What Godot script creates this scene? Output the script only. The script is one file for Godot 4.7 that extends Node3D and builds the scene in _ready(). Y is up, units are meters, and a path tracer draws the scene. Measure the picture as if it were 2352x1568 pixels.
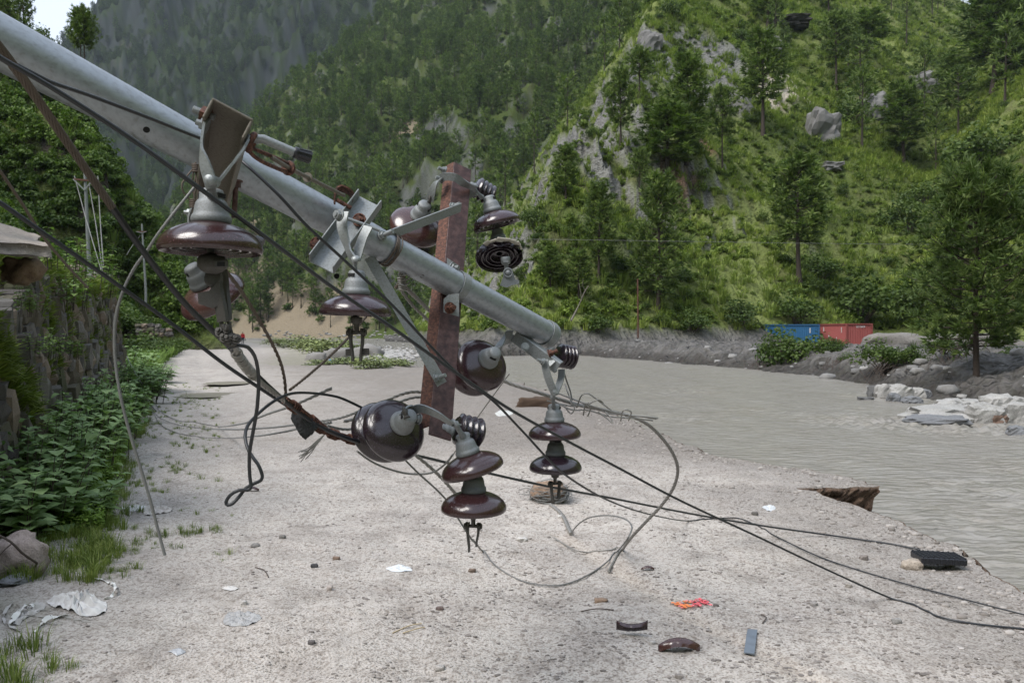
extends Node3D
# A fallen steel power pole with its insulators over a sandy river road in a steep wooded valley.
# Units are metres, y is up, the photographer stands at the origin with the eye 1.6 m above the road.

const F := 1829.0          # focal length in pixels of a 2352 px wide frame (a 28 mm lens)
var cam := Transform3D()
var M := {}
var rng := RandomNumberGenerator.new()
var nz := FastNoiseLite.new()
var nridge := FastNoiseLite.new()
var ncell := FastNoiseLite.new()
var used := {}
var hills := {}


func _ready():
	set_view()
	make_materials()
	make_ground()
	make_river()
	make_hills()
	make_rear_slopes()
	make_forest()
	make_left_side()
	make_far_bank()
	make_pole()
	make_insulators()
	make_wires()
	make_litter()
	make_people()


func set_view():
	cam = Transform3D(Basis(Vector3.RIGHT, -atan(19.0 / F)), Vector3(0, 1.6, 0))
	var c := Camera3D.new()
	c.name = "camera"
	c.fov = rad_to_deg(2.0 * atan(784.0 / F))
	c.near = 0.05
	c.far = 6000.0
	c.transform = cam
	var at := CameraAttributesPhysical.new()
	at.frustum_focal_length = 12.0 / tan(atan(784.0 / F))
	at.frustum_focus_distance = 3.3
	at.frustum_near = 0.05
	at.frustum_far = 6000.0
	at.exposure_aperture = 9.0
	c.attributes = at
	add_child(c)
	c.current = true
	var env := Environment.new()
	var sm := ProceduralSkyMaterial.new()
	sm.sky_top_color = Color(0.71, 0.755, 0.83)
	sm.sky_horizon_color = Color(0.765, 0.795, 0.83)
	sm.sky_curve = 0.3
	sm.ground_bottom_color = Color(0.3, 0.32, 0.3)
	sm.ground_horizon_color = Color(0.45, 0.48, 0.48)
	sm.sun_angle_max = 30.0
	sm.sky_cover = cloud_cover()
	sm.sky_cover_modulate = Color(1, 1, 1, 0.5)
	var sky := Sky.new()
	sky.sky_material = sm
	env.background_mode = Environment.BG_SKY
	env.sky = sky
	env.tonemap_mode = Environment.TONE_MAPPER_LINEAR
	env.tonemap_exposure = 1.95
	env.sdfgi_enabled = true
	env.ssao_enabled = true
	env.ssil_enabled = true
	env.fog_enabled = true
	env.fog_density = 0.00006
	env.fog_light_color = Color(0.80, 0.85, 0.90)
	var we := WorldEnvironment.new()
	we.name = "world"
	we.environment = env
	add_child(we)
	var sun := DirectionalLight3D.new()
	sun.name = "sun"
	sun.light_energy = 0.8
	sun.light_color = Color(1.0, 0.98, 0.955)
	sun.light_angular_distance = 34.0
	sun.shadow_enabled = true
	sun.sky_mode = DirectionalLight3D.SKY_MODE_LIGHT_ONLY
	sun.look_at_from_position(Vector3(-8, 13, 6.5), Vector3.ZERO, Vector3.UP)
	add_child(sun)
	rng.seed = 11
	nz.seed = 3
	nz.frequency = 1.0
	nz.noise_type = FastNoiseLite.TYPE_SIMPLEX_SMOOTH
	nz.fractal_octaves = 3
	nridge.seed = 8
	nridge.frequency = 1.0
	nridge.noise_type = FastNoiseLite.TYPE_SIMPLEX
	nridge.fractal_type = FastNoiseLite.FRACTAL_RIDGED
	nridge.fractal_octaves = 4
	ncell.seed = 5
	ncell.frequency = 1.0
	ncell.noise_type = FastNoiseLite.TYPE_CELLULAR
	ncell.cellular_return_type = FastNoiseLite.RETURN_DISTANCE2_SUB


func cloud_cover() -> Texture2D:
	var n := FastNoiseLite.new()
	n.seed = 21
	n.frequency = 0.012
	n.fractal_octaves = 5
	var im := n.get_seamless_image(512, 256)
	im.convert(Image.FORMAT_RGBA8)
	for y in 256:
		for x in 512:
			var v := im.get_pixel(x, y).r
			im.set_pixel(x, y, Color(0.30, 0.31, 0.33, clampf(v * 1.6 - 0.4, 0.0, 1.0) * 0.5))
	return ImageTexture.create_from_image(im)


# ---------------------------------------------------------------- places
func P(px: float, py: float, d: float) -> Vector3:   # the point at distance d in front of the lens
	return cam * Vector3((px - 1176.0) / F * d, (784.0 - py) / F * d, -d)


func G(px: float, py: float, y := 0.0) -> Vector3:    # the point of the level y seen there
	var dir := cam.basis * Vector3((px - 1176.0) / F, (784.0 - py) / F, -1.0)
	return cam.origin + dir * ((y - cam.origin.y) / dir.y)


func depth_at(p: Vector3) -> float:
	return -(cam.affine_inverse() * p).z


# ---------------------------------------------------------------- naming
func numbered(called: String) -> String:
	if not used.has(called):
		used[called] = 0
		return called
	used[called] += 1
	return "%s_%03d" % [called, used[called]]


func tag(o: Node, label: String, category: String, group := "") -> Node:
	if label: o.set_meta("label", label)
	if category: o.set_meta("category", category)
	if group: o.set_meta("group", group)
	return o


func thing(called: String, label: String, category: String, at := Vector3.ZERO, group := "") -> Node3D:
	var o := Node3D.new()
	o.name = numbered(called)
	add_child(o)
	o.position = at
	tag(o, label, category, group)
	return o


func put(called: String, mesh: Mesh, m: Material, parent: Node = self) -> MeshInstance3D:
	var o := MeshInstance3D.new()
	o.mesh = mesh
	o.material_override = m
	o.name = numbered(called) if parent == self else called
	parent.add_child(o, true)
	return o


func struct(called: String, mesh: Mesh, m: Material) -> MeshInstance3D:
	var o := put(called, mesh, m)
	o.set_meta("kind", "structure")
	return o


func origin_of(n: Node) -> Vector3:
	var p := Vector3.ZERO
	while n is Node3D and n != self:
		p += n.position
		n = n.get_parent()
	return p


func part(called: String, b: MB, m: Material, parent: Node) -> MeshInstance3D:   # b is given in world axes
	return put(called, b.mesh(origin_of(parent)), m, parent)


func copies(called: String, mesh: Mesh, m: Material, where: Array, tints: Array, parent: Node = self) -> MultiMeshInstance3D:
	var mm := MultiMesh.new()
	mm.transform_format = MultiMesh.TRANSFORM_3D
	mm.use_colors = true
	mm.mesh = mesh
	mm.instance_count = where.size()
	for i in where.size():
		mm.set_instance_transform(i, where[i])
		mm.set_instance_color(i, tints[i])
	var o := MultiMeshInstance3D.new()
	o.multimesh = mm
	o.material_override = m
	o.name = numbered(called) if parent == self else called
	o.set_meta("kind", "stuff")
	parent.add_child(o, true)
	return o


# ---------------------------------------------------------------- mesh building
class MB:
	var v := PackedVector3Array()
	var n := PackedVector3Array()
	var c := PackedColorArray()
	var u := PackedVector2Array()
	var f := PackedInt32Array()
	var flat := false
	var col := Color.WHITE

	func add(p: Vector3, nn: Vector3, cc := Color(-1, 0, 0), uv := Vector2.ZERO) -> int:
		v.append(p)
		n.append(nn)
		c.append(col if cc.r < 0.0 else cc)
		u.append(uv)
		return v.size() - 1

	func tri(a: int, b: int, d: int) -> void:
		f.append(a)
		f.append(b)
		f.append(d)

	func quad(a: int, b: int, d: int, e: int) -> void:
		tri(a, b, d)
		tri(a, d, e)

	func face(pts: Array, nn: Vector3) -> void:
		var k := v.size()
		for p in pts:
			add(p, nn)
		for i in range(2, pts.size()):
			tri(k, k + i - 1, k + i)

	func leaf(a: Vector3, b: Vector3, d: Vector3) -> void:
		var k := v.size()
		v.append(a)
		v.append(b)
		v.append(d)
		c.append(col)
		c.append(col)
		c.append(col)
		f.append(k)
		f.append(k + 1)
		f.append(k + 2)

	func box(t: Transform3D, s: Vector3, bev := 0.0) -> void:
		var h := s * 0.5
		var b := minf(bev, minf(h.x, minf(h.y, h.z)) * 0.8)
		var ax := [t.basis.x.normalized(), t.basis.y.normalized(), t.basis.z.normalized()]
		var q := func(x: float, y: float, z: float) -> Vector3: return t * Vector3(x, y, z)
		for a in 3:
			for sg in [-1.0, 1.0]:
				var pts := []
				for k in [[-1, -1], [1, -1], [1, 1], [-1, 1]]:
					var w := [0.0, 0.0, 0.0]
					w[a] = sg * h[a]
					w[(a + 1) % 3] = k[0] * (h[(a + 1) % 3] - b)
					w[(a + 2) % 3] = k[1] * (h[(a + 2) % 3] - b)
					pts.append(q.call(w[0], w[1], w[2]))
				face(pts, ax[a] * sg)
		if b <= 0.0:
			return
		for a in 3:
			var e := (a + 1) % 3
			var g := (a + 2) % 3
			for se in [-1.0, 1.0]:
				for sg in [-1.0, 1.0]:
					var pts := []
					for k in [[0, -1], [0, 1], [1, 1], [1, -1]]:
						var w := [0.0, 0.0, 0.0]
						w[a] = k[1] * (h[a] - b)
						w[e] = se * (h[e] - (b if k[0] == 1 else 0.0))
						w[g] = sg * (h[g] - (0.0 if k[0] == 1 else b))
						pts.append(q.call(w[0], w[1], w[2]))
					face(pts, (ax[e] * se + ax[g] * sg).normalized())
		for sx in [-1.0, 1.0]:
			for sy in [-1.0, 1.0]:
				for sz in [-1.0, 1.0]:
					face([q.call(sx * h.x, sy * (h.y - b), sz * (h.z - b)), q.call(sx * (h.x - b), sy * h.y, sz * (h.z - b)), q.call(sx * (h.x - b), sy * (h.y - b), sz * h.z)], (ax[0] * sx + ax[1] * sy + ax[2] * sz).normalized())

	func tube(pts: Array, radii: Array, segs := 8, cap := true, cols: Array = []) -> void:
		var m := pts.size()
		var up := Vector3.UP
		var prev := Vector3.ZERO
		var first := v.size()
		for i in m:
			var tn: Vector3 = ((pts[mini(i + 1, m - 1)] as Vector3) - (pts[maxi(i - 1, 0)] as Vector3)).normalized()
			if i == 0:
				up = Vector3.UP if absf(tn.y) < 0.9 else Vector3.RIGHT
				prev = (up - tn * up.dot(tn)).normalized()
			else:
				prev = (prev - tn * prev.dot(tn)).normalized()
			var side := tn.cross(prev)
			var r: float = radii[mini(i, radii.size() - 1)]
			var cc: Color = cols[i] if cols.size() else col
			for k in segs + 1:
				var a := TAU * k / segs
				var d := prev * cos(a) + side * sin(a)
				add(pts[i] + d * r, d, cc, Vector2(float(k) / segs, i))
		for i in m - 1:
			for k in segs:
				var a := first + i * (segs + 1) + k
				quad(a, a + 1, a + segs + 2, a + segs + 1)
		if cap:
			for e in [0, m - 1]:
				var tn: Vector3 = ((pts[1] as Vector3) - (pts[0] as Vector3)).normalized() * -1.0 if e == 0 else ((pts[m - 1] as Vector3) - (pts[m - 2] as Vector3)).normalized()
				var k0 := v.size()
				add(pts[e], tn)
				for k in segs + 1:
					add(v[first + e * (segs + 1) + k], tn)
				for k in segs:
					tri(k0, k0 + 1 + k, k0 + 2 + k)

	func lathe(prof: Array, t: Transform3D, segs := 32, limit = null, broken := Color(0.5, 0.47, 0.4)) -> void:
		# prof: [r, y] pairs from top to bottom round the axis y; sharp corners are split; limit(angle) cuts the radius short
		for i in prof.size() - 1:
			var r0: float = prof[i][0]
			var y0: float = prof[i][1]
			var r1: float = prof[i + 1][0]
			var y1: float = prof[i + 1][1]
			var own := Vector2(y0 - y1, r1 - r0).normalized()
			var na := own
			var nb := own
			if i > 0:
				var o := Vector2(prof[i - 1][1] - y0, r0 - prof[i - 1][0]).normalized()
				if o.dot(own) > 0.6: na = (o + own).normalized()
			if i < prof.size() - 2:
				var o := Vector2(y1 - prof[i + 2][1], prof[i + 2][0] - r1).normalized()
				if o.dot(own) > 0.6: nb = (o + own).normalized()
			var k0 := v.size()
			for k in segs + 1:
				var a := TAU * k / segs
				var d := Vector3(cos(a), 0, sin(a))
				var ra := r0
				var rb := r1
				var ca := col
				var cb := col
				if limit != null:
					var lim: float = limit.call(a)
					if ra > lim:
						ra = lim
						ca = broken
					if rb > lim:
						rb = lim
						cb = broken
				add(t * (d * ra + Vector3(0, y0, 0)), (t.basis * (d * na.x + Vector3(0, na.y, 0))).normalized(), ca)
				add(t * (d * rb + Vector3(0, y1, 0)), (t.basis * (d * nb.x + Vector3(0, nb.y, 0))).normalized(), cb)
			for k in segs:
				quad(k0 + 2 * k, k0 + 2 * k + 2, k0 + 2 * k + 3, k0 + 2 * k + 1)

	func strap(pts: Array, wide: Array, w: float, th: float) -> void:   # a flat bar bent along pts; wide gives the direction of its width at each point
		var m := pts.size()
		var ring := []
		for i in m:
			var tn: Vector3 = ((pts[mini(i + 1, m - 1)] as Vector3) - (pts[maxi(i - 1, 0)] as Vector3)).normalized()
			var wd: Vector3 = wide[mini(i, wide.size() - 1)]
			wd = (wd - tn * wd.dot(tn)).normalized()
			ring.append([pts[i], wd, tn.cross(wd).normalized()])
		for side in 4:
			var k0 := v.size()
			for i in m:
				var p: Vector3 = ring[i][0]
				var a: Vector3 = ring[i][1] * w * 0.5
				var b: Vector3 = ring[i][2] * th * 0.5
				var q := [[p + a + b, p - a + b, b], [p - a + b, p - a - b, -a], [p - a - b, p + a - b, -b], [p + a - b, p + a + b, a]]
				add(q[side][0], q[side][2].normalized())
				add(q[side][1], q[side][2].normalized())
			for i in m - 1:
				quad(k0 + 2 * i, k0 + 2 * i + 1, k0 + 2 * i + 3, k0 + 2 * i + 2)
		for e in [0, m - 1]:
			var p: Vector3 = ring[e][0]
			var a: Vector3 = ring[e][1] * w * 0.5
			var b: Vector3 = ring[e][2] * th * 0.5
			face([p + a + b, p - a + b, p - a - b, p + a - b], (p - (ring[1 if e == 0 else m - 2][0] as Vector3)).normalized())

	func prism(poly: PackedVector2Array, depth: float, t: Transform3D) -> void:   # poly in the xy plane of t, thick along z
		var idx := Geometry2D.triangulate_polygon(poly)
		for sg in [-0.5, 0.5]:
			var k0 := v.size()
			for p in poly:
				add(t * Vector3(p.x, p.y, sg * depth), t.basis.z.normalized() * signf(sg))
			for i in range(0, idx.size(), 3):
				tri(k0 + idx[i], k0 + idx[i + 1], k0 + idx[i + 2])
		var area := 0.0
		for i in poly.size():
			area += poly[i].cross(poly[(i + 1) % poly.size()])
		for i in poly.size():
			var a := poly[i]
			var b := poly[(i + 1) % poly.size()]
			var o := (b - a).orthogonal() * (-1.0 if area < 0.0 else 1.0) * -1.0
			var o3 := t.basis * Vector3(-o.x, -o.y, 0)
			face([t * Vector3(a.x, a.y, -depth * 0.5), t * Vector3(b.x, b.y, -depth * 0.5), t * Vector3(b.x, b.y, depth * 0.5), t * Vector3(a.x, a.y, depth * 0.5)], o3.normalized())

	func bolt(at: Vector3, dir: Vector3, r: float, h: float, shaft := 0.0, square := false) -> void:   # a nut with an optional stub of thread
		var d := dir.normalized()
		var x := d.cross(Vector3.UP if absf(d.y) < 0.9 else Vector3.RIGHT).normalized()
		var y := d.cross(x)
		var m := 4 if square else 6
		var top := []
		for k in m:
			var a0 := TAU * k / m
			var a1 := TAU * (k + 1) / m
			var p0 := at + (x * cos(a0) + y * sin(a0)) * r
			var p1 := at + (x * cos(a1) + y * sin(a1)) * r
			face([p0, p1, p1 + d * h, p0 + d * h], (p0 + p1 - at * 2.0).normalized())
			top.append(p0 + d * h)
		face(top, d)
		tube([at - d * 0.003, at + d * 0.002], [r * 1.35], 14)
		if shaft > 0.0:
			tube([at + d * h, at + d * (h + shaft)], [r * 0.55], 10)

	func join(o: MB, t: Transform3D, tint := Color.WHITE) -> void:
		var k := v.size()
		for i in o.v.size():
			v.append(t * o.v[i])
			c.append(o.c[i] * tint)
			if o.n.size():
				n.append((t.basis * o.n[i]).normalized())
				u.append(o.u[i])
		for i in o.f:
			f.append(i + k)

	func mesh(off := Vector3.ZERO) -> ArrayMesh:
		var a := []
		a.resize(Mesh.ARRAY_MAX)
		if off != Vector3.ZERO:
			for i in v.size():
				v[i] -= off
		if n.size() == v.size():
			for i in range(0, f.size(), 3):
				var p := v[f[i]]
				if (v[f[i + 1]] - p).cross(v[f[i + 2]] - p).dot(n[f[i]] + n[f[i + 1]] + n[f[i + 2]]) > 0.0:
					var s := f[i + 1]
					f[i + 1] = f[i + 2]
					f[i + 2] = s
			a[Mesh.ARRAY_NORMAL] = n
			a[Mesh.ARRAY_TEX_UV] = u
		a[Mesh.ARRAY_VERTEX] = v
		a[Mesh.ARRAY_COLOR] = c
		a[Mesh.ARRAY_INDEX] = f
		var m := ArrayMesh.new()
		m.add_surface_from_arrays(Mesh.PRIMITIVE_TRIANGLES, a)
		return m


func curve(pts: Array, step := 0.03) -> Array:   # a smooth line through the points
	var out := []
	for i in pts.size() - 1:
		var a: Vector3 = pts[maxi(i - 1, 0)]
		var b: Vector3 = pts[i]
		var c: Vector3 = pts[i + 1]
		var d: Vector3 = pts[mini(i + 2, pts.size() - 1)]
		var ta := (c - a) * 0.5
		var tb := (d - b) * 0.5
		var len := (c - b).length()
		ta = ta.limit_length(len)
		tb = tb.limit_length(len)
		var k := maxi(2, int(len / step))
		for j in k:
			var t := float(j) / k
			var t2 := t * t
			var t3 := t2 * t
			out.append(b * (2 * t3 - 3 * t2 + 1) + ta * (t3 - 2 * t2 + t) + c * (-2 * t3 + 3 * t2) + tb * (t3 - t2))
	out.append(pts[-1])
	return out


func path_of(px: Array, step := 0.03) -> Array:   # px: [x, y, depth] triples
	var pts := []
	for p in px:
		pts.append(P(p[0], p[1], p[2]))
	return curve(pts, step)


func strands(b: MB, line: Array, r: float, count: int, pitch: float, sr: float, segs := 5) -> void:   # wires laid round a line
	var prev := Vector3.ZERO
	var frames := []
	var along := 0.0
	for i in line.size():
		var tn: Vector3 = ((line[mini(i + 1, line.size() - 1)] as Vector3) - (line[maxi(i - 1, 0)] as Vector3)).normalized()
		if i == 0:
			prev = tn.cross(Vector3.UP if absf(tn.y) < 0.9 else Vector3.RIGHT).normalized()
		else:
			prev = (prev - tn * prev.dot(tn)).normalized()
			along += (line[i] as Vector3).distance_to(line[i - 1])
		frames.append([line[i], prev, tn.cross(prev), along])
	for s in count:
		var pts := []
		for q in frames:
			var a: float = TAU * (q[3] / pitch + float(s) / count)
			pts.append(q[0] + (q[1] * cos(a) + q[2] * sin(a)) * r)
		b.tube(pts, [sr], segs)


func basis_y(axis: Vector3, spin := 0.0) -> Basis:   # an upright turned so that its y points along axis
	var y := axis.normalized()
	var x := y.cross(Vector3.BACK if absf(y.z) < 0.9 else Vector3.RIGHT).normalized()
	return Basis(x, y, x.cross(y)) * Basis(Vector3.UP, spin)


func rock(seed_: int, size: Vector3, rough := 0.28, k := 5, tone := Color.WHITE) -> MB:   # an uneven stone from a rounded cube
	var b := MB.new()
	var grid := {}
	for a in 3:
		for sg in [-1.0, 1.0]:
			for i in k:
				for j in k:
					var id := []
					for q in [[0, 0], [1, 0], [1, 1], [0, 1]]:
						var w := Vector3.ZERO
						w[a] = sg
						w[(a + 1) % 3] = 2.0 * (i + q[0]) / k - 1.0
						w[(a + 2) % 3] = 2.0 * (j + q[1]) / k - 1.0
						var key := "%.3f %.3f %.3f" % [w.x, w.y, w.z]
						if not grid.has(key):
							var p := w.lerp(w.normalized() * 1.25, 0.62)
							var s := Vector3(seed_ * 3.7, seed_ * 1.3, 0)
							p *= 1.0 + rough * (nz.get_noise_3dv(p * 0.55 + s) * 1.3 + absf(nz.get_noise_3dv(p * 1.3 + s * 2.0)) * -0.9)
							var tn := tone * (0.9 + 0.25 * nz.get_noise_3dv(p * 0.9 + s * 3.0))
							tn.a = 1
							grid[key] = b.add(p * size * 0.5, Vector3.ZERO, tn)
						id.append(grid[key])
					b.quad(id[0], id[1], id[2], id[3])
	for i in range(0, b.f.size(), 3):
		var p := b.v[b.f[i]]
		var q := b.v[b.f[i + 1]]
		var r := b.v[b.f[i + 2]]
		var nn := (q - p).cross(r - p)
		if nn.dot(p + q + r) < 0.0: nn = -nn
		for e in 3:
			b.n[b.f[i + e]] += nn
	for i in b.n.size():
		b.n[i] = b.n[i].normalized()
	return b


# ---------------------------------------------------------------- materials
func noise(seed_: int, freq: float, oct := 4, kind := FastNoiseLite.TYPE_SIMPLEX_SMOOTH, ridged := false) -> FastNoiseLite:
	var n := FastNoiseLite.new()
	n.seed = seed_
	n.frequency = freq
	n.noise_type = kind
	n.fractal_octaves = oct
	if ridged: n.fractal_type = FastNoiseLite.FRACTAL_RIDGED
	if kind == FastNoiseLite.TYPE_CELLULAR: n.cellular_return_type = FastNoiseLite.RETURN_DISTANCE
	return n


func grey(n: FastNoiseLite, size := 512) -> PackedByteArray:
	var im := n.get_seamless_image(size, size)
	im.convert(Image.FORMAT_L8)
	return im.get_data()


func lin(r: float, g: float, b: float) -> Color:
	return Color(r, g, b).linear_to_srgb()


func shade(stops: Array) -> PackedColorArray:   # 256 colours from [at, linear colour] stops
	var out := PackedColorArray()
	for i in 256:
		var x := i / 255.0
		var c: Color = stops[-1][1]
		for k in stops.size() - 1:
			if x <= stops[k + 1][0]:
				c = (stops[k][1] as Color).lerp(stops[k + 1][1], clampf((x - stops[k][0]) / (stops[k + 1][0] - stops[k][0]), 0, 1))
				break
		out.append(c.linear_to_srgb())
	return out


func tex(data: PackedByteArray, stops: Array, size := 512, over := PackedByteArray(), over_stops: Array = []) -> ImageTexture:
	var lut := shade(stops)
	var lut2 := shade(over_stops) if over.size() else PackedColorArray()
	var out := PackedByteArray()
	out.resize(size * size * 3)
	for i in size * size:
		var c := lut[data[i]]
		if over.size():
			c = c * lut2[over[i]]
		out[i * 3] = int(clampf(c.r, 0, 1) * 255)
		out[i * 3 + 1] = int(clampf(c.g, 0, 1) * 255)
		out[i * 3 + 2] = int(clampf(c.b, 0, 1) * 255)
	return ImageTexture.create_from_image(Image.create_from_data(size, size, false, Image.FORMAT_RGB8, out))


func mat(called: String, albedo: Color, rough: float, metal := 0.0) -> StandardMaterial3D:   # albedo is linear
	var m := StandardMaterial3D.new()
	m.resource_name = called
	m.albedo_color = albedo.linear_to_srgb()
	m.roughness = rough
	m.metallic = metal
	m.vertex_color_use_as_albedo = true
	M[called] = m
	return m


func tri(m: StandardMaterial3D, t: Texture2D, tile: float, world := false, bump: Texture2D = null, height := 0.0) -> StandardMaterial3D:
	m.albedo_texture = t
	m.uv1_triplanar = true
	m.uv1_world_triplanar = world
	m.uv1_scale = Vector3.ONE / tile
	m.uv1_triplanar_sharpness = 4.0
	if bump:
		m.heightmap_enabled = true
		m.heightmap_texture = bump
		m.heightmap_scale = height
	return m


func make_materials():
	var W := Color.WHITE
	var fine := grey(noise(1, 0.09, 4))
	var broad := grey(noise(2, 0.012, 5))
	var streak := grey(noise(4, 0.03, 5))
	var cells := grey(noise(6, 0.05, 2, FastNoiseLite.TYPE_CELLULAR))
	var ridges := grey(noise(7, 0.018, 5, FastNoiseLite.TYPE_SIMPLEX, true))
	var bump_fine := tex(fine, [[0, Color.BLACK], [1, W]])
	var bump_ridge := tex(ridges, [[0, Color.BLACK], [1, W]])

	# sandy road: pale silt with darker damp grains and crumbs
	var g_n := noise(31, 0.10, 5)
	var g_s := noise(32, 0.035, 4)
	var gd := grey(g_n, 1024)
	var gs := grey(g_s, 1024)
	var gt := tex(gd, [[0.15, Color(0.40, 0.37, 0.35)], [0.30, Color(0.68, 0.66, 0.63)], [0.42, Color(0.89, 0.88, 0.87)], [0.52, Color(0.93, 0.925, 0.92)], [0.72, Color(1, 1, 1)], [1, W]], 1024, gs, [[0.2, Color(0.62, 0.59, 0.57)], [0.40, Color(0.88, 0.87, 0.86)], [0.5, W], [1, W]])
	var m := mat("sand", Color(0.49, 0.462, 0.436), 0.95)
	tri(m, gt, 1.9, true, tex(gd, [[0, Color.BLACK], [1, W]], 1024), 1.1)
	m.detail_enabled = true
	m.detail_blend_mode = BaseMaterial3D.BLEND_MODE_MUL
	m.detail_albedo = tex(broad, [[0, Color(0.78, 0.76, 0.74)], [0.45, Color(0.96, 0.955, 0.95)], [1, W]])
	m.detail_uv_layer = BaseMaterial3D.DETAIL_UV_1

	m = mat("mud", Color(0.30, 0.285, 0.27), 0.75)
	tri(m, tex(streak, [[0, Color(0.45, 0.43, 0.42)], [0.5, Color(0.9, 0.9, 0.9)], [1, W]]), 3.1, true, bump_fine, 4.0)
	m = mat("earth", Color(0.16, 0.115, 0.085), 0.95)
	tri(m, tex(fine, [[0, Color(0.35, 0.3, 0.3)], [0.5, Color(0.9, 0.9, 0.9)], [1, Color(1.3, 1.3, 1.3)]]), 0.6, true, bump_fine, 3.0)

	m = mat("water", Color(0.255, 0.240, 0.218), 0.27)
	m.metallic_specular = 0.34
	tri(m, tex(broad, [[0, Color(0.80, 0.79, 0.77)], [0.5, Color(0.96, 0.96, 0.95)], [1, W]]), 9.0, true, tex(streak, [[0, Color.BLACK], [1, W]]), 9.0)
	m.uv1_scale = Vector3(0.13, 0.13, 0.30)
	mat("foam", Color(0.52, 0.49, 0.45), 0.6)
	m = mat("puddle", Color(0.27, 0.245, 0.205), 0.25)
	m.metallic_specular = 0.3

	m = mat("hill", W, 1.0)
	m.metallic_specular = 0.2
	tri(m, tex(fine, [[0, Color(0.45, 0.46, 0.43)], [0.45, Color(0.85, 0.85, 0.83)], [1, Color(1, 1, 1)]], 512, ridges, [[0, Color(0.75, 0.75, 0.75)], [1, W]]), 14.0, true, bump_ridge, 60.0)
	m = mat("stone", W, 0.92)
	tri(m, tex(streak, [[0, Color(0.5, 0.48, 0.46)], [0.5, Color(0.9, 0.9, 0.9)], [1, W]], 512, fine, [[0, Color(0.7, 0.7, 0.7)], [0.5, W], [1, W]]), 0.7, false, bump_fine, 0.7)

	# galvanised steel
	var zd := grey(noise(12, 0.035, 5))
	var zt := tex(zd, [[0.15, Color(0.70, 0.68, 0.65)], [0.36, Color(0.89, 0.88, 0.87)], [0.52, Color(0.93, 0.93, 0.93)], [0.72, W], [1, W]], 512, fine, [[0, Color(0.80, 0.78, 0.75)], [0.3, Color(0.97, 0.97, 0.97)], [1, W]])
	m = mat("zinc_pole", Color(0.345, 0.375, 0.405), 0.45, 0.6)
	tri(m, zt, 0.42, false, bump_fine, 0.03)
	m = mat("zinc", Color(0.27, 0.29, 0.295), 0.48, 0.4)
	tri(m, zt, 0.2, false, bump_fine, 0.03)
	m = mat("zinc_dirty", Color(0.17, 0.155, 0.13), 0.7, 0.2)
	tri(m, tex(zd, [[0, Color(0.35, 0.28, 0.22)], [0.4, Color(0.85, 0.83, 0.8)], [1, W]]), 0.2, false, bump_fine, 0.05)
	m = mat("cap_iron", Color(0.235, 0.25, 0.26), 0.52, 0.3)
	tri(m, zt, 0.12, false, bump_fine, 0.12)
	m = mat("dark_iron", Color(0.085, 0.08, 0.075), 0.6, 0.3)
	tri(m, zt, 0.12, false, bump_fine, 0.1)
	var rt := tex(zd, [[0.2, Color(0.22, 0.20, 0.20)], [0.4, Color(0.42, 0.36, 0.34)], [0.55, Color(0.6, 0.55, 0.5)], [0.7, Color(1, 0.9, 0.8)], [1, W]], 512, fine, [[0.2, Color(0.45, 0.40, 0.40)], [0.5, W], [1, W]])
	m = mat("rust", Color(0.175, 0.080, 0.056), 0.75, 0.1)
	tri(m, rt, 0.3, false, bump_fine, 0.1)
	m = mat("rust_web", Color(0.115, 0.056, 0.050), 0.55, 0.15)
	tri(m, tex(streak, [[0.2, Color(0.25, 0.22, 0.22)], [0.4, Color(0.45, 0.42, 0.42)], [0.6, Color(0.66, 0.62, 0.6)], [0.72, Color(0.85, 0.95, 0.95)], [0.85, W], [1, W]], 512, fine, [[0.25, Color(0.7, 0.65, 0.65)], [0.5, W], [1, W]]), 0.5, false, bump_fine, 0.06)

	# glazed porcelain with dust and scratches
	var pd := tex(grey(noise(15, 0.045, 6)), [[0, Color(0.12, 0.11, 0.11)], [0.3, Color(0.14, 0.14, 0.14)], [0.68, Color(0.145, 0.145, 0.145)], [0.76, Color(0.19, 0.23, 0.235)], [0.84, Color(0.5, 0.7, 0.75)], [1, W]])
	for k in [["porcelain_red", Color(0.036, 0.0155, 0.0165)], ["porcelain_plum", Color(0.036, 0.017, 0.021)], ["porcelain_dark", Color(0.020, 0.012, 0.017)], ["porcelain_rust", Color(0.048, 0.020, 0.0185)]]:
		m = mat(k[0], k[1] * 7.4, 0.24)
		m.metallic_specular = 0.55
		m.clearcoat_enabled = true
		m.clearcoat = 0.35
		m.clearcoat_roughness = 0.08
		tri(m, pd, 0.16)
	mat("hole_shade", Color(0.008, 0.008, 0.008), 0.9)  # black that stands in for the shade inside holes and windows
	m = mat("iron_dark_cap", Color(0.13, 0.14, 0.145), 0.6, 0.2)
	tri(m, zt, 0.12, false, bump_fine, 0.12)
	m = mat("biscuit", Color(0.55, 0.51, 0.44), 0.8)

	m = mat("cable_black", Color(0.020, 0.022, 0.026), 0.45)
	m = mat("strand", Color(0.26, 0.25, 0.235), 0.5, 0.4)
	m = mat("strand_brown", Color(0.105, 0.082, 0.065), 0.65, 0.2)
	m = mat("strand_dull", Color(0.19, 0.19, 0.185), 0.6, 0.3)
	m = mat("plastic_black", Color(0.014, 0.015, 0.019), 0.35)
	m = mat("paint", W, 0.7)
	tri(m, tex(streak, [[0, Color(0.7, 0.7, 0.7)], [0.5, Color(0.95, 0.95, 0.95)], [1, W]]), 1.5, false)
	m = mat("cloth", W, 0.95)
	mat("film_white", W, 0.4)
	mat("straw", Color(0.42, 0.34, 0.22), 0.8)
	mat("grit", W, 0.95)
	m = mat("film", Color(0.62, 0.66, 0.70), 0.35)

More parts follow.
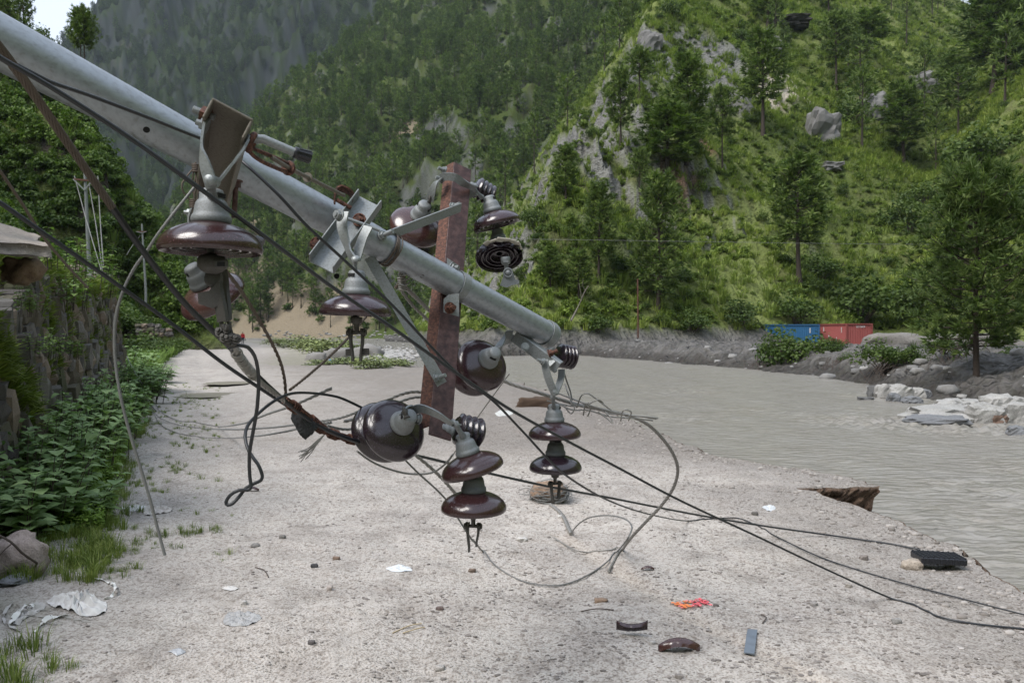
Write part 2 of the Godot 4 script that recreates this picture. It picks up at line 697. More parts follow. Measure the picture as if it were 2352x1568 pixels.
	# plants
	for k in [["leaf", 0.55], ["needle", 0.6], ["blade", 0.6]]:
		m = mat(k[0], W, k[1])
		m.metallic_specular = 0.35
		m.backlight_enabled = true
		m.backlight = Color(0.7, 0.78, 0.55)
	m = mat("sage", Color(2.2, 1.75, 2.6), 0.8)
	m.backlight_enabled = true
	m.backlight = Color(0.3, 0.3, 0.3)
	mat("white_paint", Color(0.7, 0.7, 0.7), 0.7)
	m = mat("bark", Color(0.060, 0.045, 0.036), 0.95)
	tri(m, tex(streak, [[0, Color(0.4, 0.4, 0.4)], [0.5, Color(0.9, 0.9, 0.9)], [1, Color(1.4, 1.4, 1.4)]]), 0.8, false, bump_ridge, 3.0)
	m = mat("twig", Color(0.075, 0.058, 0.05), 0.9)


# ---------------------------------------------------------------- road, river bank and river
const NEAR_BANK := [[8.0, 4.2], [3.0, 3.6], [-1.0, 3.3], [-4.6, 3.2], [-5.54, 3.28], [-6.1, 3.43], [-6.42, 3.41], [-6.9, 3.37], [-7.26, 3.29], [-7.7, 3.22], [-8.31, 3.03], [-8.53, 3.96], [-9.17, 3.77], [-9.73, 3.63], [-10.1, 3.2], [-10.5, 2.7], [-13.3, 2.36], [-17.7, 1.98], [-18.2, 1.2], [-18.8, 1.75], [-23.4, 0.95], [-32.5, -1.3], [-39, -4.6], [-62, -10], [-97, -22], [-160, -46], [-260, -100], [-420, -190], [-700, -330]]


func bank_x(z: float) -> float:
	var k: Array = NEAR_BANK
	for i in k.size() - 1:
		if z >= k[i + 1][0]:
			var t: float = clampf((z - k[i][0]) / (k[i + 1][0] - k[i][0]), 0, 1)
			return lerpf(k[i][1], k[i + 1][1], t) + (0.09 * nz.get_noise_2d(z * 0.9, 7.0) + 0.05 * nz.get_noise_2d(z * 4.0, 2.0)) * (1.0 + minf(absf(z) * 0.03, 2.0))
	return k[-1][1]


func runnel(x: float, z: float) -> float:   # a shallow channel that rain cut across the road
	var k := [Vector2(0.39, -6.29), Vector2(0.80, -5.2), Vector2(0.968, -4.61), Vector2(1.356, -3.68), Vector2(1.7, -3.0)]
	if z < -6.8: return 0.0
	var d := 9.0
	for i in 4:
		d = minf(d, Vector2(x, z).distance_to(Geometry2D.get_closest_point_to_segment(Vector2(x, z), k[i], k[i + 1])))
	return exp(-pow(d / (0.10 + 0.04 * nz.get_noise_2d(x * 3.0, z * 3.0)), 2.0))


func ground_h(x: float, z: float) -> float:
	var d := absf(z)
	var h := 0.05 * nz.get_noise_2d(x * 0.35, z * 0.35) + 0.018 * nz.get_noise_2d(x * 1.9, z * 1.9)
	if d < 16.0:
		h += (0.007 * nz.get_noise_2d(x * 7.0, z * 7.0) + 0.005 * nz.get_noise_2d(x * 17.0, z * 17.0)) * clampf(2.0 - d / 8.0, 0, 1)
		var lump := nridge.get_noise_2d(x * 1.3 + 4.0, z * 1.3)
		h += 0.012 * maxf(0.0, lump - 0.35)
	# tracks worn along the road and a few potholes
	var lane := x + 0.40 * (-z) + 0.6
	h -= 0.035 * exp(-pow((lane - 1.0) / 0.35, 2)) * smoothstep(4.0, 12.0, d)
	h -= 0.10 * exp(-(pow((x + 8.2) / 1.5, 2) + pow((z + 21.6) / 1.8, 2)))
	h -= 0.09 * exp(-(pow((x + 9.3) / 1.2, 2) + pow((z + 26.0) / 1.6, 2)))
	h -= 0.022 * runnel(x, z)
	# verge at the foot of the wall rises a little
	h += 0.10 * smoothstep(0.8, 2.6, -(lane) - 1.2)
	# the outer edge sags towards the water and is cracked
	var e := bank_x(z) - x
	if e < 1.4:
		h -= 0.05 * smoothstep(1.4, 0.0, e)
	return h


func ground_tone(x: float, z: float) -> Color:
	var d := -z
	var c := Color(1, 1, 1)
	var a := nz.get_noise_2d(x * 0.45 + 9.0, z * 0.45)
	var b := nz.get_noise_2d(x * 1.6 - 3.0, z * 1.6)
	c = c.lerp(Color(0.74, 0.72, 0.705), clampf(0.30 + a * 1.4, 0, 1) * 0.6)
	c = c.lerp(Color(0.62, 0.60, 0.59), smoothstep(0.12, 0.5, b + 0.4 * a) * 0.5)
	var e := bank_x(z) - x
	c = c.lerp(Color(0.98, 0.935, 0.88), runnel(x, z) * 0.7)
	# damp dark silt along the river
	c = c.lerp(Color(0.52, 0.51, 0.505), smoothstep(2.2, 0.1, e + 1.1 * b + 0.6 * a) * 0.75)
	if d > 9.0:
		var wet := smoothstep(8.5, 2.0, e + 2.5 * a + 1.2 * b - (d - 9.0) * 0.10) * smoothstep(8.5, 12.0, d) * smoothstep(80.0, 40.0, d)
		c = c.lerp(Color(0.50, 0.485, 0.475), wet * 0.85)
	# warm patches on the road
	c *= Color(1.0, 0.985, 0.96).lerp(Color(1, 1, 1), clampf(0.5 + a, 0, 1))
	# greenish dark verge
	var lane := x + 0.40 * d + 0.6
	c = c.lerp(Color(0.45, 0.50, 0.33), smoothstep(0.0, 1.3, -lane - 0.1 + 0.7 * b) * 0.6)
	if d > 40.0:
		c = c.lerp(Color(0.55, 0.58, 0.42), smoothstep(3.0, 0.5, absf(e - 6.0) + 2.0 * b) * 0.5)
	c.a = 1
	return c


func make_ground():
	var zs := []
	var z := 6.0
	while z > -2.6:
		zs.append(z)
		z -= 0.3
	while z > -11.5:
		zs.append(z)
		z -= 0.032
	while z > -900.0:
		zs.append(z)
		z -= 0.032 + (-11.5 - z) * 0.012
	for k in NEAR_BANK:
		if k[0] < -2.6 and k[0] > -11.5: zs.append(k[0])
	for i in 50: zs.append(lerpf(-8.305, -8.535, i / 49.0))
	zs.sort()
	zs.reverse()
	for i in range(zs.size() - 1, 0, -1):
		if zs[i - 1] - zs[i] < 0.0018: zs.remove_at(i)
	var cols := 300
	var b := MB.new()
	var w := cols + 1
	for zz in zs:
		var xr := bank_x(zz)
		var xs: float = -4.2 + 0.42 * minf(0.0, zz + 5.0)
		var xl: float = xs - 7.0
		for i in w:
			var t := float(i) / cols
			# finer columns towards the right, where the road is
			var x: float = lerpf(xl, xs, t / 0.12) if t < 0.12 else lerpf(xs, xr, (t - 0.12) / 0.88)
			b.v.append(Vector3(x, ground_h(x, zz), zz))
			b.c.append(ground_tone(x, zz))
	var rows := zs.size()
	for r in rows - 1:
		for i in cols:
			var a := r * w + i
			b.f.append_array([a, a + w, a + 1, a + 1, a + w, a + w + 1])
	smooth_normals(b)
	struct("road_ground", b.mesh(), M.sand)
	# the broken edge that drops to the river
	var s := MB.new()
	var levels := [0.0, -0.02, -0.05, -0.09, -0.13, -0.17, -0.22, -0.27, -0.33, -0.40, -0.55, -0.8]
	for r in rows:
		var zz: float = zs[r]
		var xr := bank_x(zz)
		var y0 := ground_h(xr, zz)
		for k in levels.size():
			var under := -0.10 * smoothstep(0.0, 0.25, -levels[k]) + 0.05 * nz.get_noise_3d(zz * 3.0, levels[k] * 9.0, 3.0) + 0.03 * nz.get_noise_3d(zz * 11.0, levels[k] * 20.0, 1.0)
			if k == 0: under = 0.012
			s.v.append(Vector3(xr + under * (1.0 if k else 1.0), y0 + levels[k], zz + (0.10 * nz.get_noise_3d(xr * 3.5, levels[k] * 7.0, 6.0) + 0.05 * nridge.get_noise_3d(xr * 7.0, levels[k] * 14.0, 2.0)) * (1 if k else 0)))
			var tn := 0.75 + 0.7 * nz.get_noise_3d(zz * 5.0 + xr * 6.0, levels[k] * 16.0, 9.0)
			s.c.append(Color(tn * 1.15, tn, tn * 0.92) * (1.8 if k == 0 else 1.0))
	var lw := levels.size()
	for r in rows - 1:
		for k in lw - 1:
			var a := r * lw + k
			s.f.append_array([a, a + lw, a + 1, a + 1, a + lw, a + lw + 1])
	smooth_normals(s)
	struct("river_bank_edge", s.mesh(), M.earth)


func smooth_normals(b: MB):
	var n := PackedVector3Array()
	n.resize(b.v.size())
	for i in range(0, b.f.size(), 3):
		var p := b.v[b.f[i]]
		var nn := (b.v[b.f[i + 2]] - p).cross(b.v[b.f[i + 1]] - p)
		n[b.f[i]] += nn
		n[b.f[i + 1]] += nn
		n[b.f[i + 2]] += nn
	for i in n.size():
		n[i] = n[i].normalized()
	b.n = n
	b.u.resize(b.v.size())
	if b.n.has(Vector3.ZERO):
		for i in n.size():
			if n[i] == Vector3.ZERO: n[i] = Vector3.UP
		b.n = n


const WATER := -0.52


func make_river():
	var b := MB.new()
	var dist := []
	var d := 3.0
	while d < 900.0:
		dist.append(d)
		d *= 1.0075
	var w := 331
	for dd in dist:
		for i in w:
			var az := -0.62 + 1.62 * i / (w - 1.0)
			var x: float = az * dd
			var z: float = -dd
			var fade := clampf(30.0 / dd, 0.25, 1.0)
			# flow runs down along the bank; ripples lie across it
			var along := x * 0.35 - z * 0.94
			var across := x * 0.94 + z * 0.35
			var h := 0.030 * nz.get_noise_2d(across * 0.5, along * 0.22) + 0.018 * nz.get_noise_2d(across * 0.45 + 5.0, along * 1.5) + 0.006 * nz.get_noise_2d(across * 2.2, along * 5.5 + 3.0)
			var rough := maxf(0.0, nz.get_noise_2d(across * 0.16 + 20.0, along * 0.10) - 0.05)
			h += rough * 0.16 * nridge.get_noise_2d(across * 0.8, along * 1.5)
			# a standing wave line in midstream
			var mid := exp(-pow((along - 21.0 + 0.15 * across) / 1.3, 2)) * smoothstep(0.0, 3.0, across + 1.0)
			h += mid * 0.22 * nridge.get_noise_2d(across * 1.4, along * 1.2 + 7.0)
			b.v.append(Vector3(x, WATER + h * fade * 0.72, z))
			var k := clampf(rough * 2.0 + mid * 0.5, 0.0, 1.0)
			var tn := 1.0 + 0.10 * nz.get_noise_2d(across * 0.3, along * 0.5)
			b.c.append(Color(tn, tn * 0.995, tn * 0.985).lerp(Color(1.10, 1.05, 0.98), k * 0.5))
	for r in dist.size() - 1:
		for i in w - 1:
			var a := r * w + i
			b.f.append_array([a, a + w, a + 1, a + 1, a + w, a + w + 1])
	smooth_normals(b)
	struct("river_water", b.mesh(), M.water)


# ---------------------------------------------------------------- hills and mountains
const FAR_BANK := [[40.0, 11.0], [-5.0, 12.0], [-20.6, 13.2], [-28.7, 13.0], [-44.7, 13.8], [-64, 8.2], [-85, 4.0], [-110, -1.5], [-160, -17], [-237, -44], [-400, -120], [-700, -260]]


func far_x(z: float) -> float:
	var k: Array = FAR_BANK
	for i in k.size() - 1:
		if z >= k[i + 1][0]:
			return lerpf(k[i][1], k[i + 1][1], clampf((z - k[i][0]) / (k[i + 1][0] - k[i][0]), 0, 1))
	return k[-1][1]


func plane_d(x: float, z: float, px: float, pz: float, nx: float, nzz: float) -> float:   # metres inside a line
	return ((x - px) * nx + (z - pz) * nzz) / sqrt(nx * nx + nzz * nzz)


func terrace_h(x: float, z: float) -> float:   # the far bank: mud scarp, then a flat
	var t := (x - far_x(z)) * 0.93 + 1.2 * nz.get_noise_2d(x * 0.13, z * 0.13) + 0.5 * nz.get_noise_2d(x * 0.6, z * 0.6)
	var rise := 1.75 * smoothstep(-0.6, 4.5, t) - 0.75 * smoothstep(9.0, 26.0, t)
	var h := -1.0 + rise + smoothstep(0.0, 3.0, t) * (0.30 * nz.get_noise_2d(x * 0.35, z * 0.35) + 0.18 * nridge.get_noise_2d(x * 0.22, z * 0.5))
	return h + 0.05 * nz.get_noise_2d(x * 2.0, z * 2.0)


func right_h(x: float, z: float) -> float:
	var wob := 7.0 * nz.get_noise_2d(x * 0.012, z * 0.012)
	var front := plane_d(x, z, 8, -80, -0.519, -0.855) + wob * 0.6
	var flank := plane_d(x, z, -4, -82, 0.989, -0.15) + wob * 0.5 + 5.0 * nz.get_noise_2d(x * 0.05, z * 0.05)
	var side := plane_d(x, z, 46, -60, 1.0, 0.09) + wob * 0.5
	var a := minf(0.95 * front, 1.38 * flank)
	var c := 1.0 * side
	var h := maxf(a, c)
	var k := 6.0
	if absf(a - c) < k: h += (k - absf(a - c)) * (k - absf(a - c)) * 0.25 / k
	if h <= -1.0: return terrace_h(x, z)
	var up := smoothstep(0.0, 14.0, h)
	h += up * (5.0 * nz.get_noise_2d(x * 0.03, z * 0.03) + 1.4 * nz.get_noise_2d(x * 0.16, z * 0.16))
	# rock steps
	var crag := crag_mask(x, z)
	h += up * crag * (4.5 * nridge.get_noise_2d(x * 0.06, z * 0.06) + 1.6 * nridge.get_noise_2d(x * 0.21, z * 0.21) - 1.5)
	return maxf(terrace_h(x, z), h + 0.4)


func crag_mask(x: float, z: float) -> float:
	var flank := plane_d(x, z, 5, -82, 0.989, -0.15)
	var m := smoothstep(50.0, 18.0, flank) * smoothstep(-30.0, -6.0, flank) * smoothstep(-98.0, -112.0, z)
	return m


func mid_h(x: float, z: float) -> float:
	var wob := 22.0 * nz.get_noise_2d(x * 0.004 + 3.0, z * 0.004)
	var front := plane_d(x, z, -20, -290, 0.57, -0.82) + wob
	var back := plane_d(x, z, -232, -430, 0.98, -0.18) + wob * 0.6
	if front < -5.0 or back < -5.0: return -5.0
	var h := minf(0.87 * front + 0.55 * minf(front, 26.0), 1.9 * back + 1.0 * minf(back, 30.0))
	var up := smoothstep(0.0, 30.0, h)
	h += up * (14.0 * nridge.get_noise_2d(x * 0.010, z * 0.010) + 6.0 * nz.get_noise_2d(x * 0.03, z * 0.03) + 2.5 * nridge.get_noise_2d(x * 0.08, z * 0.08) - 8.0)
	return h


func far_h(x: float, z: float) -> float:
	var wob := 90.0 * nz.get_noise_2d(x * 0.0014 + 7.0, z * 0.0014)
	var front := plane_d(x, z, -300, -850, 0.25, -0.97) + wob
	var left := plane_d(x, z, -1000, -850, 0.96, -0.28) + wob * 0.4
	if front < -10.0 or left < -10.0: return -10.0
	var h := minf(1.15 * front, 1.6 * left)
	var up := smoothstep(0.0, 120.0, h)
	h += up * (70.0 * nridge.get_noise_2d(x * 0.0032, z * 0.0032) + 30.0 * nridge.get_noise_2d(x * 0.010, z * 0.010) + 13.0 * nridge.get_noise_2d(x * 0.032, z * 0.032) - 40.0)
	return h


func left_h(x: float, z: float) -> float:
	var wob := 1.2 * nz.get_noise_2d(x * 0.06, z * 0.06)
	# the slope just behind the wall
	var l1 := plane_d(x, z, -13.4, -21, -0.926, 0.378) + wob
	var a := 2.1 + 0.85 * l1
	if l1 < 0.0: a = maxf(-3.0, 2.1 + 6.0 * l1)
	# a spur with a cliff on its river side
	var front := plane_d(x, z, -40, -72, -0.30, -0.95) + wob * 3.0
	var cliff := plane_d(x, z, -36.3, -75, -0.9, 0.436) + wob * 1.6
	var c := minf(1.25 * front, minf(7.0 * cliff, 15.5 + 1.35 * cliff))
	# a lower spur further on
	var low := plane_d(x, z, -45, -120, -0.926, 0.378) + wob
	var e := minf(1.7 * low, 1.4 * plane_d(x, z, -30, -78, 0.0, -1.0))
	e = minf(e, 3.0 * plane_d(x, z, -60, -175, -0.3, 0.95))
	var h := maxf(a, maxf(c, e))
	if h < -1.0: return -3.0
	var up := smoothstep(2.0, 12.0, h)
	h += up * (2.2 * nz.get_noise_2d(x * 0.09, z * 0.09) + 1.2 * nridge.get_noise_2d(x * 0.16, z * 0.16))
	return h


func build_hill(called: String, fn: Callable, az0: float, az1: float, na: int, d0: float, d1: float, ratio: float, tone: Callable) -> Dictionary:
	var az := []
	for i in na:
		az.append(az0 + (az1 - az0) * i / (na - 1.0))
	var ds := []
	var d := d0
	while d < d1:
		ds.append(d)
		d *= ratio
	var pts := PackedVector3Array()
	for dd in ds:
		for a in az:
			pts.append(Vector3(a * dd, fn.call(a * dd, -dd), -dd))
	var b := MB.new()
	b.v = pts
	for r in ds.size() - 1:
		for i in na - 1:
			var k := r * na + i
			if pts[k].y < -1.8 and pts[k + 1].y < -1.8 and pts[k + na].y < -1.8 and pts[k + na + 1].y < -1.8: continue
			b.f.append_array([k, k + na, k + 1, k + 1, k + na, k + na + 1])
	smooth_normals(b)
	b.c.resize(pts.size())
	for i in pts.size():
		b.c[i] = tone.call(pts[i], b.n[i])
	var h := {"az0": az0, "az1": az1, "na": na, "d0": d0, "ratio": ratio, "nd": ds.size(), "p": pts, "n": b.n, "c": b.c}
	hills[called] = h
	struct(called, b.mesh(), M.hill)
	return h


func cell(h: Dictionary, fa: float, fd: float) -> Array:   # position and normal at fractional grid coordinates
	var i := clampi(int(fa), 0, h.na - 2)
	var r := clampi(int(fd), 0, h.nd - 2)
	var ta := clampf(fa - i, 0, 1)
	var td := clampf(fd - r, 0, 1)
	var k: int = r * h.na + i
	var p: Vector3 = (h.p[k] as Vector3).lerp(h.p[k + 1], ta).lerp((h.p[k + h.na] as Vector3).lerp(h.p[k + h.na + 1], ta), td)
	return [p, h.n[k]]


func hit(px: float, py: float, names: Array) -> Vector3:   # the first point of those hills in the line of sight
	var dir := cam.basis * Vector3((px - 1176.0) / F, (784.0 - py) / F, -1.0)
	var az := dir.x / -dir.z
	var el := dir.y / -dir.z
	var best := Vector3(az * 150.0, 0, -150.0)
	var near := 1e9
	for nm in names:
		var h: Dictionary = hills[nm]
		var fa: float = (az - h.az0) / (h.az1 - h.az0) * (h.na - 1)
		if fa < 0 or fa > h.na - 1: continue
		var last := -1e9
		for r in h.nd:
			var p: Vector3 = cell(h, fa, r)[0]
			var over: float = p.y - (cam.origin.y + el * -p.z)
			if over >= 0.0 and -p.z < near:
				if last > -1e8 and r > 0:
					var q: Vector3 = cell(h, fa, r - 1)[0]
					var t := clampf(-last / maxf(over - last, 1e-4), 0, 1)
					p = q.lerp(p, t)
				near = -p.z
				best = p
				break
			last = over
	return best


var scars := []      # bare soil on the slopes: [point, radius, colour]


func mix_scars(p: Vector3, c: Color) -> Color:
	for s in scars:
		var d: float = p.distance_to(s[0]) / s[1]
		if d < 1.6:
			c = c.lerp(s[2], smoothstep(1.2, 0.6, d + 0.5 * nz.get_noise_3dv(p * (2.0 / s[1]))) * 0.9)
	return c


func green_tone(p: Vector3, n: Vector3, rock_at: float, rock: Color, lush: float, sc: float) -> Color:
	var a := nz.get_noise_3dv(p * sc)
	var b := nz.get_noise_3dv(p * sc * 4.3 + Vector3(9, 0, 0))
	var g := Color(0.095, 0.126, 0.038).lerp(Color(0.240, 0.280, 0.098), clampf(0.45 + a * 0.9, 0, 1) * lush)
	g = g.lerp(Color(0.085, 0.075, 0.045), smoothstep(0.15, 0.6, b) * 0.6)
	var r := smoothstep(rock_at + 0.10, rock_at - 0.10, n.y + 0.16 * b + 0.10 * a)
	var st := rock * (0.85 + 0.45 * nridge.get_noise_3d(p.x * sc * 6.0, p.y * sc * 2.0, p.z * sc * 6.0))
	var c := g.lerp(st, r)
	c = mix_scars(p, c)
	c.a = 1
	return c


func right_tone(p: Vector3, n: Vector3) -> Color:
	var t := (p.x - far_x(p.z)) + 1.5 * nz.get_noise_2d(p.x * 0.2, p.z * 0.2)
	var mud := Color(0.21, 0.20, 0.195).lerp(Color(0.12, 0.115, 0.11), clampf(0.5 + nz.get_noise_2d(p.x * 0.5, p.z * 0.5), 0, 1))
	mud = mud.lerp(Color(0.05, 0.045, 0.04), smoothstep(0.5, -0.4, p.y + 0.3 * nz.get_noise_2d(p.x, p.z)) * 0.7)
	if p.y < 2.2 and t < 40.0 and p.z > -250.0:
		return mud.lerp(green_tone(p, n, 0.3, mud, 0.8, 0.04), smoothstep(1.0, 2.4, p.y + 0.5 * nz.get_noise_2d(p.x * 0.3, p.z * 0.3)) * 0.3)
	var m := crag_mask(p.x, p.z)
	var c := green_tone(p, n, 0.36 + 0.10 * m + 0.16 * nz.get_noise_3dv(p * 0.05), Color(0.24, 0.235, 0.23), 1.0, 0.035)
	return c


func make_hills():
	# bare patches, given where they lie on each slope
	build_hill("right_hillside", right_h, -0.16, 0.86, 380, 14.0, 520.0, 1.0095, right_tone)
	for s in [[1800, 190, 7.0], [1790, 160, 5.0], [1775, 215, 5.0], [1757, 232, 4.0]]:
		scars.append([hit(s[0], s[1], ["right_hillside"]), s[2], Color(0.62, 0.54, 0.47)])
	for s in [[1500, 100, 9.0], [1540, 150, 8.0], [1600, 110, 8.0], [1650, 160, 9.0], [1560, 200, 7.0], [1620, 210, 7.0], [1690, 190, 6.0], [1680, 120, 6.0], [1400, 330, 6.0], [1385, 260, 6.0], [1370, 400, 5.0], [1760, 120, 5.0], [1440, 160, 6.0], [1700, 240, 4.0]]:
		scars.append([hit(s[0], s[1], ["right_hillside"]), s[2], Color(0.25, 0.245, 0.24)])
	for s in [[1560, 400, 4.0], [1550, 430, 4.0], [1610, 330, 4.0], [2330, 690, 3.5]]:
		scars.append([hit(s[0], s[1], ["right_hillside"]), s[2], Color(0.26, 0.17, 0.12)])
	repaint("right_hillside", right_tone)
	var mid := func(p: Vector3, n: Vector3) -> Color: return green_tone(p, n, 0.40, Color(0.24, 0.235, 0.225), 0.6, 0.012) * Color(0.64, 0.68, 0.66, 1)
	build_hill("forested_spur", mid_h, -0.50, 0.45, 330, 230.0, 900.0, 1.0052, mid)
	for s in [[560, 690, 12], [590, 640, 14], [620, 700, 11], [640, 660, 10], [545, 560, 16], [550, 530, 12], [700, 690, 9], [930, 300, 11], [920, 315, 8], [600, 745, 14], [530, 640, 12], [650, 738, 20], [700, 742, 22], [750, 738, 20], [800, 735, 16], [600, 752, 18], [560, 750, 16], [670, 756, 22], [730, 757, 22]]:
		scars.append([hit(s[0], s[1], ["forested_spur"]), float(s[2]), Color(0.46, 0.36, 0.27)])
	repaint("forested_spur", mid)
	var far := func(p: Vector3, n: Vector3) -> Color: return green_tone(p, n, 0.34, Color(0.17, 0.168, 0.165), 0.25, 0.015) * Color(0.29, 0.345, 0.345, 1)  # dark forest, its colour darkened further to stand in for cloud shadow
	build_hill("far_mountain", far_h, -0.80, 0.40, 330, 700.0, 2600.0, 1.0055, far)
	for s in [[275, 130, 18], [265, 150, 14], [285, 105, 14], [1080, 40, 14]]:
		scars.append([hit(s[0], s[1], ["far_mountain"]), float(s[2]), Color(0.42, 0.36, 0.31)])
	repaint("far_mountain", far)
	var left := func(p: Vector3, n: Vector3) -> Color: return green_tone(p, n, 0.42, Color(0.095, 0.082, 0.07), 0.45, 0.06)
	build_hill("left_hillside", left_h, -0.98, -0.26, 300, 5.0, 230.0, 1.0105, left)


func repaint(called: String, tone: Callable):
	var o: MeshInstance3D = get_node(called)
	var h: Dictionary = hills[called]
	var a: Array = (o.mesh as ArrayMesh).surface_get_arrays(0)
	var c := PackedColorArray()
	c.resize(h.p.size())
	for i in h.p.size():
		c[i] = tone.call(h.p[i], h.n[i])
	h.c = c
	a[Mesh.ARRAY_COLOR] = c
	var m := ArrayMesh.new()
	m.add_surface_from_arrays(Mesh.PRIMITIVE_TRIANGLES, a)
	o.mesh = m


func make_rear_slopes():   # the valley goes on unseen behind the photographer; added to cut frontal sky light
	var b := MB.new()
	var na := 90
	var nd := 36
	for r in nd:
		for i in na:
			var th := deg_to_rad(lerpf(40.0, 318.0, i / (na - 1.0)))
			var side := absf(sin(th))
			var d0 := lerpf(70.0, 45.0 if th < PI else 14.0, side)
			var d := d0 * pow(9.0, r / (nd - 1.0))
			var x := sin(th) * d
			var z := -cos(th) * d
			var up := (d - d0) * lerpf(0.36, 0.80, side)
			var h := -1.5 + up + smoothstep(0.0, 20.0, up) * (8.0 * nz.get_noise_2d(x * 0.02, z * 0.02) + 2.0 * nz.get_noise_2d(x * 0.1, z * 0.1))
			b.v.append(Vector3(x, h, z))
	for r in nd - 1:
		for i in na - 1:
			var k := r * na + i
			b.f.append_array([k, k + na, k + 1, k + 1, k + na, k + na + 1])
	smooth_normals(b)
	b.c.resize(b.v.size())
	for i in b.v.size():
		b.c[i] = green_tone(b.v[i], b.n[i], 0.4, Color(0.2, 0.2, 0.19), 0.6, 0.02)
	struct("unseen_rear_hillside", b.mesh(), M.hill)


# ---------------------------------------------------------------- plants
func pine_mesh(seed_: int, H: float, base: float, wid: float, nb: int, tufts: int, needles: int, nl: float, dark := 0.0, lean := 0.02, nw := 0.105) -> Array:   # [trunk with limbs, crown]
	var r := RandomNumberGenerator.new()
	r.seed = seed_
	var t := MB.new()
	var cr := MB.new()
	var spine := []
	var rad := []
	var bend := Vector2(r.randf_range(-1, 1), r.randf_range(-1, 1)) * H * lean
	for i in 8:
		var q := i / 7.0
		spine.append(Vector3(bend.x * sin(q * 3.0) * 0.6, H * 0.97 * q - 0.3 * (1.0 - q), bend.y * q * q))
		rad.append(lerpf(H * 0.0155, H * 0.003, pow(q, 0.8)) + 0.02)
	rad[0] *= 1.35
	t.tube(spine, rad, 6)
	for i in nb:
		var q := (i + r.randf()) / nb
		var y := lerpf(base, 0.985, pow(q, 0.92))
		var k := clampf(y * 7.0, 0, 6.99)
		var at: Vector3 = (spine[int(k)] as Vector3).lerp(spine[int(k) + 1], k - int(k))
		var len := wid * (0.30 + 0.70 * sin(PI * (0.22 + 0.72 * q))) * r.randf_range(0.65, 1.15)
		var a := i * 2.39996 + r.randf() * 0.7
		var e := lerpf(-0.12, 0.75, q) + r.randf_range(-0.18, 0.18)
		var d := Vector3(cos(a) * cos(e), sin(e), sin(a) * cos(e))
		var mid := at + d * len * 0.55
		var tip := at + d * len + Vector3.UP * len * 0.20
		t.tube([at, mid, tip], [H * 0.0045 + 0.008, H * 0.003 + 0.005, 0.006], 3, false)
		for j in tufts:
			var s := lerpf(0.38, 1.02, (j + r.randf()) / tufts)
			var p: Vector3 = at.lerp(mid, s / 0.55) if s < 0.55 else mid.lerp(tip, (s - 0.55) / 0.45)
			p += Vector3(r.randfn(), r.randfn() * 0.6, r.randfn()) * len * 0.11
			var out := (d + Vector3.UP * 0.55 + Vector3(r.randfn(), r.randfn(), r.randfn()) * 0.3).normalized()
			var g := Color(0.060, 0.098, 0.030).lerp(Color(0.205, 0.270, 0.075), clampf(r.randf() * 0.9 - dark, 0, 1))
			cr.col = g
			for k2 in needles:
				var nd := (out + Vector3(r.randfn(), r.randfn(), r.randfn()) * 0.62).normalized()
				var sd := nd.cross(Vector3(r.randfn(), r.randfn(), r.randfn())).normalized() * nl * nw
				var ll := nl * r.randf_range(0.7, 1.2)
				cr.leaf(p - sd + nd * nl * 0.1, p + sd + nd * nl * 0.1, p + nd * ll)
	return [t, cr]


func leafy_mesh(seed_: int, size: Vector3, lobes: int, leaves: int, ls: float, c0: Color, c1: Color, twigs := true) -> Array:   # [stems, foliage] of a bush or broad crown, standing on its base
	var r := RandomNumberGenerator.new()
	r.seed = seed_
	var st := MB.new()
	var fo := MB.new()
	for i in lobes:
		var a := i * 2.39996 + r.randf()
		var rr := sqrt((i + 0.4) / lobes)
		var c := Vector3(cos(a) * rr * size.x * 0.36, size.y * (r.randf_range(0.32, 0.80) * (1.12 - 0.55 * rr)), sin(a) * rr * size.z * 0.36)
		var lr := Vector3(size.x, size.y, size.z) * r.randf_range(0.16, 0.27)
		if twigs:
			st.tube([Vector3(c.x * 0.12, -0.1, c.z * 0.12), Vector3(c.x * 0.55, c.y * 0.55, c.z * 0.55), c], [size.y * 0.014 + 0.004, size.y * 0.009 + 0.003, 0.004], 4, false)
		var lobe_tone := r.randf()
		for j in leaves / lobes:
			var d := Vector3(r.randfn(), r.randfn(), r.randfn()).normalized()
			var p := c + d * lr * pow(r.randf(), 0.33)
			if p.y < 0.02: p.y = absf(p.y) + 0.02
			fo.col = c0.lerp(c1, clampf(lobe_tone * 0.5 + r.randf() * 0.6 - 0.1, 0, 1))
			var f := (d + Vector3(r.randfn(), r.randfn() + 0.6, r.randfn()) * 0.7).normalized()
			var s := f.cross(Vector3(r.randfn(), r.randfn(), r.randfn())).normalized()
			var u := f.cross(s) * ls * r.randf_range(0.7, 1.3)
			var sw := s * ls * 0.42
			fo.leaf(p - u * 0.5, p + sw, p + u * 0.5)
			fo.leaf(p - u * 0.5, p - sw + f * ls * 0.1, p + u * 0.5)
	return [st, fo]


func grass_mesh(seed_: int, h: float, w: float, blades: int, spread: float, c0: Color, c1: Color) -> MB:
	var r := RandomNumberGenerator.new()
	r.seed = seed_
	var b := MB.new()
	for i in blades:
		var a := r.randf() * TAU
		var o := Vector3(cos(a), 0, sin(a))
		var at := o * spread * r.randf() * 0.35
		var k := h * r.randf_range(0.5, 1.1)
		var out := o * k * r.randf_range(0.1, 0.8)
		var s := Vector3(-o.z, 0, o.x) * w
		b.col = c0.lerp(c1, r.randf())
		var m := at + Vector3.UP * k * 0.6 + out * 0.35
		var tip := at + Vector3.UP * k * r.randf_range(0.75, 1.0) + out
		b.leaf(at - s, at + s, m + s * 0.7)
		b.leaf(at - s, m + s * 0.7, m - s * 0.7)
		b.leaf(m - s * 0.7, m + s * 0.7, tip)
	return b


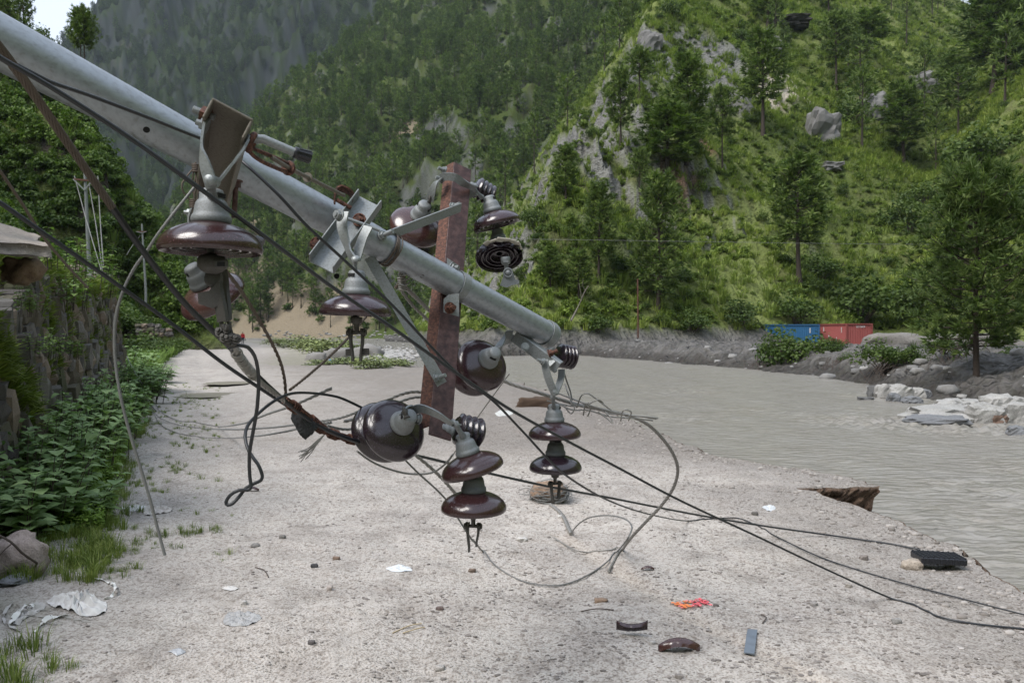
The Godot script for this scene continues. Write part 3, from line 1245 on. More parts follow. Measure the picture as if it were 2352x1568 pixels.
var pines := []        # [trunk mesh, crown mesh, height, width]
var far_pines := []    # one mesh with its colours in it
var bushes := []
var scrubs := []
var turfs := []


func make_prototypes():
	var spec := [[101, 0.38, 3.0, 56], [102, 0.30, 2.8, 62], [103, 0.46, 3.2, 50], [104, 0.24, 2.6, 66], [105, 0.54, 3.6, 46], [106, 0.16, 3.0, 70]]
	for s in spec:
		var q := pine_mesh(s[0], 15.0, s[1], s[2], s[3], 10, 9, 0.85)
		pines.append([(q[0] as MB).mesh(), (q[1] as MB).mesh(), 15.0, s[2] * 2.0])
	for i in 5:
		var q := pine_mesh(120 + i, 15.0, [0.4, 0.3, 0.5, 0.25, 0.36][i], [3.0, 3.3, 3.1, 2.7, 3.6][i], 24, 5, 6, 1.3)
		var b: MB = q[1]
		for k in (q[0] as MB).v.size():
			(q[0] as MB).c[k] = Color(0.07, 0.055, 0.045)
		var j := MB.new()
		j.join(b, Transform3D())
		(q[0] as MB).n = PackedVector3Array()
		(q[0] as MB).u = PackedVector2Array()
		j.join(q[0], Transform3D())
		far_pines.append(j.mesh())
	for i in 4:
		var q := leafy_mesh(140 + i, Vector3(3.2, 2.4, 3.0), 13, 1300, 0.17, Color(0.034, 0.060, 0.017), Color(0.120, 0.175, 0.042))
		bushes.append([(q[0] as MB).mesh(), (q[1] as MB).mesh()])
	for i in 4:
		var q := leafy_mesh(150 + i, Vector3(1.5, 1.0, 1.5), 7, 240, 0.19, Color(0.040, 0.068, 0.018), Color(0.135, 0.190, 0.045), false)
		scrubs.append((q[1] as MB).mesh())
	for i in 3:
		turfs.append(grass_mesh(160 + i, 0.9, 0.045, 26, 1.1, Color(0.085, 0.125, 0.030), Color(0.19, 0.235, 0.080)).mesh())


func stand_pine(at: Vector3, height: float, width: float, kind: int, label: String, group := "", tint := -1) -> Node3D:
	var o := thing("pine_tree", label, "tree", at, group)
	var p: Array = pines[kind % pines.size()]
	var s := Vector3(width / p[3], height / p[2], width / p[3])
	var t := put("trunk", p[0], M.bark, o)
	t.scale = s
	var c := put("crown", p[1], M.needle, o)
	c.scale = s
	o.rotation.y = kind * 1.7 + at.x
	return o


func stand_bush(at: Vector3, size: Vector3, kind: int, label: String, called := "bush", group := "", m: Material = null) -> Node3D:
	var o := thing(called, label, "bush", at, group)
	var p: Array = bushes[kind % bushes.size()]
	var s := size / Vector3(3.2, 2.4, 3.0)
	var sm := put("stems", p[0], M.twig, o)
	sm.scale = s
	sm.set_meta("kind", "stuff")
	put("foliage", p[1], m if m else M.leaf, o).scale = s
	o.rotation.y = kind * 2.1 + at.x * 3.0
	return o


func scatter(names: Array, n: int, seed_: int, keep: Callable, size: Callable, by_area := 2.0) -> Array:   # places on the slopes: [transform, tint]
	var r := RandomNumberGenerator.new()
	r.seed = seed_
	var out := []
	for nm in names:
		var h: Dictionary = hills[nm]
		var tries := 0
		var got := 0
		while got < n and tries < n * 40:
			tries += 1
			var fd: float = r.randf() * (h.nd - 1)
			if by_area > 0.0 and r.randf() > pow(pow(h.ratio, fd - (h.nd - 1)), by_area): continue
			var q := cell(h, r.randf() * (h.na - 1), fd)
			var p: Vector3 = q[0]
			if not keep.call(p, q[1], r): continue
			var s: float = size.call(p, r)
			var b := Basis(Vector3.UP, r.randf() * TAU).scaled(Vector3(s * r.randf_range(0.85, 1.2), s * r.randf_range(0.8, 1.25), s * r.randf_range(0.85, 1.2)))
			out.append([Transform3D(b, p), p])
			got += 1
	return out


func seen_from_road(p: Vector3) -> bool:
	var az := p.x / -p.z
	return az > -0.74 and az < 0.76 and p.y < -p.z * 0.50


func lay(called: String, meshes: Array, m: Material, list: Array, seed_: int, lo: Color, hi: Color):
	var r := RandomNumberGenerator.new()
	r.seed = seed_
	for k in meshes.size():
		var where := []
		var tint := []
		for i in range(k, list.size(), meshes.size()):
			where.append(list[i][0])
			var w := clampf(0.5 + 0.8 * nz.get_noise_3dv((list[i][1] as Vector3) * 0.04) + r.randf_range(-0.3, 0.3), 0, 1)
			tint.append(lo.lerp(hi, w))
		if where.size(): copies(called, meshes[k], m, where, tint)


func make_forest():
	make_prototypes()
	var R := ["right_hillside"]
	# single pines and trees on the near slope: base x, base y, top y, crown width, kind, label
	for t in [
		[1753, 309, 71, 118, 0, "tall open pine standing before the pale slide scar under the rock overhang"],
		[1660, 390, 200, 72, 2, "slender pine with round top standing alone between grove and grassy slope"],
		[1530, 414, 240, 150, 1, "dense pine at the front of the grove below the grey crag"],
		[1577, 371, 124, 110, 3, "tallest pine of the grove below the grey crag"],
		[1425, 343, 157, 74, 0, "thin pine at the left edge of the grove beside the crag"],
		[1468, 224, 114, 76, 4, "round topped pine standing on the edge of the grey crag"],
		[1470, 466, 343, 60, 4, "dark stemmed pine below the grove on the crag's foot"],
		[1922, 205, 29, 84, 2, "bare stemmed pine above the dark shrub on the bright grass slope"],
		[1948, 167, 38, 64, 4, "thin pine just behind the bare stemmed pine on the bright grass"],
		[1996, 133, 26, 104, 0, "bushy pine high on the bright grass slope"],
		[2282, 209, -30, 160, 1, "large dark pine at the upper right corner over black shade"],
		[2320, 96, -60, 110, 5, "dark pine behind the large corner pine"],
		[2077, 371, 186, 104, 3, "blue green pine growing to the ground beside the small grey rock"],
		[1837, 652, 362, 156, 0, "big layered pine in the middle of the grassy slope above the containers"],
		[1512, 714, 400, 126, 5, "yellow green pine with crown to the ground near the rusty pole"],
		[1375, 647, 419, 82, 1, "dark narrow pine just right of the broken insulators"],
		[1330, 700, 571, 74, 0, "short pine low on the slope above the pole tip"],
		[1528, 470, 398, 70, 3, "small pine between the grove and the yellow green pine"],
		[1763, 62, -60, 84, 1, "pine above the rock overhang at the top edge"],
		[1905, 40, -60, 70, 2, "pine at the top edge above the bright grass slope"],
		[1265, 660, 560, 56, 3, "small dark pine at the foot of the crag's left side"],
		[1300, 470, 330, 66, 1, "pine on the shaded side of the crag left of the grove"],
		[1400, 250, 190, 40, 4, "small pine on the skyline of the crag"],
		[2190, 250, 120, 90, 5, "dark bushy pine left of the large corner pine"],
		[2180, 660, 560, 80, 3, "young pine half hidden behind the big riverside pine"]]:
		var p := hit(t[0], t[1], R)
		var d := depth_at(p)
		stand_pine(p - Vector3(0, 0.3, 0), (t[1] - t[2]) * d / F, t[3] * d / F, t[4], t[5])
	# the big pine on the river bank
	var bp := G(2245, 900, -0.35)
	var bq := pine_mesh(177, 7.2, 0.24, 2.1, 92, 16, 14, 0.34, 0.28, 0.02, 0.065)
	var big := thing("pine_tree", "big dark green pine rooted in the mud bank beside the white boulders", "tree", bp)
	put("trunk", (bq[0] as MB).mesh(), M.bark, big)
	put("crown", (bq[1] as MB).mesh(), M.needle, big)
	# broad bushes and small leafy trees on the near slope: base x, base y, width, height, kind, label
	for s in [
		[1953, 288, 96, 90, 0, "very dark shrub growing over the grey boulder"],
		[2082, 530, 120, 104, 1, "small leafy tree standing alone under the blue green pine"],
		[2250, 400, 190, 130, 2, "wide leafy tree under the large corner pine"],
		[2320, 500, 150, 120, 3, "leafy bush at the right edge above the riverside pine"],
		[1977, 735, 190, 140, 1, "dark leafy bush directly behind the red container"],
		[1830, 745, 130, 90, 2, "bush with bright edges just above the blue container"],
		[2110, 735, 130, 110, 0, "dark bush at the back of the sandy flat right of the containers"],
		[1700, 742, 110, 80, 3, "pale green bush at the foot of the slope left of the containers"],
		[1590, 760, 100, 60, 0, "bush on the lip of the mud bank left of the rusty red pole's foot"],
		[1370, 760, 90, 55, 2, "bush on the lip of the mud bank above the pole tip"],
		[1540, 40, 60, 50, 0, "dark shrub on top of the grey crag"],
		[1262, 260, 50, 45, 1, "dark shrub clinging to the crag's shaded side"],
		[1700, 95, 50, 40, 3, "dark shrub left of the rock overhang"],
		[1805, 100, 34, 50, 0, "dark shrub right below the rock overhang"],
		[2130, 470, 100, 70, 1, "round bush in shade beside the small leafy tree"],
		[2220, 560, 130, 90, 3, "mid green bush behind the riverside pine's left side"],
		[1225, 520, 70, 60, 2, "round leafy tree beside the broken insulators on the hillside"],
		[1880, 640, 120, 70, 0, "low dark bush under the big layered pine"]]:
		var p := hit(s[0], s[1], R)
		var d := depth_at(p)
		stand_bush(p - Vector3(0, 0.2, 0), Vector3(s[2], s[3], s[2]) * d / F, s[4], s[5])
	# crag boulders
	for s in [[1896, 318, 62, 70, 1, "large smooth grey boulder under the dark shrub"], [2010, 262, 44, 60, 2, "grey rock right of the dark shrub"], [2126, 205, 44, 44, 3, "small grey rock on the ridge above the blue green pine"], [1912, 388, 36, 18, 4, "flat rock ledge jutting from the middle of the slope"], [1808, 62, 80, 22, 5, "dark rock overhang at the top of the slide scar"], [1498, 112, 46, 50, 6, "pale rock outcrop at the left end of the crag"], [1770, 120, 44, 56, 12, "smooth pale slab left of the slide scar"]]:
		var p := hit(s[0], s[1], R)
		var d := depth_at(p)
		var o := thing("boulder", s[5], "rock", p)
		var rk := rock(s[4] + 40, Vector3(s[2], s[3], s[2] * 0.8) * d / F * 1.15, 0.42, 6, Color(0.21, 0.205, 0.20) if s[4] != 5 else Color(0.06, 0.055, 0.05))
		rk.n = PackedVector3Array()
		var k := put("stone", rk.mesh(), M.stone, o)
		k.position.y = s[3] * d / F * 0.22
	# loose scrub and grass that nobody could count
	var on_right := func(p: Vector3, n: Vector3, r: RandomNumberGenerator) -> bool:
		if p.y < 1.7 or not seen_from_road(p): return false
		return r.randf() < smoothstep(0.25, 0.5, n.y) and nz.get_noise_3dv(p * 0.05 + Vector3(4, 0, 0)) > -0.25 + r.randf_range(-0.2, 0.2)
	var dense := scatter(R, 16000, 51, on_right, func(p: Vector3, r: RandomNumberGenerator) -> float: return r.randf_range(0.35, 1.3) * (1.0 if p.z > -200 else 1.5), 1.0)
	lay("hillside_scrub", scrubs, M.leaf, dense, 61, Color(0.9, 0.95, 0.85), Color(2.3, 2.1, 1.5))
	var grass_on := func(p: Vector3, n: Vector3, r: RandomNumberGenerator) -> bool: return p.y > 1.9 and seen_from_road(p) and r.randf() < smoothstep(0.3, 0.55, n.y)
	lay("hillside_grass", turfs, M.blade, scatter(R, 24000, 52, grass_on, func(p: Vector3, r: RandomNumberGenerator) -> float: return r.randf_range(0.7, 1.6) * (1.0 if p.z > -160 else 1.4), 1.0), 62, Color(1.0, 1.05, 0.8), Color(2.1, 1.95, 1.4))
	var shrubby := func(p: Vector3, n: Vector3, r: RandomNumberGenerator) -> bool: return p.y > 1.8 and seen_from_road(p) and nz.get_noise_3dv(p * 0.045 + Vector3(9, 0, 0)) > r.randf_range(-0.2, 0.5)
	lay("hillside_bushes", [bushes[0][1], bushes[1][1], bushes[2][1], bushes[3][1]], M.leaf, scatter(R, 620, 59, shrubby, func(p: Vector3, r: RandomNumberGenerator) -> float: return r.randf_range(0.35, 1.0), 0.8), 68, Color(0.55, 0.62, 0.55), Color(1.25, 1.2, 0.95))
	# pines on the upper right slope, then over the middle spur: the nearest ones singly
	var tree_ok := func(p: Vector3, n: Vector3, r: RandomNumberGenerator) -> bool: return p.y > 5.0 and seen_from_road(p) and n.y > 0.30 and (p.z < -165.0 or p.x < 14.0 - (p.z + 90.0) * 0.2)
	for q in scatter(R, 84, 53, tree_ok, func(p: Vector3, r: RandomNumberGenerator) -> float: return 1.0, 2.0):
		var o := put("pine_tree", far_pines[int(absf(q[1].x * 7.0)) % 5], M.needle)
		o.transform = (q[0] as Transform3D).scaled_local(Vector3(1, 1, 1) * (0.8 + 0.4 * absf(sin(q[1].x))))
		tag(o, "pine scattered on the crag's flank and high on the near slope", "tree", "scattered pines of the near slope")
	var forest_ok := func(p: Vector3, n: Vector3, r: RandomNumberGenerator) -> bool: return p.y > 2.0 and seen_from_road(p) and n.y > 0.16 and r.randf() < smoothstep(0.15, 0.5, n.y) and nz.get_noise_3dv(p * 0.012) > -0.42 + r.randf_range(-0.15, 0.15)
	var all := scatter(["forested_spur"], 4200, 54, forest_ok, func(p: Vector3, r: RandomNumberGenerator) -> float: return r.randf_range(0.6, 1.15), 1.4)
	all.sort_custom(func(a, b): return a[1].z > b[1].z)
	for i in 170:
		var o := put("pine_tree", far_pines[i % 5], M.needle)
		o.transform = all[i][0]
		tag(o, "one of many pines on the lower forested spur across the valley", "tree", "pines on the forested spur")
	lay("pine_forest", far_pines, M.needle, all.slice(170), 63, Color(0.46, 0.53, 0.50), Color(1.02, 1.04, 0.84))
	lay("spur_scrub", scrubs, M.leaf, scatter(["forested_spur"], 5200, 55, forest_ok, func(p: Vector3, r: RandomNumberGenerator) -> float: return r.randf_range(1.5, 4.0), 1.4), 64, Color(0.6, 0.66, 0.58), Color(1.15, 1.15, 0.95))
	var far_ok := func(p: Vector3, n: Vector3, r: RandomNumberGenerator) -> bool: return p.y > 30.0 and seen_from_road(p) and n.y > 0.16 and r.randf() < smoothstep(0.12, 0.5, n.y) and nz.get_noise_3dv(p * 0.012) > -0.30 + r.randf_range(-0.2, 0.2)
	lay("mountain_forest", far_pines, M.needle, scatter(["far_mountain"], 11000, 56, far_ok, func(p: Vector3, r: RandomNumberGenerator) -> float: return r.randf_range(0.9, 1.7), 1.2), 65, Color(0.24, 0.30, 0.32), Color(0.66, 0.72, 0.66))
	# the left slope
	var L := ["left_hillside"]
	var left_ok := func(p: Vector3, n: Vector3, r: RandomNumberGenerator) -> bool: return p.y > 1.5 and p.x / -p.z > -0.80 and r.randf() < smoothstep(0.10, 0.40, n.y)
	lay("left_scrub", scrubs, M.leaf, scatter(L, 8000, 57, left_ok, func(p: Vector3, r: RandomNumberGenerator) -> float: return r.randf_range(0.35, 0.9) * clampf(-p.z / 35.0, 0.35, 2.2), 0.3), 66, Color(0.75, 0.85, 0.85), Color(1.75, 1.75, 1.5))
	lay("left_grass", turfs, M.blade, scatter(L, 5000, 58, left_ok, func(p: Vector3, r: RandomNumberGenerator) -> float: return r.randf_range(0.4, 0.9) * clampf(-p.z / 40.0, 0.35, 1.6), 0.3), 67, Color(0.85, 0.95, 0.7), Color(1.5, 1.55, 1.1))
	for t in [[186, 180, 22, 62, 4, "twin stemmed pine's left stem standing above the steel pole at upper left"], [194, 186, 36, 66, 4, "twin stemmed pine's right stem standing above the steel pole at upper left"], [54, 90, -40, 50, 0, "thin pine against the pale sky at the upper left corner"], [22, 60, -70, 60, 2, "dark pine at the very upper left corner"]]:
		var p := P(t[0], t[1], 92.0)
		var q := hit(t[0], t[1] + 60, ["left_hillside"])
		if q.z < -40 and q.z > -140: p = q
		var d := depth_at(p)
		var top: Vector3 = P(t[0], t[2], d)
		stand_pine(p, top.y - p.y, t[3] * d / F, t[4], t[5])
	var sb := P(84, 82, 70.0)
	stand_bush(sb - Vector3(0, 1.2, 0), Vector3(3.2, 2.6, 3.2), 1, "dark rounded tree crown just above the steel pole at upper left", "broad_tree")


# ---------------------------------------------------------------- the wall, its plants and the verge
const WALL_A := Vector3(-2.75, 0, -3.0)
const WALL_B := Vector3(-10.17, 0, -21.0)


func wall_top(u: float) -> float:
	return 2.15 + 0.035 * u + 0.22 * nz.get_noise_2d(u * 0.35, 5.0) + 0.10 * nz.get_noise_2d(u * 1.7, 8.0)


func verge_x(z: float) -> float:
	var k := [[-2.0, -1.9], [-3.98, -2.34], [-5.18, -2.76], [-6.73, -3.37], [-8.74, -4.33], [-12.45, -5.9], [-21.7, -9.86], [-40.0, -17.5], [-117.0, -47.0]]
	for i in k.size() - 1:
		if z >= k[i + 1][0]:
			return lerpf(k[i][1], k[i + 1][1], clampf((z - k[i][0]) / (k[i + 1][0] - k[i][0]), 0, 1))
	return k[-1][1]


func nettle_mesh(seed_: int, h: float, w: float, stems: int, ls: float, c0: Color, c1: Color) -> Array:
	var r := RandomNumberGenerator.new()
	r.seed = seed_
	var st := MB.new()
	var fo := MB.new()
	for i in stems:
		var a := r.randf() * TAU
		var o := Vector3(cos(a), 0, sin(a)) * sqrt(r.randf()) * w * 0.5
		var hh := h * r.randf_range(0.55, 1.05)
		var lean := o.normalized() * r.randf_range(0.0, 0.28) * hh
		var top := o + Vector3.UP * hh + lean
		var mid := o + Vector3.UP * hh * 0.55 + lean * 0.35
		st.tube([o, mid, top], [0.006, 0.005, 0.003], 3, false)
		var pairs := 5 + int(r.randf() * 3)
		var tone := r.randf()
		for j in pairs:
			var q := lerpf(0.35, 1.0, j / (pairs - 1.0))
			var at: Vector3 = o.lerp(mid, q / 0.55) if q < 0.55 else mid.lerp(top, (q - 0.55) / 0.45)
			for sd in 2:
				var az := j * 1.57 + sd * PI + a + r.randf() * 0.6
				var d := Vector3(cos(az), r.randf_range(-0.25, 0.35), sin(az)).normalized()
				var l := ls * r.randf_range(0.6, 1.15) * (0.65 + 0.6 * sin(q * 2.6))
				var s := d.cross(Vector3.UP).normalized()
				var nn := s.cross(d)
				fo.col = c0.lerp(c1, clampf(tone * 0.5 + r.randf() * 0.55, 0, 1))
				var b0 := at + d * l * 0.12
				var m := at + d * l * 0.36 + nn * l * 0.06
				var m2 := at + d * l * 0.66 + nn * l * 0.0
				var tip := at + d * l - nn * l * 0.16
				for e in [s * l + nn * l * 0.25, -s * l + nn * l * 0.25]:
					fo.leaf(b0, m + e * 0.42, m)
					fo.leaf(m, m + e * 0.42, m2)
					fo.leaf(m2, m + e * 0.42, m2 + e * 0.32)
					fo.leaf(m2, m2 + e * 0.32, tip)
	return [st.mesh(), fo.mesh()]


func make_left_side():
	# dry stone retaining wall
	var dir := (WALL_B - WALL_A).normalized()
	var out := Vector3(-dir.z, 0, dir.x)
	if out.x < 0.0: out = -out
	var length := WALL_A.distance_to(WALL_B)
	var wall := thing("stone_wall", "mossy dry stone retaining wall along the left side of the road", "wall", WALL_A)
	var core := MB.new()
	var n := 64
	for i in n + 1:
		var u := length * i / n
		var base := WALL_A + dir * u
		var h := wall_top(u)
		for k in 6:
			var v := k / 5.0
			var off := -0.12 - 0.30 * v + 0.06 * nz.get_noise_2d(u * 2.0, v * 5.0)
			if u > 3.8 and u < 6.4 and h * v > 1.2 + 0.2 * (u - 3.9): off -= 0.9
			core.v.append(base + out * off + Vector3.UP * (h * v - 0.2))
			core.c.append(Color(0.075, 0.066, 0.058))
		core.v.append(base - out * 2.6 + Vector3.UP * (h + 0.25))
		core.c.append(Color(0.06, 0.075, 0.03))
	for i in n:
		for k in 6:
			var a := i * 7 + k
			core.f.append_array([a, a + 1, a + 7, a + 7, a + 1, a + 8])
	smooth_normals(core)
	part("wall_core", core, M.stone, wall)
	# end of the wall facing up the road, and its near end
	var shapes := []
	for i in 9:
		shapes.append(rock(i + 1, Vector3.ONE, 0.32, 2, [Color(0.17, 0.155, 0.14), Color(0.12, 0.112, 0.105), Color(0.21, 0.165, 0.13), Color(0.145, 0.135, 0.10), Color(0.25, 0.20, 0.155), Color(0.11, 0.10, 0.095), Color(0.19, 0.18, 0.17), Color(0.14, 0.12, 0.09), Color(0.10, 0.105, 0.06)][i]))
	var meshes := []
	for s in shapes:
		(s as MB).n = PackedVector3Array()
		(s as MB).u = PackedVector2Array()
		meshes.append((s as MB).mesh())
	var r := RandomNumberGenerator.new()
	r.seed = 77
	var rest := MB.new()
	var count := 0
	var u := 2.6
	while u < length + 0.05:
		var w := r.randf_range(0.15, 0.30)
		var v := -0.05
		while v < wall_top(u) - 0.12:
			var h := r.randf_range(0.16, 0.40)
			var uu := u + r.randf_range(-0.05, 0.05)
			# the hollow under the overhanging slab is left without stones
			var hollow: bool = uu > 3.9 and uu < 6.2 and v > 1.45 + 0.2 * (uu - 3.9)
			if not hollow:
				var p := WALL_A + dir * uu + Vector3.UP * (v + h * 0.5) + out * (-0.10 - 0.30 * (v / 2.4) + r.randf_range(-0.06, 0.06))
				var b := Basis(dir, Vector3.UP, out) * Basis(Vector3.BACK, r.randf_range(0.05, 0.40)) * Basis(Vector3.UP, r.randf_range(-0.35, 0.35))
				var t := Transform3D(b.scaled_local(Vector3(w * 1.12, h * 1.15, r.randf_range(0.22, 0.36))), p)
				var k := int(r.randf() * 9) % 9
				if count < 290:
					var o := put("stone", meshes[k], M.stone, wall)
					o.transform = Transform3D(t.basis, t.origin - WALL_A)
					count += 1
				else:
					rest.join(shapes[k], t)
			v += h * 0.93
		u += w * 0.95
	if rest.v.size():
		part("far_stones", rest, M.stone, wall).set_meta("kind", "stuff")
	# the overhanging stone slab
	var slab := MB.new()
	var c := [P(-160, 545, 5.5), P(112, 566, 6.2), P(70, 534, 7.3), P(-160, 455, 7.0)]
	var seg := 14
	for lay_ in 2:
		for i in seg + 1:
			for j in seg + 1:
				var a := (c[0] as Vector3).lerp(c[1], float(i) / seg)
				var d := (c[3] as Vector3).lerp(c[2], float(i) / seg)
				var q := a.lerp(d, float(j) / seg)
				var e := minf(minf(i, seg - i), minf(j, seg - j)) / 3.0
				q.y += 0.030 * nz.get_noise_3dv(q * 2.2) + 0.012 * nridge.get_noise_3dv(q * 4.0) - (0.0 if lay_ == 0 else 0.085 + 0.05 * clampf(e, 0, 1))
				if i in [0, seg] or j in [0, seg]:
					q += Vector3(nz.get_noise_3dv(q * 3.0), 0, nz.get_noise_3dv(q * 3.0 + Vector3(5, 0, 0))) * 0.07
				slab.v.append(q)
				slab.c.append(Color(0.27, 0.235, 0.20).lerp(Color(0.15, 0.14, 0.13), clampf(0.5 + nz.get_noise_3dv(q * 1.5), 0, 1)))
	var w2 := seg + 1
	var m2 := w2 * w2
	for i in seg:
		for j in seg:
			var a := i * w2 + j
			slab.f.append_array([a, a + w2, a + 1, a + 1, a + w2, a + w2 + 1])
			slab.f.append_array([m2 + a, m2 + a + 1, m2 + a + w2, m2 + a + 1, m2 + a + w2 + 1, m2 + a + w2])
	for i in seg:
		for e in [[i, i + 1], [seg * w2 + i, seg * w2 + i + 1], [i * w2, (i + 1) * w2], [i * w2 + seg, (i + 1) * w2 + seg]]:
			slab.f.append_array([e[0], e[1], m2 + e[0], e[1], m2 + e[1], m2 + e[0]])
	var so := struct_free("stone_slab_roof", slab, M.stone, "broad grey stone slab jutting out over a dark hollow in the wall", "stone slab")
	var blk := thing("stone_block", "squarish brown stone block in the dark hollow under the slab", "stone", P(44, 622, 6.6))
	put("stone", rock(23, Vector3(0.26, 0.22, 0.25), 0.45, 5, Color(0.20, 0.14, 0.09)).mesh(), M.stone, blk)
	# moss and grass hanging over the stones
	var moss := []
	var tint := []
	for i in 640:
		var uu := r.randf_range(2.6, length)
		var vv := 1.0 - pow(r.randf(), 1.6) * (0.55 if nz.get_noise_1d(uu * 0.9) > 0.1 else 0.12)
		# a tongue of moss runs down the near stones
		if i % 3 == 0 and i < 540:
			uu = 4.1 + r.randf() * 1.6 + r.randfn() * 0.15
			vv = clampf(0.70 - (uu - 4.1) * 0.24 + r.randfn() * 0.05, 0.1, 1.0)
		var h := wall_top(uu)
		var p := WALL_A + dir * uu + Vector3.UP * h * vv + out * (0.02 - 0.30 * vv)
		var b := Basis(Vector3.UP, r.randf() * TAU) * Basis(Vector3.RIGHT, r.randf_range(-0.5, 0.5))
		b = Basis(dir, 0.9) * b
		moss.append(Transform3D(b.scaled(Vector3.ONE * r.randf_range(0.09, 0.22)), p))
		tint.append(Color(0.6, 0.62, 0.4).lerp(Color(1.35, 1.35, 0.8), r.randf()))
	copies("wall_moss", turfs[0], M.blade, moss, tint)
	# ferny plants growing out of the wall top and joints
	var leafy := []
	for i in 3:
		leafy.append(nettle_mesh(210 + i, 0.5, 0.55, 12, 0.085, Color(0.075, 0.135, 0.040), Color(0.24, 0.33, 0.10)))
	for s in [[158, 688, 10.6, 1.0, "dark leafy tuft hanging from the wall above its middle"], [178, 640, 12.2, 1.2, "bright leafy tuft on the wall top left of the guy wires"], [222, 665, 17.0, 1.4, "leafy tuft at the far top corner of the wall"], [130, 590, 9.0, 0.9, "leafy tuft beside the tip of the stone slab"], [66, 690, 7.2, 0.55, "small leafy tuft under the hollow of the wall"], [100, 790, 8.0, 0.6, "small pale leafy tuft halfway up the wall"], [145, 800, 10.0, 0.7, "small leafy tuft in a joint of the wall's lower middle"], [205, 615, 15.0, 1.2, "grassy leafy tuft on the wall top below the grey pole"]]:
		var o := thing("wall_plant", s[4], "plant", P(s[0], s[1], s[2]) - Vector3(0, 0.15, 0))
		var q: Array = leafy[int(s[0]) % 3]
		put("stems", q[0], M.twig, o).scale = Vector3.ONE * s[3]
		put("foliage", q[1], M.leaf, o).scale = Vector3.ONE * s[3]
		o.rotation.y = s[0]
	# nettles at the foot of the wall
	var net := []
	for i in 4:
		net.append(nettle_mesh(220 + i, 0.86, 1.05, 44, 0.13, Color(0.105, 0.185, 0.070), Color(0.32, 0.43, 0.19)))
	var words := ["broad leaved green bush", "nettle like green bush", "dense dark green bush", "low green bush"]
	var spots := [[6, 1245, 0.75, "at the left edge above the pink grey boulder"], [52, 1222, 0.55, "beside the small stones above the boulder"], [26, 1175, 0.95, "at the left edge in front of the lower wall stones"], [84, 1150, 0.95, "second from the left edge at the foot of the wall"], [62, 1085, 1.05, "right under the wall's brown stones"], [134, 1098, 1.0, "behind the grey stone lying in the verge"], [182, 1058, 1.1, "in the middle of the row along the wall"], [120, 1020, 1.1, "against the wall under the mossy stones"], [222, 1015, 1.0, "bulging out towards the road beside the hanging strand"], [168, 975, 1.1, "against the middle of the wall"], [252, 975, 0.8, "low at the road's edge left of the grey strand"], [228, 935, 1.1, "against the wall near its far end"], [284, 930, 0.75, "at the far end of the row along the wall"], [262, 898, 1.0, "under the far end of the wall"], [306, 898, 0.8, "at the foot of the pale guy wires"], [284, 868, 1.1, "behind the far corner of the wall"], [322, 880, 0.6, "last and lowest of the row beside the road"]]
	for i in spots.size():
		var s: Array = spots[i]
		var p := G(s[0], s[1])
		var o := thing("roadside_bush", "%s %s" % [words[i % 4], s[3]], "bush", Vector3(p.x, ground_h(p.x, p.z) - 0.03, p.z), "bushes along the foot of the wall")
		var q: Array = net[i % 4]
		put("stems", q[0], M.twig, o).scale = Vector3(1.1, s[2], 1.1) if i < 12 else Vector3(1.7, s[2] * 1.2, 1.7)
		put("foliage", q[1], M.leaf, o).scale = Vector3(1.1, s[2], 1.1) if i < 12 else Vector3(1.7, s[2] * 1.2, 1.7)
		o.rotation.y = i * 1.3
	# small fresh weeds along their foot
	var weeds := []
	for i in 420:
		var z := -6.3 - 12.0 * pow(r.randf(), 1.3)
		var x := verge_x(z) - absf(r.randfn()) * 0.5 * (0.6 - z * 0.05) - 0.10
		weeds.append([Transform3D(Basis(Vector3.UP, r.randf() * TAU).scaled(Vector3.ONE * r.randf_range(0.2, 0.5)), Vector3(x, ground_h(x, z) - 0.02, z)), Vector3(x, 0, z) * 9.0])
	lay("verge_weeds", [leafy[0][1], leafy[1][1], leafy[2][1]], M.leaf, weeds, 73, Color(0.85, 0.95, 0.6), Color(1.5, 1.5, 0.9))
	# far verge bushes beyond the wall
	for s in [[318, 815, 150, 70, 0, "pale green bush on the bank beyond the wall's end"], [372, 800, 110, 40, 1, "low green bush beside the far end of the track"], [290, 770, 130, 80, 2, "bush behind the wall's far end"], [345, 775, 90, 60, 3, "bush before the small ruined wall"], [410, 795, 80, 36, 1, "small bush at the bend of the track"]]:
		var p := G(s[0], s[1] + 12, 0.1)
		p = P(s[0], s[1], minf(depth_at(p), 62.0))
		var d := depth_at(p)
		stand_bush(p - Vector3(0, 0.3, 0), Vector3(s[2], s[3], s[2]) * d / F, s[4], s[5], "roadside_bush")
	var ruin := thing("ruined_wall", "small heap of grey and brown stones on the green bank beyond the wall", "wall", P(358, 768, 56))
	for i in 16:
		var st := put("stone", meshes[i % 9], M.stone, ruin)
		st.scale = Vector3(r.randf_range(0.3, 0.6), r.randf_range(0.25, 0.4), 0.4)
		st.position = Vector3((i % 6) * 0.42 - 1.2 + r.randf() * 0.1, int(i / 6.0) * 0.30, r.randf() * 0.2)
	# grass of the verge
	var blades := []
	for i in 4:
		blades.append(grass_mesh(240 + i, 0.17, 0.0035, 34, 0.30, Color(0.095, 0.145, 0.032), Color(0.27, 0.30, 0.11)).mesh())
	var spots2 := []
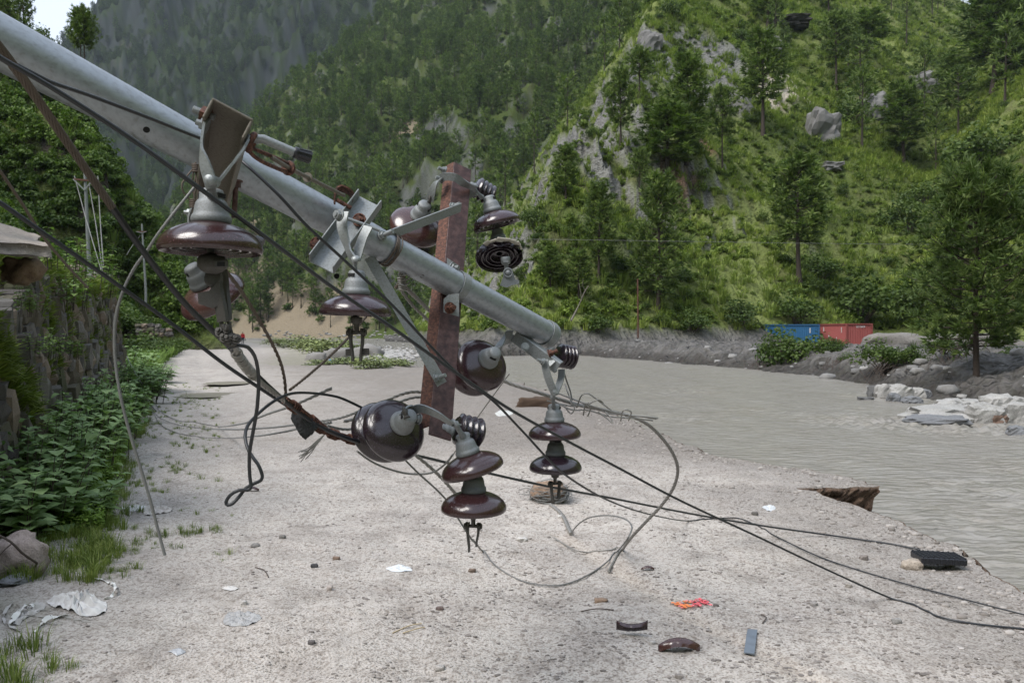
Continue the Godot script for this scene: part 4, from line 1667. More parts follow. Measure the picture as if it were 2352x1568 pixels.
	for i in 3800:
		var z := -3.4 - 22.0 * pow(r.randf(), 1.5)
		var t := r.randfn() * 0.50 - 0.42
		if r.randf() < 0.35: t = r.randf_range(-0.2, 1.0)
		if z > -4.05:
			t = r.randfn() * 0.25 - 0.05
			if r.randf() < 0.86: continue
		var x := verge_x(z) + t * (0.6 + absf(z) * 0.06)
		if t > 0.1 and nz.get_noise_2d(x * 1.4, z * 1.4) < 0.0: continue
		if nz.get_noise_2d(x * 0.9, z * 0.9) < -0.25: continue
		if z < -4.02 and z > -5.0 and t > -0.75: continue
		var s := r.randf_range(0.35, 0.95) * (0.55 if t > 0.1 else 1.0)
		spots2.append([Transform3D(Basis(Vector3.UP, r.randf() * TAU).scaled(Vector3.ONE * s), Vector3(x, ground_h(x, z) - 0.01, z)), Vector3(x, 0, z) * 20.0])
	lay("verge_grass", blades, M.blade, spots2, 71, Color(0.75, 0.8, 0.7), Color(1.25, 1.25, 1.05))
	var far_g := []
	for i in 2600:
		var z := -24.0 - 95.0 * r.randf()
		var x := verge_x(z) - 0.3 - absf(r.randfn()) * (1.2 - z * 0.03)
		far_g.append([Transform3D(Basis(Vector3.UP, r.randf() * TAU).scaled(Vector3.ONE * r.randf_range(0.4, 1.0)), Vector3(x, ground_h(x, z), z)), Vector3(x, 0, z)])
	lay("far_verge_grass", turfs, M.blade, far_g, 72, Color(0.7, 0.85, 0.6), Color(1.0, 1.2, 0.8))
	# loose stones of the verge
	for s in [[30, 1322, 122, 84, 31, Color(0.40, 0.33, 0.30), "large pink grey boulder with strata at the left edge"], [156, 1118, 62, 34, 32, Color(0.36, 0.34, 0.30), "grey stone lying in the verge before the bushes"], [40, 1345, 66, 14, 33, Color(0.25, 0.26, 0.28), "flat bluish stone in the grass below the large boulder"], [122, 1206, 34, 16, 34, Color(0.42, 0.38, 0.34), "small pale stone in the grass above the boulder"], [289, 1010, 30, 13, 35, Color(0.42, 0.39, 0.36), "pale stone on the road's edge beside the hanging strand"], [234, 1010, 26, 14, 36, Color(0.30, 0.30, 0.30), "small grey stone under the bushes by the road"], [292, 925, 24, 12, 37, Color(0.24, 0.20, 0.17), "brown stone under the guy wires"], [160, 1275, 26, 10, 38, Color(0.45, 0.42, 0.38), "pale chip of stone in the thin grass"]]:
		var p := G(s[0], s[1])
		var d := depth_at(p)
		var o := thing("stone", s[6], "stone", Vector3(p.x, ground_h(p.x, p.z), p.z))
		var k := put("rock", rock(s[4], Vector3(s[2], s[3] * 1.25, s[2] * 0.75) * d / F, 0.3, 7, s[5]).mesh(), M.stone, o)
		k.position.y = s[3] * d / F * 0.36
		k.rotation.y = s[4]
	# a dead root lying against the boulder
	var root := MB.new()
	var a0 := [[-20, 1222, 4.9], [22, 1243, 4.9], [50, 1270, 4.95], [84, 1293, 5.1]]
	root.tube(path_of(a0), [0.009, 0.008], 6)
	root.tube(path_of([[84, 1293, 5.1], [74, 1312, 5.1], [66, 1334, 5.1], [58, 1345, 5.15]]), [0.008, 0.006], 6)
	root.tube(path_of([[28, 1247, 4.9], [10, 1262, 4.88], [-12, 1288, 4.86]]), [0.004], 5)
	root.tube(path_of([[-10, 1341, 5.0], [30, 1340, 5.0], [64, 1338, 5.1]]), [0.006], 5)
	var ro := thing("dead_branch", "thin dark dead branch leaning across the large boulder", "branch", P(66, 1334, 5.1))
	part("wood", root, M.twig, ro)
	# steel line poles on the left bank
	line_pole(P(208, 700, 38), P(194, 394, 38), 0.085, [[170, 412, 38], [214, 416, 38]], "grey steel line pole with a short rusty crossarm on the left bank")
	line_pole(P(334, 664, 72), P(325, 514, 72), 0.09, [[314, 532, 72], [337, 532, 72]], "distant grey steel line pole with a forked top above the track")
	for s in [[[170, 404, 38], [196, 500, 37], [238, 642, 33], "pale conductor hanging from the left end of the near line pole's arm"], [[203, 420, 38], [220, 520, 37], [239, 655, 33], "pale conductor hanging from the middle of the near line pole"], [[224, 404, 38], [229, 500, 37], [236, 600, 34], "pale conductor hanging from the right end of the near line pole's arm"], [[236, 600, 34], [243, 666, 30], [248, 676, 28], "bundled lower end of the pale conductors at the wall's corner"], [[276, 782, 22], [296, 832, 21], [326, 884, 20.5], "pale guy wire running down past the wall's far corner"], [[318, 866, 20], [332, 910, 18.5], [362, 948, 16.0], "pale guy wire lying from the bushes onto the road"], [[322, 540, 70], [306, 560, 70], [290, 585, 68], "thin conductor falling from the distant line pole"]]:
		var b := MB.new()
		var fat := 0.022 if s[0][2] > 25 else 0.012
		b.tube(path_of([s[0], s[1], s[2]], 0.5), [fat], 5)
		wire_thing(b, s[3], M.strand_dull, P(s[0][0], s[0][1], s[0][2]))


func struct_free(called: String, b: MB, m: Material, label: String, category: String) -> MeshInstance3D:
	smooth_normals(b)
	var o := put(called, b.mesh(), m)
	tag(o, label, category)
	return o


func line_pole(base: Vector3, top: Vector3, r: float, arm: Array, label: String):
	var o := thing("line_pole", label, "pole", base - Vector3(0, 1.5, 0))
	var b := MB.new()
	b.tube([base - Vector3(0, 1.5, 0), base, top], [r * 1.25, r * 1.2, r * 0.8], 10)
	part("shaft", b, M.zinc, o)
	var a := MB.new()
	var p0 := P(arm[0][0], arm[0][1], arm[0][2])
	var p1 := P(arm[1][0], arm[1][1], arm[1][2])
	a.strap([p0 + Vector3(0, 0, 0.1), p1 + Vector3(0, 0, 0.1)], [Vector3.UP], r, r * 0.6)
	part("crossarm", a, M.rust, o)
	for e in [p0, p1]:
		var k := MB.new()
		var q := base.lerp(top, 0.86)
		k.strap([e + Vector3(0, 0, 0.12), q + Vector3(0, 0, 0.12)], [Vector3.UP], r * 0.6, r * 0.3)
		part("brace", k, M.zinc, o)


func wire_thing(b: MB, label: String, m: Material, at: Vector3, called := "wire", category := "wire") -> Node3D:
	var o := put(called, b.mesh(at), m)
	o.position = at
	tag(o, label, category)
	return o


# ---------------------------------------------------------------- the far bank and the river's edge
func make_far_bank():
	var r := RandomNumberGenerator.new()
	r.seed = 91
	# white and grey boulders in the shallows
	var pale := Color(0.60, 0.59, 0.57)
	var grey_ := Color(0.30, 0.31, 0.33)
	var dark := Color(0.20, 0.20, 0.20)
	for s in [[2003, 910, 26, 32, 1, dark, "round dark boulder at the left end of the white boulders"], [2034, 914, 48, 42, 2, pale, "white boulder next to the round dark one"], [2072, 918, 56, 42, 3, pale, "broad white boulder third from the left"], [2052, 922, 30, 24, 4, grey_, "small grey boulder in front of two white ones"], [2106, 914, 40, 32, 5, pale, "white boulder right of the broad one"], [2128, 914, 26, 24, 6, grey_, "small grey boulder at the end of the left group"], [2098, 926, 44, 20, 7, grey_, "low grey boulder at the water's edge of the left group"], [2156, 966, 150, 44, 8, pale, "large flat white boulder with wet grey foot in the water"], [2150, 973, 136, 24, 20, grey_, "wet grey slab under the large flat white boulder"], [2186, 948, 90, 40, 9, pale, "white boulder behind the large flat one"], [2262, 972, 82, 54, 10, pale, "white boulder right of the large flat one"], [2238, 946, 84, 38, 11, pale, "white boulder at the foot of the riverside pine"], [2300, 955, 84, 58, 12, pale, "big rounded white boulder near the right edge"], [2336, 970, 60, 54, 13, pale, "white boulder cut by the right edge"], [2292, 974, 42, 30, 14, Color(0.33, 0.22, 0.17), "brown stained boulder among the white ones"], [2318, 968, 40, 30, 15, grey_, "smooth grey boulder between white ones at right"], [2318, 942, 66, 36, 16, Color(0.40, 0.38, 0.35), "tan boulder on top of the right group"], [2340, 940, 40, 34, 17, pale, "white boulder behind the right group"], [2184, 916, 34, 20, 18, dark, "dark boulder against the mud below the pine"], [2212, 916, 30, 16, 19, dark, "small dark boulder at the pine's foot"], [2336, 998, 44, 26, 21, grey_, "wet blue grey boulder alone in the water at the right edge"], [1990, 918, 40, 8, 22, dark, "flat dark rock awash left of the boulders"], [2260, 906, 60, 26, 23, dark, "dark boulder buried at the pine's roots"]]:
		var p := G(s[0], s[1], WATER)
		var d := depth_at(p)
		var o := thing("boulder", s[6], "rock", p)
		var rk := rock(s[4] + 60, Vector3(s[2] * 0.9, s[3] * 1.05, s[2] * 0.7) * d / F, 0.30, 6, s[5] * 0.68)
		rk.n = PackedVector3Array()
		var k := put("stone", rk.mesh(), M.stone, o)
		k.position.y = s[3] * d / F * 0.24
		k.rotation.y = r.randf_range(-0.3, 0.3)
	# bushes with bare roots hanging over the scarp: x, base y, width, height, distance, kind, label
	for s in [[1800, 852, 150, 112, 46, 0, "big drooping bush over the river bank before the blue container"], [1872, 846, 140, 100, 45, 1, "leafy bush over the river bank before the red container"], [1770, 832, 70, 60, 47, 2, "small bush at the left end of the riverside bushes"], [1915, 808, 70, 44, 44, 3, "low bright bush beside the red container's foot"], [2030, 852, 130, 84, 33, 2, "grassy green bush on the scarp left of the pine"], [2090, 842, 90, 66, 32, 3, "grassy bush on the scarp just left of the riverside pine"], [2170, 812, 90, 50, 31, 0, "dark bush behind the riverside pine's trunk"], [2320, 842, 80, 60, 30, 1, "dark bush right of the pale railing"], [1950, 840, 50, 36, 40, 2, "small bush on the grey mud between the two bush groups"]]:
		var p := P(s[0], s[1], s[4])
		p.y = maxf(p.y, terrace_h(p.x, p.z) - 0.9)
		stand_bush(p, Vector3(s[2], s[3], s[2]) * float(s[4]) / F, s[5], s[6], "riverside_bush")
		var roots := MB.new()
		for i in 26:
			var a: Vector3 = p + Vector3(r.randfn() * s[2], 0, 0) * (s[4] / F * 0.33) + Vector3(0, r.randf_range(-0.1, 0.5), r.randf_range(0.2, 1.0))
			var e: Vector3 = a + Vector3(r.randf_range(-0.7, 0.5), -r.randf_range(0.5, 1.5), r.randf_range(0.2, 0.9))
			roots.tube([a, a.lerp(e, 0.5) + Vector3(r.randfn() * 0.12, 0.05, 0.05), e], [0.018, 0.012, 0.006], 4, false)
		part("roots", roots, M.twig, get_node(NodePath(str(get_child(get_child_count() - 1).name))))
	# shipping containers
	container(P(1945, 797, 88.0), deg_to_rad(-81.5), Color(0.32, 0.085, 0.075), "red corrugated shipping container standing with its corner to the river", true)
	container(P(1882, 797, 91.0), deg_to_rad(-9.0), Color(0.022, 0.115, 0.25), "blue corrugated shipping container behind the riverside bushes", false)
	# pale trestle railing
	var rail := thing("railing", "row of pale grey posts of a low railing on the sandy flat behind the pine", "railing", P(2215, 832, 40))
	for i in 17:
		var b := MB.new()
		var q := P(2206 + i * 9.5, 832 - i * 0.8, 40 + i * 0.12)
		b.box(Transform3D(Basis(Vector3.BACK, 0.12), q + Vector3(0, 0.3, 0)), Vector3(0.06, 0.64, 0.06))
		part("post", b, M.zinc, rail)
	for k in [0.16, 0.58]:
		var b := MB.new()
		b.strap([P(2202, 832, 40) + Vector3(0, k, 0.06), P(2362, 819, 42) + Vector3(0, k, 0.06)], [Vector3.UP], 0.06, 0.04)
		part("rail", b, M.zinc, rail)
	# sand heaps on the flat
	for s in [[2050, 782, 120, 26, 1, "long pale heap of sand right of the red container"], [2240, 790, 190, 34, 2, "wide pale heap of sand behind the railing"], [2140, 780, 110, 18, 3, "low pale heap of sand between the other two heaps"]]:
		var p := P(s[0], s[1] + 10, 62)
		var o := thing("sand_heap", s[5], "sand heap", p)
		put("heap", rock(s[4] + 90, Vector3(s[2], s[3] * 2.0, s[2] * 0.5) * 62.0 / F, 0.2, 9, Color(0.75, 0.73, 0.70)).mesh(), M.mud, o)
	# rusty marker pole and a dead white branch on the slope
	var rp := thing("marker_pole", "thin rusty red pole standing at the lip of the far mud bank", "pole", P(1466, 772, 74))
	var rb := MB.new()
	rb.tube([P(1466, 776, 74), P(1465, 640, 74)], [0.075, 0.07], 8)
	part("shaft", rb, M.rust, rp)
	var db := MB.new()
	db.tube(path_of([[1312, 736, 72], [1330, 700, 73], [1342, 672, 73], [1352, 656, 73]], 0.5), [0.11, 0.09, 0.07, 0.05], 6)
	db.tube(path_of([[1336, 690, 73], [1334, 672, 73], [1330, 650, 73]], 0.5), [0.05, 0.03], 5)
	db.tube(path_of([[1345, 668, 73], [1338, 655, 73], [1340, 640, 73]], 0.5), [0.04, 0.02], 5)
	wire_thing(db, "bare grey dead trunk leaning on the slope above the pole tip", M.zinc_dirty, P(1312, 736, 72), "dead_tree", "tree")
	# the river's scrubby inner edge with rocks, left of centre
	for s in [[690, 800, 110, 34, 70, 0, "grey green scrub on the inner bank just right of the person"], [760, 812, 150, 52, 55, 1, "grey scrub bush between the track and the river"], [720, 806, 100, 40, 60, 2, "scrub bush behind the grey rocks"], [800, 836, 120, 30, 40, 3, "low grey green scrub in front of the rocks"], [856, 846, 120, 40, 34, 0, "silvery scrub right of the hanging clevis"], [905, 840, 100, 30, 33, 1, "sparse silvery scrub beside the pale gravel"], [640, 792, 80, 22, 90, 2, "green scrub strip right behind the person"], [740, 838, 90, 24, 42, 3, "low scrub left of the rocks"]]:
		var p := G(s[0], s[1], 0.0)
		var d := minf(depth_at(p), 90.0)
		p = P(s[0], s[1], d)
		stand_bush(p - Vector3(0, 0.1, 0), Vector3(s[2], s[3], s[2]) * d / F, s[5], s[6], "scrub_bush", "", M.sage)
	for s in [[772, 822, 60, 30, 1, "grey rock in the scrub by the river"], [842, 818, 70, 32, 2, "large brown grey rock behind the hanging clevis"], [725, 826, 44, 22, 3, "pale rock at the left of the scrub"], [800, 800, 50, 16, 4, "light rock behind the scrub"]]:
		var p := G(s[0], s[1], 0.0)
		var d := depth_at(p)
		var o := thing("boulder", s[5], "rock", p)
		put("stone", rock(s[4] + 120, Vector3(s[2], s[3] * 1.4, s[2] * 0.6) * d / F, 0.3, 6, Color(0.27, 0.26, 0.25)).mesh(), M.stone, o)
	# pale gravel spread at the water's edge, and rubble along the far mud
	var where := []
	var tint := []
	var peb := rock(7, Vector3.ONE, 0.25, 2).mesh()
	for i in 900:
		var p := G(890 + r.randfn() * 38, 812 + r.randfn() * 8, 0.03)
		where.append(Transform3D(Basis(Vector3.UP, r.randf() * TAU).scaled(Vector3(0.2, 0.1, 0.16) * r.randf_range(0.4, 1.5)), p))
		tint.append(Color(0.5, 0.49, 0.48) * r.randf_range(0.6, 1.2))
	for i in 420:
		var z := -lerpf(22.0, 230.0, pow(r.randf(), 1.3))
		var x := far_x(z) + absf(r.randfn()) * 3.0
		where.append(Transform3D(Basis(Vector3.UP, r.randf() * TAU).scaled(Vector3(0.7, 0.45, 0.6) * (0.15 + 0.75 * pow(r.randf(), 3.0))), Vector3(x, terrace_h(x, z) - 0.02, z)))
		tint.append(Color(0.33, 0.325, 0.32) * r.randf_range(0.6, 1.4))
	for i in 80:
		var p := G(640 + r.randf() * 300, 781 + r.randfn() * 2, 0.0)
		p = P(600 + r.randf() * 330, 770 + r.randfn() * 5.0, 190.0)
		where.append(Transform3D(Basis(Vector3.UP, r.randf() * TAU).scaled(Vector3(1.2, 0.5, 1.0) * r.randf_range(0.2, 0.8)), p))
		tint.append(Color(0.45, 0.44, 0.43) * r.randf_range(0.6, 1.2))
	copies("river_rubble", peb, M.stone, where, tint)
	# the thin conductor still hanging across the valley
	var hw := MB.new()
	hw.tube(path_of([[1070, 547, 60], [1500, 553, 60], [1900, 559, 60], [2420, 563, 60]], 2.0), [0.011], 4)
	wire_thing(hw, "single thin conductor hanging straight across in front of the hillside", M.strand_dull, P(1070, 547, 60))
	# a block of the road edge that broke off
	var bl := G(1238, 932, 0.0)
	var bo := thing("earth_block", "dark broken block of road edge tilted up by the river", "earth block", bl)
	put("block", rock(131, Vector3(0.9, 0.34, 0.5), 0.35, 7, Color(0.75, 0.68, 0.62)).mesh(), M.earth, bo)


func container(corner: Vector3, yaw: float, c: Color, label: String, lettered: bool):
	# corner: foot of the vertical edge nearest to the river; the long side runs to the left of it for the lettered one
	var o := thing("shipping_container", label, "container", corner)
	var L := 6.06
	var W := 2.44
	var H := 2.59
	var bx := Basis(Vector3.UP, yaw)
	var ex := bx * Vector3.RIGHT
	var ez := bx * Vector3.FORWARD
	var sides := [[corner, -ex, L if not lettered else 5.4, ez], [corner, ez, W * 1.5 if lettered else W, -ex]]
	if lettered:
		sides = [[corner, -ex, L, ez], [corner, ez, W * 1.25, -ex]]
	var m: StandardMaterial3D = M.paint
	for s in sides:
		var b := MB.new()
		b.col = c
		var nn: Vector3 = -(s[3] as Vector3)
		var k := int(s[2] / 0.20)
		var line := []
		for i in k * 4 + 1:
			var ph := i % 4
			line.append((s[0] as Vector3) + (s[1] as Vector3) * (s[2] * i / (k * 4.0)) + nn * (0.0 if ph < 2 else -0.04))
		for i in line.size() - 1:
			var q := [line[i], line[i + 1], line[i + 1] + Vector3.UP * H, line[i] + Vector3.UP * H]
			var f: Vector3 = ((q[1] - q[0]) as Vector3).cross(Vector3.UP).normalized()
			if f.dot(nn) < 0: f = -f
			b.face(q, f)
		part("side_panel", b, m, o)
	var fr := MB.new()
	fr.col = c * 0.8
	var far_w: float = sides[1][2]
	var A := corner
	var B := corner - ex * L
	var C := B + ez * far_w
	var D := corner + ez * far_w
	for p in [A, B, C, D]:
		fr.box(Transform3D(bx, p + Vector3.UP * H * 0.5), Vector3(0.14, H + 0.02, 0.14))
	for e in [[A, B], [B, C], [C, D], [D, A]]:
		for y in [0.06, H - 0.05]:
			fr.strap([e[0] + Vector3.UP * y, e[1] + Vector3.UP * y], [Vector3.UP], 0.15, 0.13)
	part("frame", fr, m, o)
	var rf := MB.new()
	rf.col = c.lerp(Color(0.5, 0.5, 0.5), 0.2 if lettered else 0.8)
	rf.face([A + Vector3.UP * (H - 0.01), B + Vector3.UP * (H - 0.01), C + Vector3.UP * (H - 0.01), D + Vector3.UP * (H - 0.01)], Vector3.UP)
	part("roof", rf, m, o)
	var bk := MB.new()
	bk.col = c
	bk.face([B, C, C + Vector3.UP * H, B + Vector3.UP * H], -ex)
	bk.face([C, D, D + Vector3.UP * H, C + Vector3.UP * H], ez)
	part("back_panel", bk, m, o)
	if lettered:
		var tm := TextMesh.new()
		tm.text = "LEI AAAA"
		var fnt := SystemFont.new()
		fnt.font_names = ["Droid Sans"]
		tm.font = fnt
		tm.font_size = 32
		tm.pixel_size = 0.0085
		tm.depth = 0.01
		var t := put("lettering", tm, M.white_paint, o)
		var mid := corner + ez * far_w * 0.55 + Vector3.UP * 2.25 + ex * 0.02
		t.transform = Transform3D(Basis(ez, Vector3.UP, ez.cross(Vector3.UP)), mid - corner)
	for i in 4 if lettered else 2:
		var p := MB.new()
		p.col = Color(0.55, 0.52, 0.5)
		var at: Vector3 = corner - ex * [1.0, 4.7, 3.6, 2.0][i] + Vector3.UP * [1.9, 2.0, 1.2, 0.8][i]
		p.box(Transform3D(bx, at - ez * 0.012), Vector3([0.12, 0.16, 0.2, 0.1][i], [0.6, 0.5, 0.25, 0.6][i], 0.02))
		part("worn_paint", p, m, o)


# ---------------------------------------------------------------- the fallen pole and what is bolted to it
var pole_tip := Vector3.ZERO
var pole_dir := Vector3.ZERO
var pole: Node3D


func pole_at(px: float) -> Vector3:   # the point of the pole's axis that is seen at this column
	var lo := 0.0
	var hi := 4.0
	for i in 40:
		var t := (lo + hi) * 0.5
		var q := cam.affine_inverse() * (pole_tip + pole_dir * t)
		if 1176.0 + q.x / -q.z * F > px: lo = t
		else: hi = t
	return pole_tip + pole_dir * lo


func flat_bar(pts: Array, wide: Array, w: float, th: float) -> MB:
	var b := MB.new()
	b.strap(pts, wide, w, th)
	return b


func bent(px: Array, step := 0.012) -> Array:
	return path_of(px, step)


func spin_wide(n: int, a: Vector3, b: Vector3) -> Array:   # the width's direction turning from a to b
	var out := []
	for i in n:
		out.append(a.lerp(b, smoothstep(0.2, 0.8, i / (n - 1.0))).normalized())
	return out


func channel(b: MB, p0: Vector3, p1: Vector3, wdir: Vector3, fdir: Vector3, w: float, fl: float, th: float):
	var d := (p1 - p0).normalized()
	var wd := (wdir - d * wdir.dot(d)).normalized()
	var fd := d.cross(wd)
	if fd.dot(fdir) < 0: fd = -fd
	var l := p0.distance_to(p1)
	var mid := (p0 + p1) * 0.5
	var bs := Basis(wd, fd, wd.cross(fd))
	b.box(Transform3D(bs, mid), Vector3(w, th, l), 0.002)
	for s in [-1.0, 1.0]:
		b.box(Transform3D(bs, mid + wd * s * (w * 0.5 - th * 0.5 + 0.001) + fd * (fl * 0.5 + th * 0.3)), Vector3(th, fl, l - 0.002), 0.002)


func ring(b: MB, c: Vector3, axis: Vector3, r: float, tr: float, segs := 22, a0 := 0.0, a1 := TAU):
	var bs := basis_y(axis)
	var pts := []
	for i in segs + 1:
		var a := lerpf(a0, a1, float(i) / segs)
		pts.append(c + bs.x * cos(a) * r + bs.z * sin(a) * r)
	b.tube(pts, [tr], 8, a1 - a0 < TAU - 0.01)


func make_pole():
	var tip := P(1266, 771, 3.9)
	var left := P(0, 97, 2.33)
	pole_tip = tip
	pole_dir = (left - tip).normalized()
	pole = thing("power_pole", "fallen galvanised steel power pole slanting down across the road with its crossarms", "power pole", tip)
	# the tube: swaged steps, thicker towards its foot
	var b := MB.new()
	var prof := [[0.0, 0.0600], [1.07, 0.0622], [1.10, 0.0640], [1.14, 0.0648], [1.30, 0.0656], [1.84, 0.0690], [2.42, 0.0790], [3.2, 0.088], [5.0, 0.102], [8.2, 0.12]]
	var pts := []
	var rad := []
	for i in prof.size():
		pts.append(tip + pole_dir * prof[i][0])
		rad.append(prof[i][1])
	var fine := []
	var frad := []
	for i in pts.size() - 1:
		for k in 6:
			fine.append((pts[i] as Vector3).lerp(pts[i + 1], k / 6.0))
			frad.append(lerpf(rad[i], rad[i + 1], k / 6.0))
	fine.append(pts[-1])
	frad.append(rad[-1])
	b.tube(fine, frad, 56)
	part("tube", b, M.zinc_pole, pole)
	# open end with a rim
	var rim := MB.new()
	ring(rim, tip - pole_dir * 0.001, pole_dir, 0.056, 0.005, 40)
	part("rim", rim, M.zinc, pole)
	# black discs paint the shade inside the bolt holes
	for s in [[335, 307, 0.0105, 0.0725], [965, 640, 0.0090, 0.062], [1255, 745, 0.0080, 0.060]]:
		var ax := pole_at(s[0])
		var eye := (cam.origin - ax)
		var want := P(s[0], s[1], depth_at(ax) - s[3])
		var nn := (want - ax)
		nn -= pole_dir * nn.dot(pole_dir)
		nn = nn.normalized()
		var h := MB.new()
		var rr: float = radius_near(ax) + 0.0006
		h.tube([ax + nn * (rr - 0.01), ax + nn * rr], [s[2]], 18)
		part("bolt_hole_shade", h, M.hole_shade, pole)
	# bands clamped round the pole
	for s in [[1052, 0.040, 0.068], [1256, 0.034, 0.066]]:
		var c := pole_at(s[0])
		var k := MB.new()
		k.lathe([[s[2] - 0.004, s[1] * 0.5], [s[2], s[1] * 0.5], [s[2], -s[1] * 0.5], [s[2] - 0.004, -s[1] * 0.5]], Transform3D(basis_y(pole_dir), c), 48)
		part("clamp_band", k, M.zinc, pole)
	# rusty wire wound round the pole
	var wd := MB.new()
	var wc := pole_at(893)
	var coil := []
	var bs := basis_y(pole_dir)
	for i in 140:
		var a := TAU * i / 28.0
		coil.append(wc + bs.x * cos(a) * 0.0695 + bs.z * sin(a) * 0.0695 + pole_dir * (0.012 * sin(a * 0.37) + 0.004 * sin(a * 1.3)))
	wd.tube(coil, [0.0028], 6)
	part("wire_binding", wd, M.strand_brown, pole)

	make_near_arm()
	make_middle_arm()
	make_rusty_arm()
	make_tip_bracket()


func radius_near(p: Vector3) -> float:
	var t := (p - pole_tip).dot(pole_dir)
	if t < 1.07: return 0.0608
	if t < 1.84: return lerpf(0.0665, 0.069, (t - 1.1) / 0.74)
	return lerpf(0.069, 0.079, (t - 1.84) / 0.58)


func make_near_arm():   # the channel that points at the viewer
	var n := P(534, 251, 1.95)
	var f := P(486, 505, 3.22)
	var w := Vector3(0.927, -0.375, 0.0)
	var arm := MB.new()
	channel(arm, n, f, w, Vector3(-0.35, -0.93, 0), 0.104, 0.050, 0.0065)
	var a := part("crossarm", arm, M.zinc_dirty, pole)
	a.set_meta("label", "dirty galvanised channel crossarm pointing at the viewer")
	# long bolt through the flanges with its sleeve and black cap
	var d := (P(690, 352, 2.05) - P(490, 268, 2.0)).normalized()
	var s := MB.new()
	s.tube([P(443, 250, 1.99), P(492, 270, 2.0)], [0.0085], 12)
	for i in 9:
		ring(s, P(444, 250.5, 1.99).lerp(P(474, 262.5, 1.996), i / 8.0), d, 0.0085, 0.0012, 12)
	part("threaded_rod", s, M.zinc, pole)
	var nt := MB.new()
	nt.bolt(P(480, 267, 2.0), -d, 0.0195, 0.022, 0.0, true)
	part("square_nut", nt, M.rust, pole)
	nt = MB.new()
	nt.bolt(P(474, 289, 1.985), -d, 0.0145, 0.016, 0.010)
	part("nut", nt, M.zinc, pole)
	var ws := MB.new()
	ring(ws, P(577, 327, 2.03), d, 0.020, 0.009, 24)
	part("washer", ws, M.rust, pole)
	var sl := MB.new()
	sl.tube([P(560, 318, 2.03), P(604, 319, 2.04), P(676, 350, 2.08)], [0.0115], 16)
	part("sleeve", sl, M.zinc, pole)
	sl = MB.new()
	var e0 := P(674, 349, 2.08)
	var ed := (P(714, 362, 2.1) - e0).normalized()
	sl.lathe([[0.0, 0.0], [0.0135, 0.0], [0.0155, 0.003], [0.0155, 0.010], [0.0140, 0.012], [0.0160, 0.042], [0.0150, 0.046], [0.0, 0.046]], Transform3D(basis_y(ed), e0), 20)
	for i in 10:
		var q := basis_y(ed)
		var r := q.x * cos(TAU * i / 10) + q.z * sin(TAU * i / 10)
		sl.tube([e0 + r * 0.0142 + ed * 0.012, e0 + r * 0.0162 + ed * 0.044], [0.0016], 5)
	part("end_cap", sl, M.plastic_black, pole)
	# looped hook of rod and its disc, with the long rod on to the clevis
	var hk := MB.new()
	hk.tube(bent([[572, 336, 2.03], [574, 350, 2.04], [590, 364, 2.06], [612, 376, 2.1], [650, 392, 2.2], [664, 394, 2.24], [668, 385, 2.24], [658, 374, 2.22], [620, 357, 2.12], [586, 343, 2.06], [574, 337, 2.04]]), [0.0055], 8)
	part("hook_loop", hk, M.rust, pole)
	var ds := MB.new()
	ds.lathe([[0.0, 0.007], [0.014, 0.007], [0.020, 0.004], [0.021, 0.0], [0.019, -0.005], [0.0, -0.006]], Transform3D(basis_y(P(690, 398, 2.3) - P(630, 372, 2.15)), P(662, 386, 2.23)), 24)
	part("disc_nut", ds, M.rust, pole)
	var rd := MB.new()
	rd.tube([P(624, 362, 2.12), P(664, 386, 2.23), P(720, 414, 2.45), P(790, 449, 2.75)], [0.0062], 10)
	rd.bolt(P(706, 407, 2.4), (P(790, 449, 2.75) - P(720, 414, 2.45)), 0.011, 0.016)
	part("tension_rod", rd, M.zinc_dirty, pole)
	# hanger strap pair in a V
	var v := MB.new()
	var l1 := bent([[470, 283, 1.965], [465, 312, 1.96], [462, 347, 1.955], [470, 377, 1.945], [483, 418, 1.95], [487, 431, 1.955]])
	v.strap(l1, spin_wide(l1.size(), Vector3(0.30, 0.05, 1), Vector3(0.95, 0.30, 0.25)), 0.032, 0.006)
	part("hanger_strap", v, M.zinc, pole)
	v = MB.new()
	var l2 := bent([[572, 318, 2.02], [568, 328, 2.015], [556, 348, 2.0], [532, 377, 1.985], [514, 400, 1.978], [494, 425, 1.972]])
	v.strap(l2, spin_wide(l2.size(), Vector3(0.5, 0.35, 0.9), Vector3(0.72, 0.66, 0.25)), 0.034, 0.006)
	part("hanger_strap", v, M.zinc, pole)
	var pn := MB.new()
	pn.lathe([[0.0, 0.012], [0.008, 0.011], [0.0135, 0.007], [0.0135, 0.0], [0.0135, -0.03], [0.0, -0.03]], Transform3D(basis_y(Vector3(-0.1, -0.05, 1)), P(481.5, 414, 1.935)), 20)
	part("pin", pn, M.zinc, pole)
	# bolt hanging below the pole beside the arm
	var lb := MB.new()
	lb.tube([P(541, 424, 2.6), P(537, 500, 2.6)], [0.0085], 12)
	lb.bolt(P(541, 416, 2.6), Vector3(-0.03, -1, 0), 0.0165, 0.02)
	part("long_bolt", lb, M.rust_web, pole)
	# second sleeve with cap at the far end of the arm
	lb = MB.new()
	lb.tube([P(500, 520, 3.1), P(588, 550, 3.1)], [0.0105], 12)
	part("sleeve", lb, M.zinc, pole)
	lb = MB.new()
	lb.tube([P(586, 549, 3.1), P(604, 557, 3.1)], [0.0165, 0.0185], 14)
	part("end_cap", lb, M.plastic_black, pole)
	lb = MB.new()
	lb.bolt(P(441, 489, 3.0), Vector3(-1, 0.1, 0), 0.015, 0.018, 0.012)
	part("nut", lb, M.zinc, pole)
	lb = MB.new()
	var pl := bent([[442, 480, 2.98], [436, 500, 2.98], [436, 522, 2.98]])
